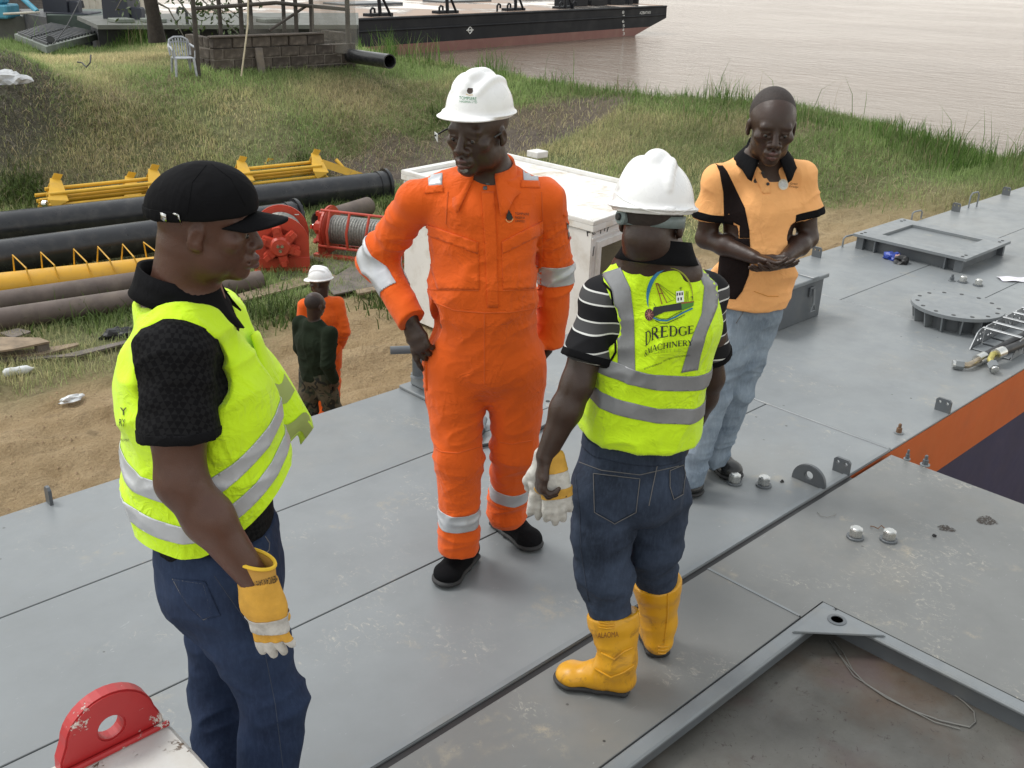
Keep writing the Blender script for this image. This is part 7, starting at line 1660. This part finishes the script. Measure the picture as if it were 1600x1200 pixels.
    for po_ in ([(928, 740), (1000, 748), (994, 800), (960, 818), (929, 800)], [(1046, 735), (1072, 724), (1066, 772), (1052, 780), (1046, 760)]):
        patch(je, [po_], 'back_pocket', M_JEAN3, thick=.003, off=.002); seam(je, po_+[po_[0]], 'stitching', M_STITCH, .0013, off=.003)
    seam(je, [(1028, 722), (1020, 760), (1014, 790)], 'seat_seam', M_STITCH, .0015); seam(je, [(899, 740), (906, 800), (908, 860), (920, 940)], 'side_seam', M_DSEAM, .0012); seam(je, [(905, 722), (940, 735), (1000, 742), (1060, 728)], 'yoke_seam', M_STITCH, .0013)
    # rubber boots
    t = NT('yellow rubber'); n = t.noise(6, 6, .65); c = t.mix(t.ramp(n, .3, .7), (.58, .275, .008), (.68, .34, .012)); c = t.mix(t.mul(t.ramp(t.noise(16, 6, .75, dist=.8), .54, .66), .55), c, (.20, .09, .02)); t.col(c); t.rough(t.ramp(n, .3, .7, .30, .48)); t.bump(t.noise(40, 4), .06, .004); M_RUB = t.m
    bL = D(957, 955, 2.735); bR = D(1026, 903, 2.885)
    b1 = shoe(P(988, 1083, 0), P(872, 1063, 0), aL, M_RUB, T, 'rubber_boot', 1.08, boot=bL, laces=False, sole_mat=M_SOLE); b2 = shoe(P(1030, 1032, 0), P(1008, 968, 0), aR, M_RUB, T, 'rubber_boot', 1.08, boot=bR, laces=False, sole_mat=M_SOLE)
    text_on(b1, 'ALAOMA', 934, 997, 966.5, 995, 9, 9, 'lettering', M_PBRN, off=.001)
    M_RUBD = M_RUB
    for y in (972, 976, 980): seam(b1, [(936, y), (948, y+2), (960, y+1)], 'rib', M_RUBD, .0028)
    for y in (917, 921, 925): seam(b2, [(1001, y-2), (1008, y), (1016, y+1)], 'rib', M_RUBD, .0028)
    for y in (1010, 1015, 1020): seam(b2, [(1028, y), (1036, y+1), (1044, y-1)], 'rib', M_RUBD, .003)
    seam(b2, [(1044, 908), (1043, 960), (1038, 1005)], 'back_seam', M_RUBD, .003); seam(b1, [(940, 1020), (960, 1030), (975, 1018), (988, 1012)], 'crease', M_RUBD, .003); seam(b1, [(930, 1045), (955, 1058), (975, 1050), (990, 1040)], 'crease', M_RUBD, .003)
    # helmet with cradle band and ratchet knob
    hat = hardhat(hd, T, .98, rad(0), .0, 'g', dz=.036); A0 = hat.H
    M_CRAD = M('grey green cradle plastic', (.16, .20, .20), .5, var=.15, vs=60); rows = []
    for dz_, k_ in ((-.016, 1.), (-.046, .985)): rows.append([A0.at(.0865*k_*math.sin(a), -.004-.098*k_*math.cos(a), dz_-.006*abs(math.sin(a))) for a in np.linspace(-1.75, 1.75, 36)])
    me = MB().grid(np.array(rows)).mesh('cradle_band'); bm = bmesh.new(); bm.from_mesh(me); bm.normal_update(); bmesh.ops.solidify(bm, geom=bm.faces[:], thickness=.004); bm.to_mesh(me); bm.free(); cb_ = link('cradle_band', me, M_CRAD, hat.o, smooth=True)
    a = -.62; c_ = A0.at(.088*math.sin(a), -.004-.1*math.cos(a), -.030); ax_ = nz(A0.at(math.sin(a), -math.cos(a), 0)-A0.c)
    MB().lathe([(.022, -.002), (.022, .010), (.018, .014)], c_, 16, ax=ax_).build('ratchet_housing', M_CRAD, hat.o, smooth=True); MB().lathe([(.010, .0), (.010, .019), (.008, .021)], c_, 14, ax=ax_).build('ratchet_knob', M_BLACK, hat.o, smooth=True)
    patch(hat, [[(1039, 322), (1056, 324), (1056, 331), (1039, 329)]], 'helmet_tab', M_PLWHITE, off=.002, thick=.003)
    seam(hat, [(960, 300), (975, 312), (1000, 325), (1030, 333), (1060, 333), (1082, 325)], 'rim_line', M_PLWHITE, .0022, off=.0005)
    # gloves held in his left hand
    M_GY = M('yellow glove cloth', (.58, .32, .05), .85, var=.15, vs=25, bump=.3, bs=300); M_GW = M('pale split leather', (.55, .53, .49), .85, var=.2, vs=20, bump=.35, bs=150, dirt=(.20, .18, .15), dirtamt=.5, ds=30)
    gv = thing('work_gloves', wL-UP*.08, 'pale and yellow work gloves hanging from the fist of the man in yellow boots', 'gloves')
    for k, (off_, ang) in enumerate(((np.zeros(3), 0.), (-E_*-.035-R_*.028-UP*.004, .18))):
        w0 = D(866, 738, 2.655)+off_; dr_ = nz(D(874, 815, 2.64)-D(866, 738, 2.655)+R_*(-ang*.12)); F_ = Fig(); gn = nz(-E_*.95+R_*.15)
        hand(F_, w0, dr_, gn, 1, 1.02, curl=((.15, .25, .2), (.1, .2, .1), (.08, .2, .1), (.2, .2, .2)), grow=.0035, tuck=.9, k=.006, spread=1.3)
        F_.seg(w0-dr_*.05, w0+dr_*.02, (.034, .018), (.040, .020), np.cross(dr_, gn), .02)
        g_ = Cloth(F_, 'glove', M_GW, gv, .0042, [], fold_fn([], .002, 22), smooth=2)
        if k == 0:
            band(g_.src, [(w0+dr_*.078, dr_), (w0+dr_*.048, -dr_)], 'yellow_band', M_GY, g_.o, .002, .0015)
            band(g_.src, [(w0-dr_*.005, dr_)], 'yellow_cuff', M_GY, g_.o, .002, .0015)
    return T
man_back()
# ---------- man in the orange-yellow polo
def man_polo():
    T = person('person', P(1108, 760, 0)*np.array([1, 1, 0]), 'bareheaded man in orange-yellow and black polo and pale jeans, hands clasped')
    f = nz(-E_*.97-R_*.02); lat = nz(np.cross(UP, f))
    hd = Head(D(1206, 196, 4.07), nz(-E_*.97-R_*.05-UP*.13), UP*.97-E_*.15, 1.15)
    nb = D(1196, 243, 4.17); ch = D(1187, 325, 4.16); wa = D(1180, 410, 4.13); pe = D(1168, 470, 4.14)
    sR, sL = D(1121, 280, 4.14), D(1254, 274, 4.17)
    eR, wR = D(1103, 372, 4.15), D(1178, 402, 3.96); eL, wL = D(1262, 372, 4.15), D(1228, 402, 3.97)
    hR, hL = D(1148, 500, 4.12), D(1183, 500, 4.16); kR, kL = D(1112, 610, 4.05), D(1150, 602, 4.14); aR, aL = P(1075, 742, .10), P(1112, 712, .10)
    B = Fig(); hd.add(B, full=.98); hd.neck(B, nb-UP*.02, .056, .066)
    B.seg(nb-UP*.04, ch, (.12, .08), (.15, .10), lat, .04); B.seg(ch, wa, (.15, .10), (.13, .10), lat); B.seg(wa, pe, (.13, .1), (.14, .105), lat)
    for s_, e, w in ((sR, eR, wR), (sL, eL, wL)): B.chain([s_, s_*.5+e*.5, e], [.050, .046, .041], .03); B.chain([e, e*.6+w*.4, w], [.041, .041, .028], .02)
    for h_, k, a in ((hR, kR, aR), (hL, kL, aL)): B.chain([h_, k, a], [.07, .05, .038])
    dr = nz(wR-eR); dl = nz(wL-eL)
    hand(B, wR+dr*.01, nz(dr*.75+lat*.55-UP*.05), nz(-UP*.92+f*.35), 1, 1.02, curl=((.15, .3, .25), (.2, .35, .25), (.25, .4, .3), (.3, .45, .3)), tuck=.3, k=.0045)
    hand(B, wL+dl*.015-UP*.018, nz(dl*.75-lat*.55+f*.12), nz(-UP*.93+f*.30), -1, 1.02, curl=((.12, .25, .2), (.18, .3, .2), (.22, .35, .25), (.3, .4, .3)), tuck=.2, k=.0045)
    link('body', B.mesh('body', .0042, smooth=2), M_SKIN_D, T, smooth=True); eyes(hd, T)
    hr_ = Fig(); hr_.ell(hd.at(0, -.020, .038), np.array((.0766, .0946, .0862))*hd.k, hd.A, .01)
    Cloth(hr_, 'hair', M_HAIR, T, .0045, [(hd.at(0, .052, .080), nz(hd.f-hd.u*.1)), (hd.at(0, 0, .0), -hd.u+hd.f*.55)], smooth=2)
    M_POLO = cloth('orange-yellow pique', (.86, .43, .165), .85, 500, .25, .06, 6, .15); M_PBK = cloth('dark brown-black pique', (.014, .010, .010), .85, 500, .2, .15, 6, .05)
    C = Fig(); C.seg(nb-UP*.055, ch, (.09, .075), (.176, .122), lat, .05); C.seg(ch, wa, (.176, .122), (.170, .128), lat, .04); C.seg(wa, pe-UP*.01, (.170, .128), (.166, .130), lat, .04)
    C.seg(nb-UP*.04-lat*.05, sR, (.040, .07), (.050, .062), UP, .06); C.seg(nb-UP*.04+lat*.05, sL, (.040, .07), (.050, .062), UP, .06)
    mR, mL = sR*.36+eR*.64, sL*.36+eL*.64; uR, uL = nz(eR-sR), nz(eL-sL)
    C.chain([sR, mR, eR], [.053, .064, .066], .04); C.chain([sL, mL, eL], [.053, .064, .066], .04)
    C.cone(nb+f*.14+UP*.06, nb+f*.15-UP*.07, .052, .010, .01, -1)
    po = Cloth(C, 'polo_shirt', M_POLO, T, .0052, [(mR, uR, eR, .16), (mL, uL, eL, .16), (pe-UP*.005, -UP), (nb+UP*.015, nz(UP+f*.3))], ff := fold_fn([(wa+lat*.08, UP-lat*.5, .2, .009, .07), (wa-UP*.06, UP+lat*.4, .16, .008, .06), (sR*.6+eR*.4, uR, .12, .005, .05), (sL*.6+eL*.4, uL, .12, .005, .05)], .005, 7, .4, 8.8), smooth=2)
    for m_, u_ in ((mR, uR), (mL, uL)): band(po.src, [(m_-u_*.001, u_), (m_-u_*.030, -u_)], 'sleeve_cuff', M_BLKCLOTH, po.o, .002, .002, (m_, .12))
    patch(po, [[(1112, 244), (1122, 250), (1136, 268), (1152, 300), (1164, 325), (1171, 360), (1171.5, 372), (1130, 372), (1131, 340), (1130, 300), (1124, 268)]], 'black_panel', M_PBK, off=.0022, thick=.001)
    class TB: pass
    tb_ = TB(); tb_.o = po.o; TF = Fig(); TF.p = C.p[:3]; tm = TF.mesh('torso', .006, (), ff, 2); tb_.bv = BVHTree.FromPolygons([v.co[:] for v in tm.vertices], [p.vertices[:] for p in tm.polygons]); bpy.data.meshes.remove(tm)
    tb_.hit = lambda px, py: tb_.bv.ray_cast(Vector(CAM), Vector(ray(px, py)).normalized())[:2]
    patch(tb_, [[(1130, 372.5), (1171.5, 372.5), (1173, 400), (1170, 430), (1160, 455), (1150, 467.5), (1126, 466), (1121, 440), (1124, 405)]], 'black_panel', M_PBK, off=.0024, thick=.001)
    collar(nb+UP*.0+f*.012, f, UP+f*.2, .070, .056, .072, .058, 1.0, M_BLKCLOTH, po.o, 'collar', .03)
    patch(po, [[(1180, 255), (1201, 283), (1204, 302), (1192, 303), (1172, 262)]], 'placket', M_POLO, thick=.003, off=.003)
    for x, y in ((1181, 256), (1191, 270), (1199.5, 288)):
        c_, n_ = po.hit(x, y)
        if c_ is not None: MB().lathe([(.0065, 0), (.0065, .003), (.003, .004)], np.array(c_+n_*.005), 12, ax=np.array(n_)).build('button', M_BLACK, po.o, smooth=True)
    patch(po, [[(1223.3+7.8*math.cos(a), 288.3+9*math.sin(a)) for a in np.linspace(0, 2*math.pi, 22, endpoint=False)]], 'emblem', M('cream print', (.72, .66, .52), .7), off=.003)
    patch(po, [[(1223.3+6*math.cos(a), 288.3+7*math.sin(a)) for a in np.linspace(0, 2*math.pi, 20, endpoint=False)]], 'emblem', M('grey white print', (.58, .60, .60), .7, var=.25, vs=90), off=.0036)
    M_PB2 = M('dark brown lettering', (.10, .03, .015), .7); text_on(po, 'Great', 1233, 288.2, 1246, 288.4, 3.6, 3.6, 'lettering', M_PB2, off=.003, vec=(.25, -1)); text_on(po, 'Dredge', 1232, 292.6, 1247, 293.4, 3.2, 3.2, 'lettering', M_PB2, off=.003, vec=(.25, -1))
    seam(po, [(1178, 455), (1200, 463), (1216, 463)], 'hem_stitch', M('hem thread', (.55, .24, .04), .85), .0014)
    MB().tube([nb+UP*.052+r_ for r_ in [(-lat*.055+f*.015), (-lat*.058+f*.05-UP*.03), (-lat*.045+f*.085-UP*.07)]], .004, 6).build('collar_tape', M_PLWHITE, po.o, smooth=True)
    J = jeans_fig(pe-UP*.0, (hR, hL), (kR, kL), (aR-UP*.015, aL-UP*.015), lat, (.142, .108), (.092, .092), .078, .066)
    je = Cloth(J, 'jeans', M_JEAN4, T, .0055, [(pe+UP*.10, UP), (aR-UP*.035, -UP)], fold_fn([(kL, UP, .2, .007, .07), (kR, UP, .2, .007, .07), (aL+UP*.05, UP, .12, .009, .04), (aR+UP*.05, UP, .12, .009, .04), (hL-UP*.1, UP+lat*.6, .15, .007, .05)], .005, 8, .5, 2.9), smooth=2)
    seam(je, [(1165, 476), (1160, 490), (1150, 505)], 'fly_seam', M_STITCH, .0015); seam(je, [(1205, 470), (1210, 480), (1220, 472)], 'front_pocket', M_STITCH, .002)
    shoe(P(1066, 742, 0), P(1081, 777, 0), aR, M_LEATHER, T, 'work_shoe', 1.15); shoe(P(1095, 712, 0), P(1150, 752, 0), aL, M_LEATHER, T, 'work_shoe', 1.15)
    return T
man_polo()
# ---------- two people walking on the sand behind
def walker(px0, d0, ztop, label, coat, trousers, hat, s):
    zt_ = ztop; zg = G; hgt = zt_-zg
    def J(dx, dd, frac): return (D(px0, 500, d0)*np.array([1, 1, 0]))+R_*dx+E_*dd+UP*(zg+hgt*frac)
    T = person('person', J(0, 0, 0), label)
    f = nz(R_*.62+E_*.78) if not hat else nz(-R_*.3+E_*.95); lat = nz(np.cross(UP, f))
    B = Fig(); hk = hgt/1.76; wk = .84 if hat else 1.12; hd = Head(J(0, 0, .932)+f*.02, nz(f-UP*.1) if not hat else nz(-R_*.95+E_*.2-UP*.1), UP, hk*1.02); hd.add(B)
    nb, ch, wa, pe = J(0, 0, .83), J(0, .0, .72), J(0, 0, .60), J(0, 0, .53); hd.neck(B, nb, .055, .062)
    sR, sL = J(0, 0, .80)-lat*.195*hk*wk, J(0, 0, .80)+lat*.195*hk*wk
    eR = sR-UP*.28*hk-f*.08-lat*.04; eL = sL-UP*.28*hk+f*.02+lat*.04; wR = eR-UP*.2*hk+f*.10+lat*.03; wL = eL-UP*.21*hk+f*.10
    hR, hL = pe-lat*.085, pe+lat*.085; kR = hR-UP*.43*hk+f*.12; kL = hL-UP*.44*hk-f*.06; aR = kR-UP*.42*hk+f*.03; aL = kL-UP*.39*hk-f*.24
    aR[2] = zg+.10; aL[2] = zg+.12
    B.seg(nb-UP*.04, ch, (.12, .08), (.15, .1), lat); B.seg(ch, pe, (.15, .1), (.14, .1), lat); B.chain([sR, eR, wR], [.05, .042, .03]); B.chain([sL, eL, wL], [.05, .042, .03]); B.chain([hR, kR, aR], [.07, .05, .04]); B.chain([hL, kL, aL], [.07, .05, .04])
    hand(B, wR, nz(wR-eR), -lat, 1, 1., curl=(.3, .4, .3)); hand(B, wL, nz(wL-eL), lat, -1, 1., curl=(.3, .4, .3))
    link('body', B.mesh('body', .007, smooth=1), M_SKIN_D, T, smooth=True)
    C = Fig(); C.seg(nb-UP*.04, ch, (.12, .09), (.205*wk, .14), lat, .05); C.seg(ch, pe, (.205*wk, .14), (.18, .14), lat, .04); C.seg(nb-UP*.03, sR, (.05, .07), (.058, .066), UP, .05); C.seg(nb-UP*.03, sL, (.05, .07), (.058, .066), UP, .05)
    C.chain([sR, eR, wR], [.072, .066, .052]); C.chain([sL, eL, wL], [.072, .066, .052])
    Cloth(C, 'jacket' if not hat else 'coverall_top', coat, T, .008, [(wR+nz(wR-eR)*.01, nz(wR-eR), wR, .09), (wL+nz(wL-eL)*.01, nz(wL-eL), wL, .09), (pe-UP*.05, -UP)], fold_fn([(eR, nz(wR-eR), .12, .008, .05), (wa, UP, .2, .006, .06)], .004, 8), smooth=2)
    J_ = jeans_fig(pe+UP*.0, (hR, hL), (kR, kL), (aR, aL), lat, (.165, .125), (.11, .11), .09, .078)
    Cloth(J_, 'trousers', trousers, T, .008, [], fold_fn([(kR, UP, .16, .012, .06), (kL, UP, .16, .012, .06)], .005, 8), smooth=2)
    if hat: band_ = Fig().seg(pe+UP*.03, pe+UP*.07, (.178, .145), (.178, .145), lat, .01); Cloth(band_, 'belt', M_BLKCLOTH, T, .008)
    for a in (aR, aL): q_ = np.array([a[0], a[1], zg]); shoe(q_-f*.07, q_+f*.2, a, M_LEATHER, T, 'boot', 1.1, h=.008, laces=False)
    if hat: hardhat(hd, T, 1.0, rad(0), 0, 'v', dz=.046)
    else:
        hr_ = Fig(); hr_.ell(hd.at(0, -.02, .034), np.array((.077, .095, .085))*hd.k, hd.A, .01); Cloth(hr_, 'hair', M_HAIR, T, .006, [(hd.at(0, 0, -.0), -hd.u+hd.f*.6)])
    return T
def camo():
    t = NT('woodland camouflage'); a = t.noise(9, 2, .5, dist=.6); b = t.noise(12, 2, .5, co=None, dist=.9)
    c = t.mix(t.ramp(a, .46, .49), (.028, .034, .018), (.075, .062, .038)); c = t.mix(t.ramp(b, .55, .57), c, (.011, .012, .009)); t.col(c); t.rough(.9); return t.m
M_CAMO = camo(); M_GREENJ = cloth('dark green jersey', (.014, .020, .012), .9, 500, .2, .15, 6, .05)
walker(491, 9.0, float(D(486, 458, 9.0)[2]), 'soldier in dark green jersey and camouflage trousers walking on the sand', M_GREENJ, M_CAMO, False, 1)
walker(503, 9.7, float(D(480, 424, 9.7)[2]), 'worker in orange coverall and white hard hat walking behind the soldier', M_ORANGE, M_ORANGE, True, 1)
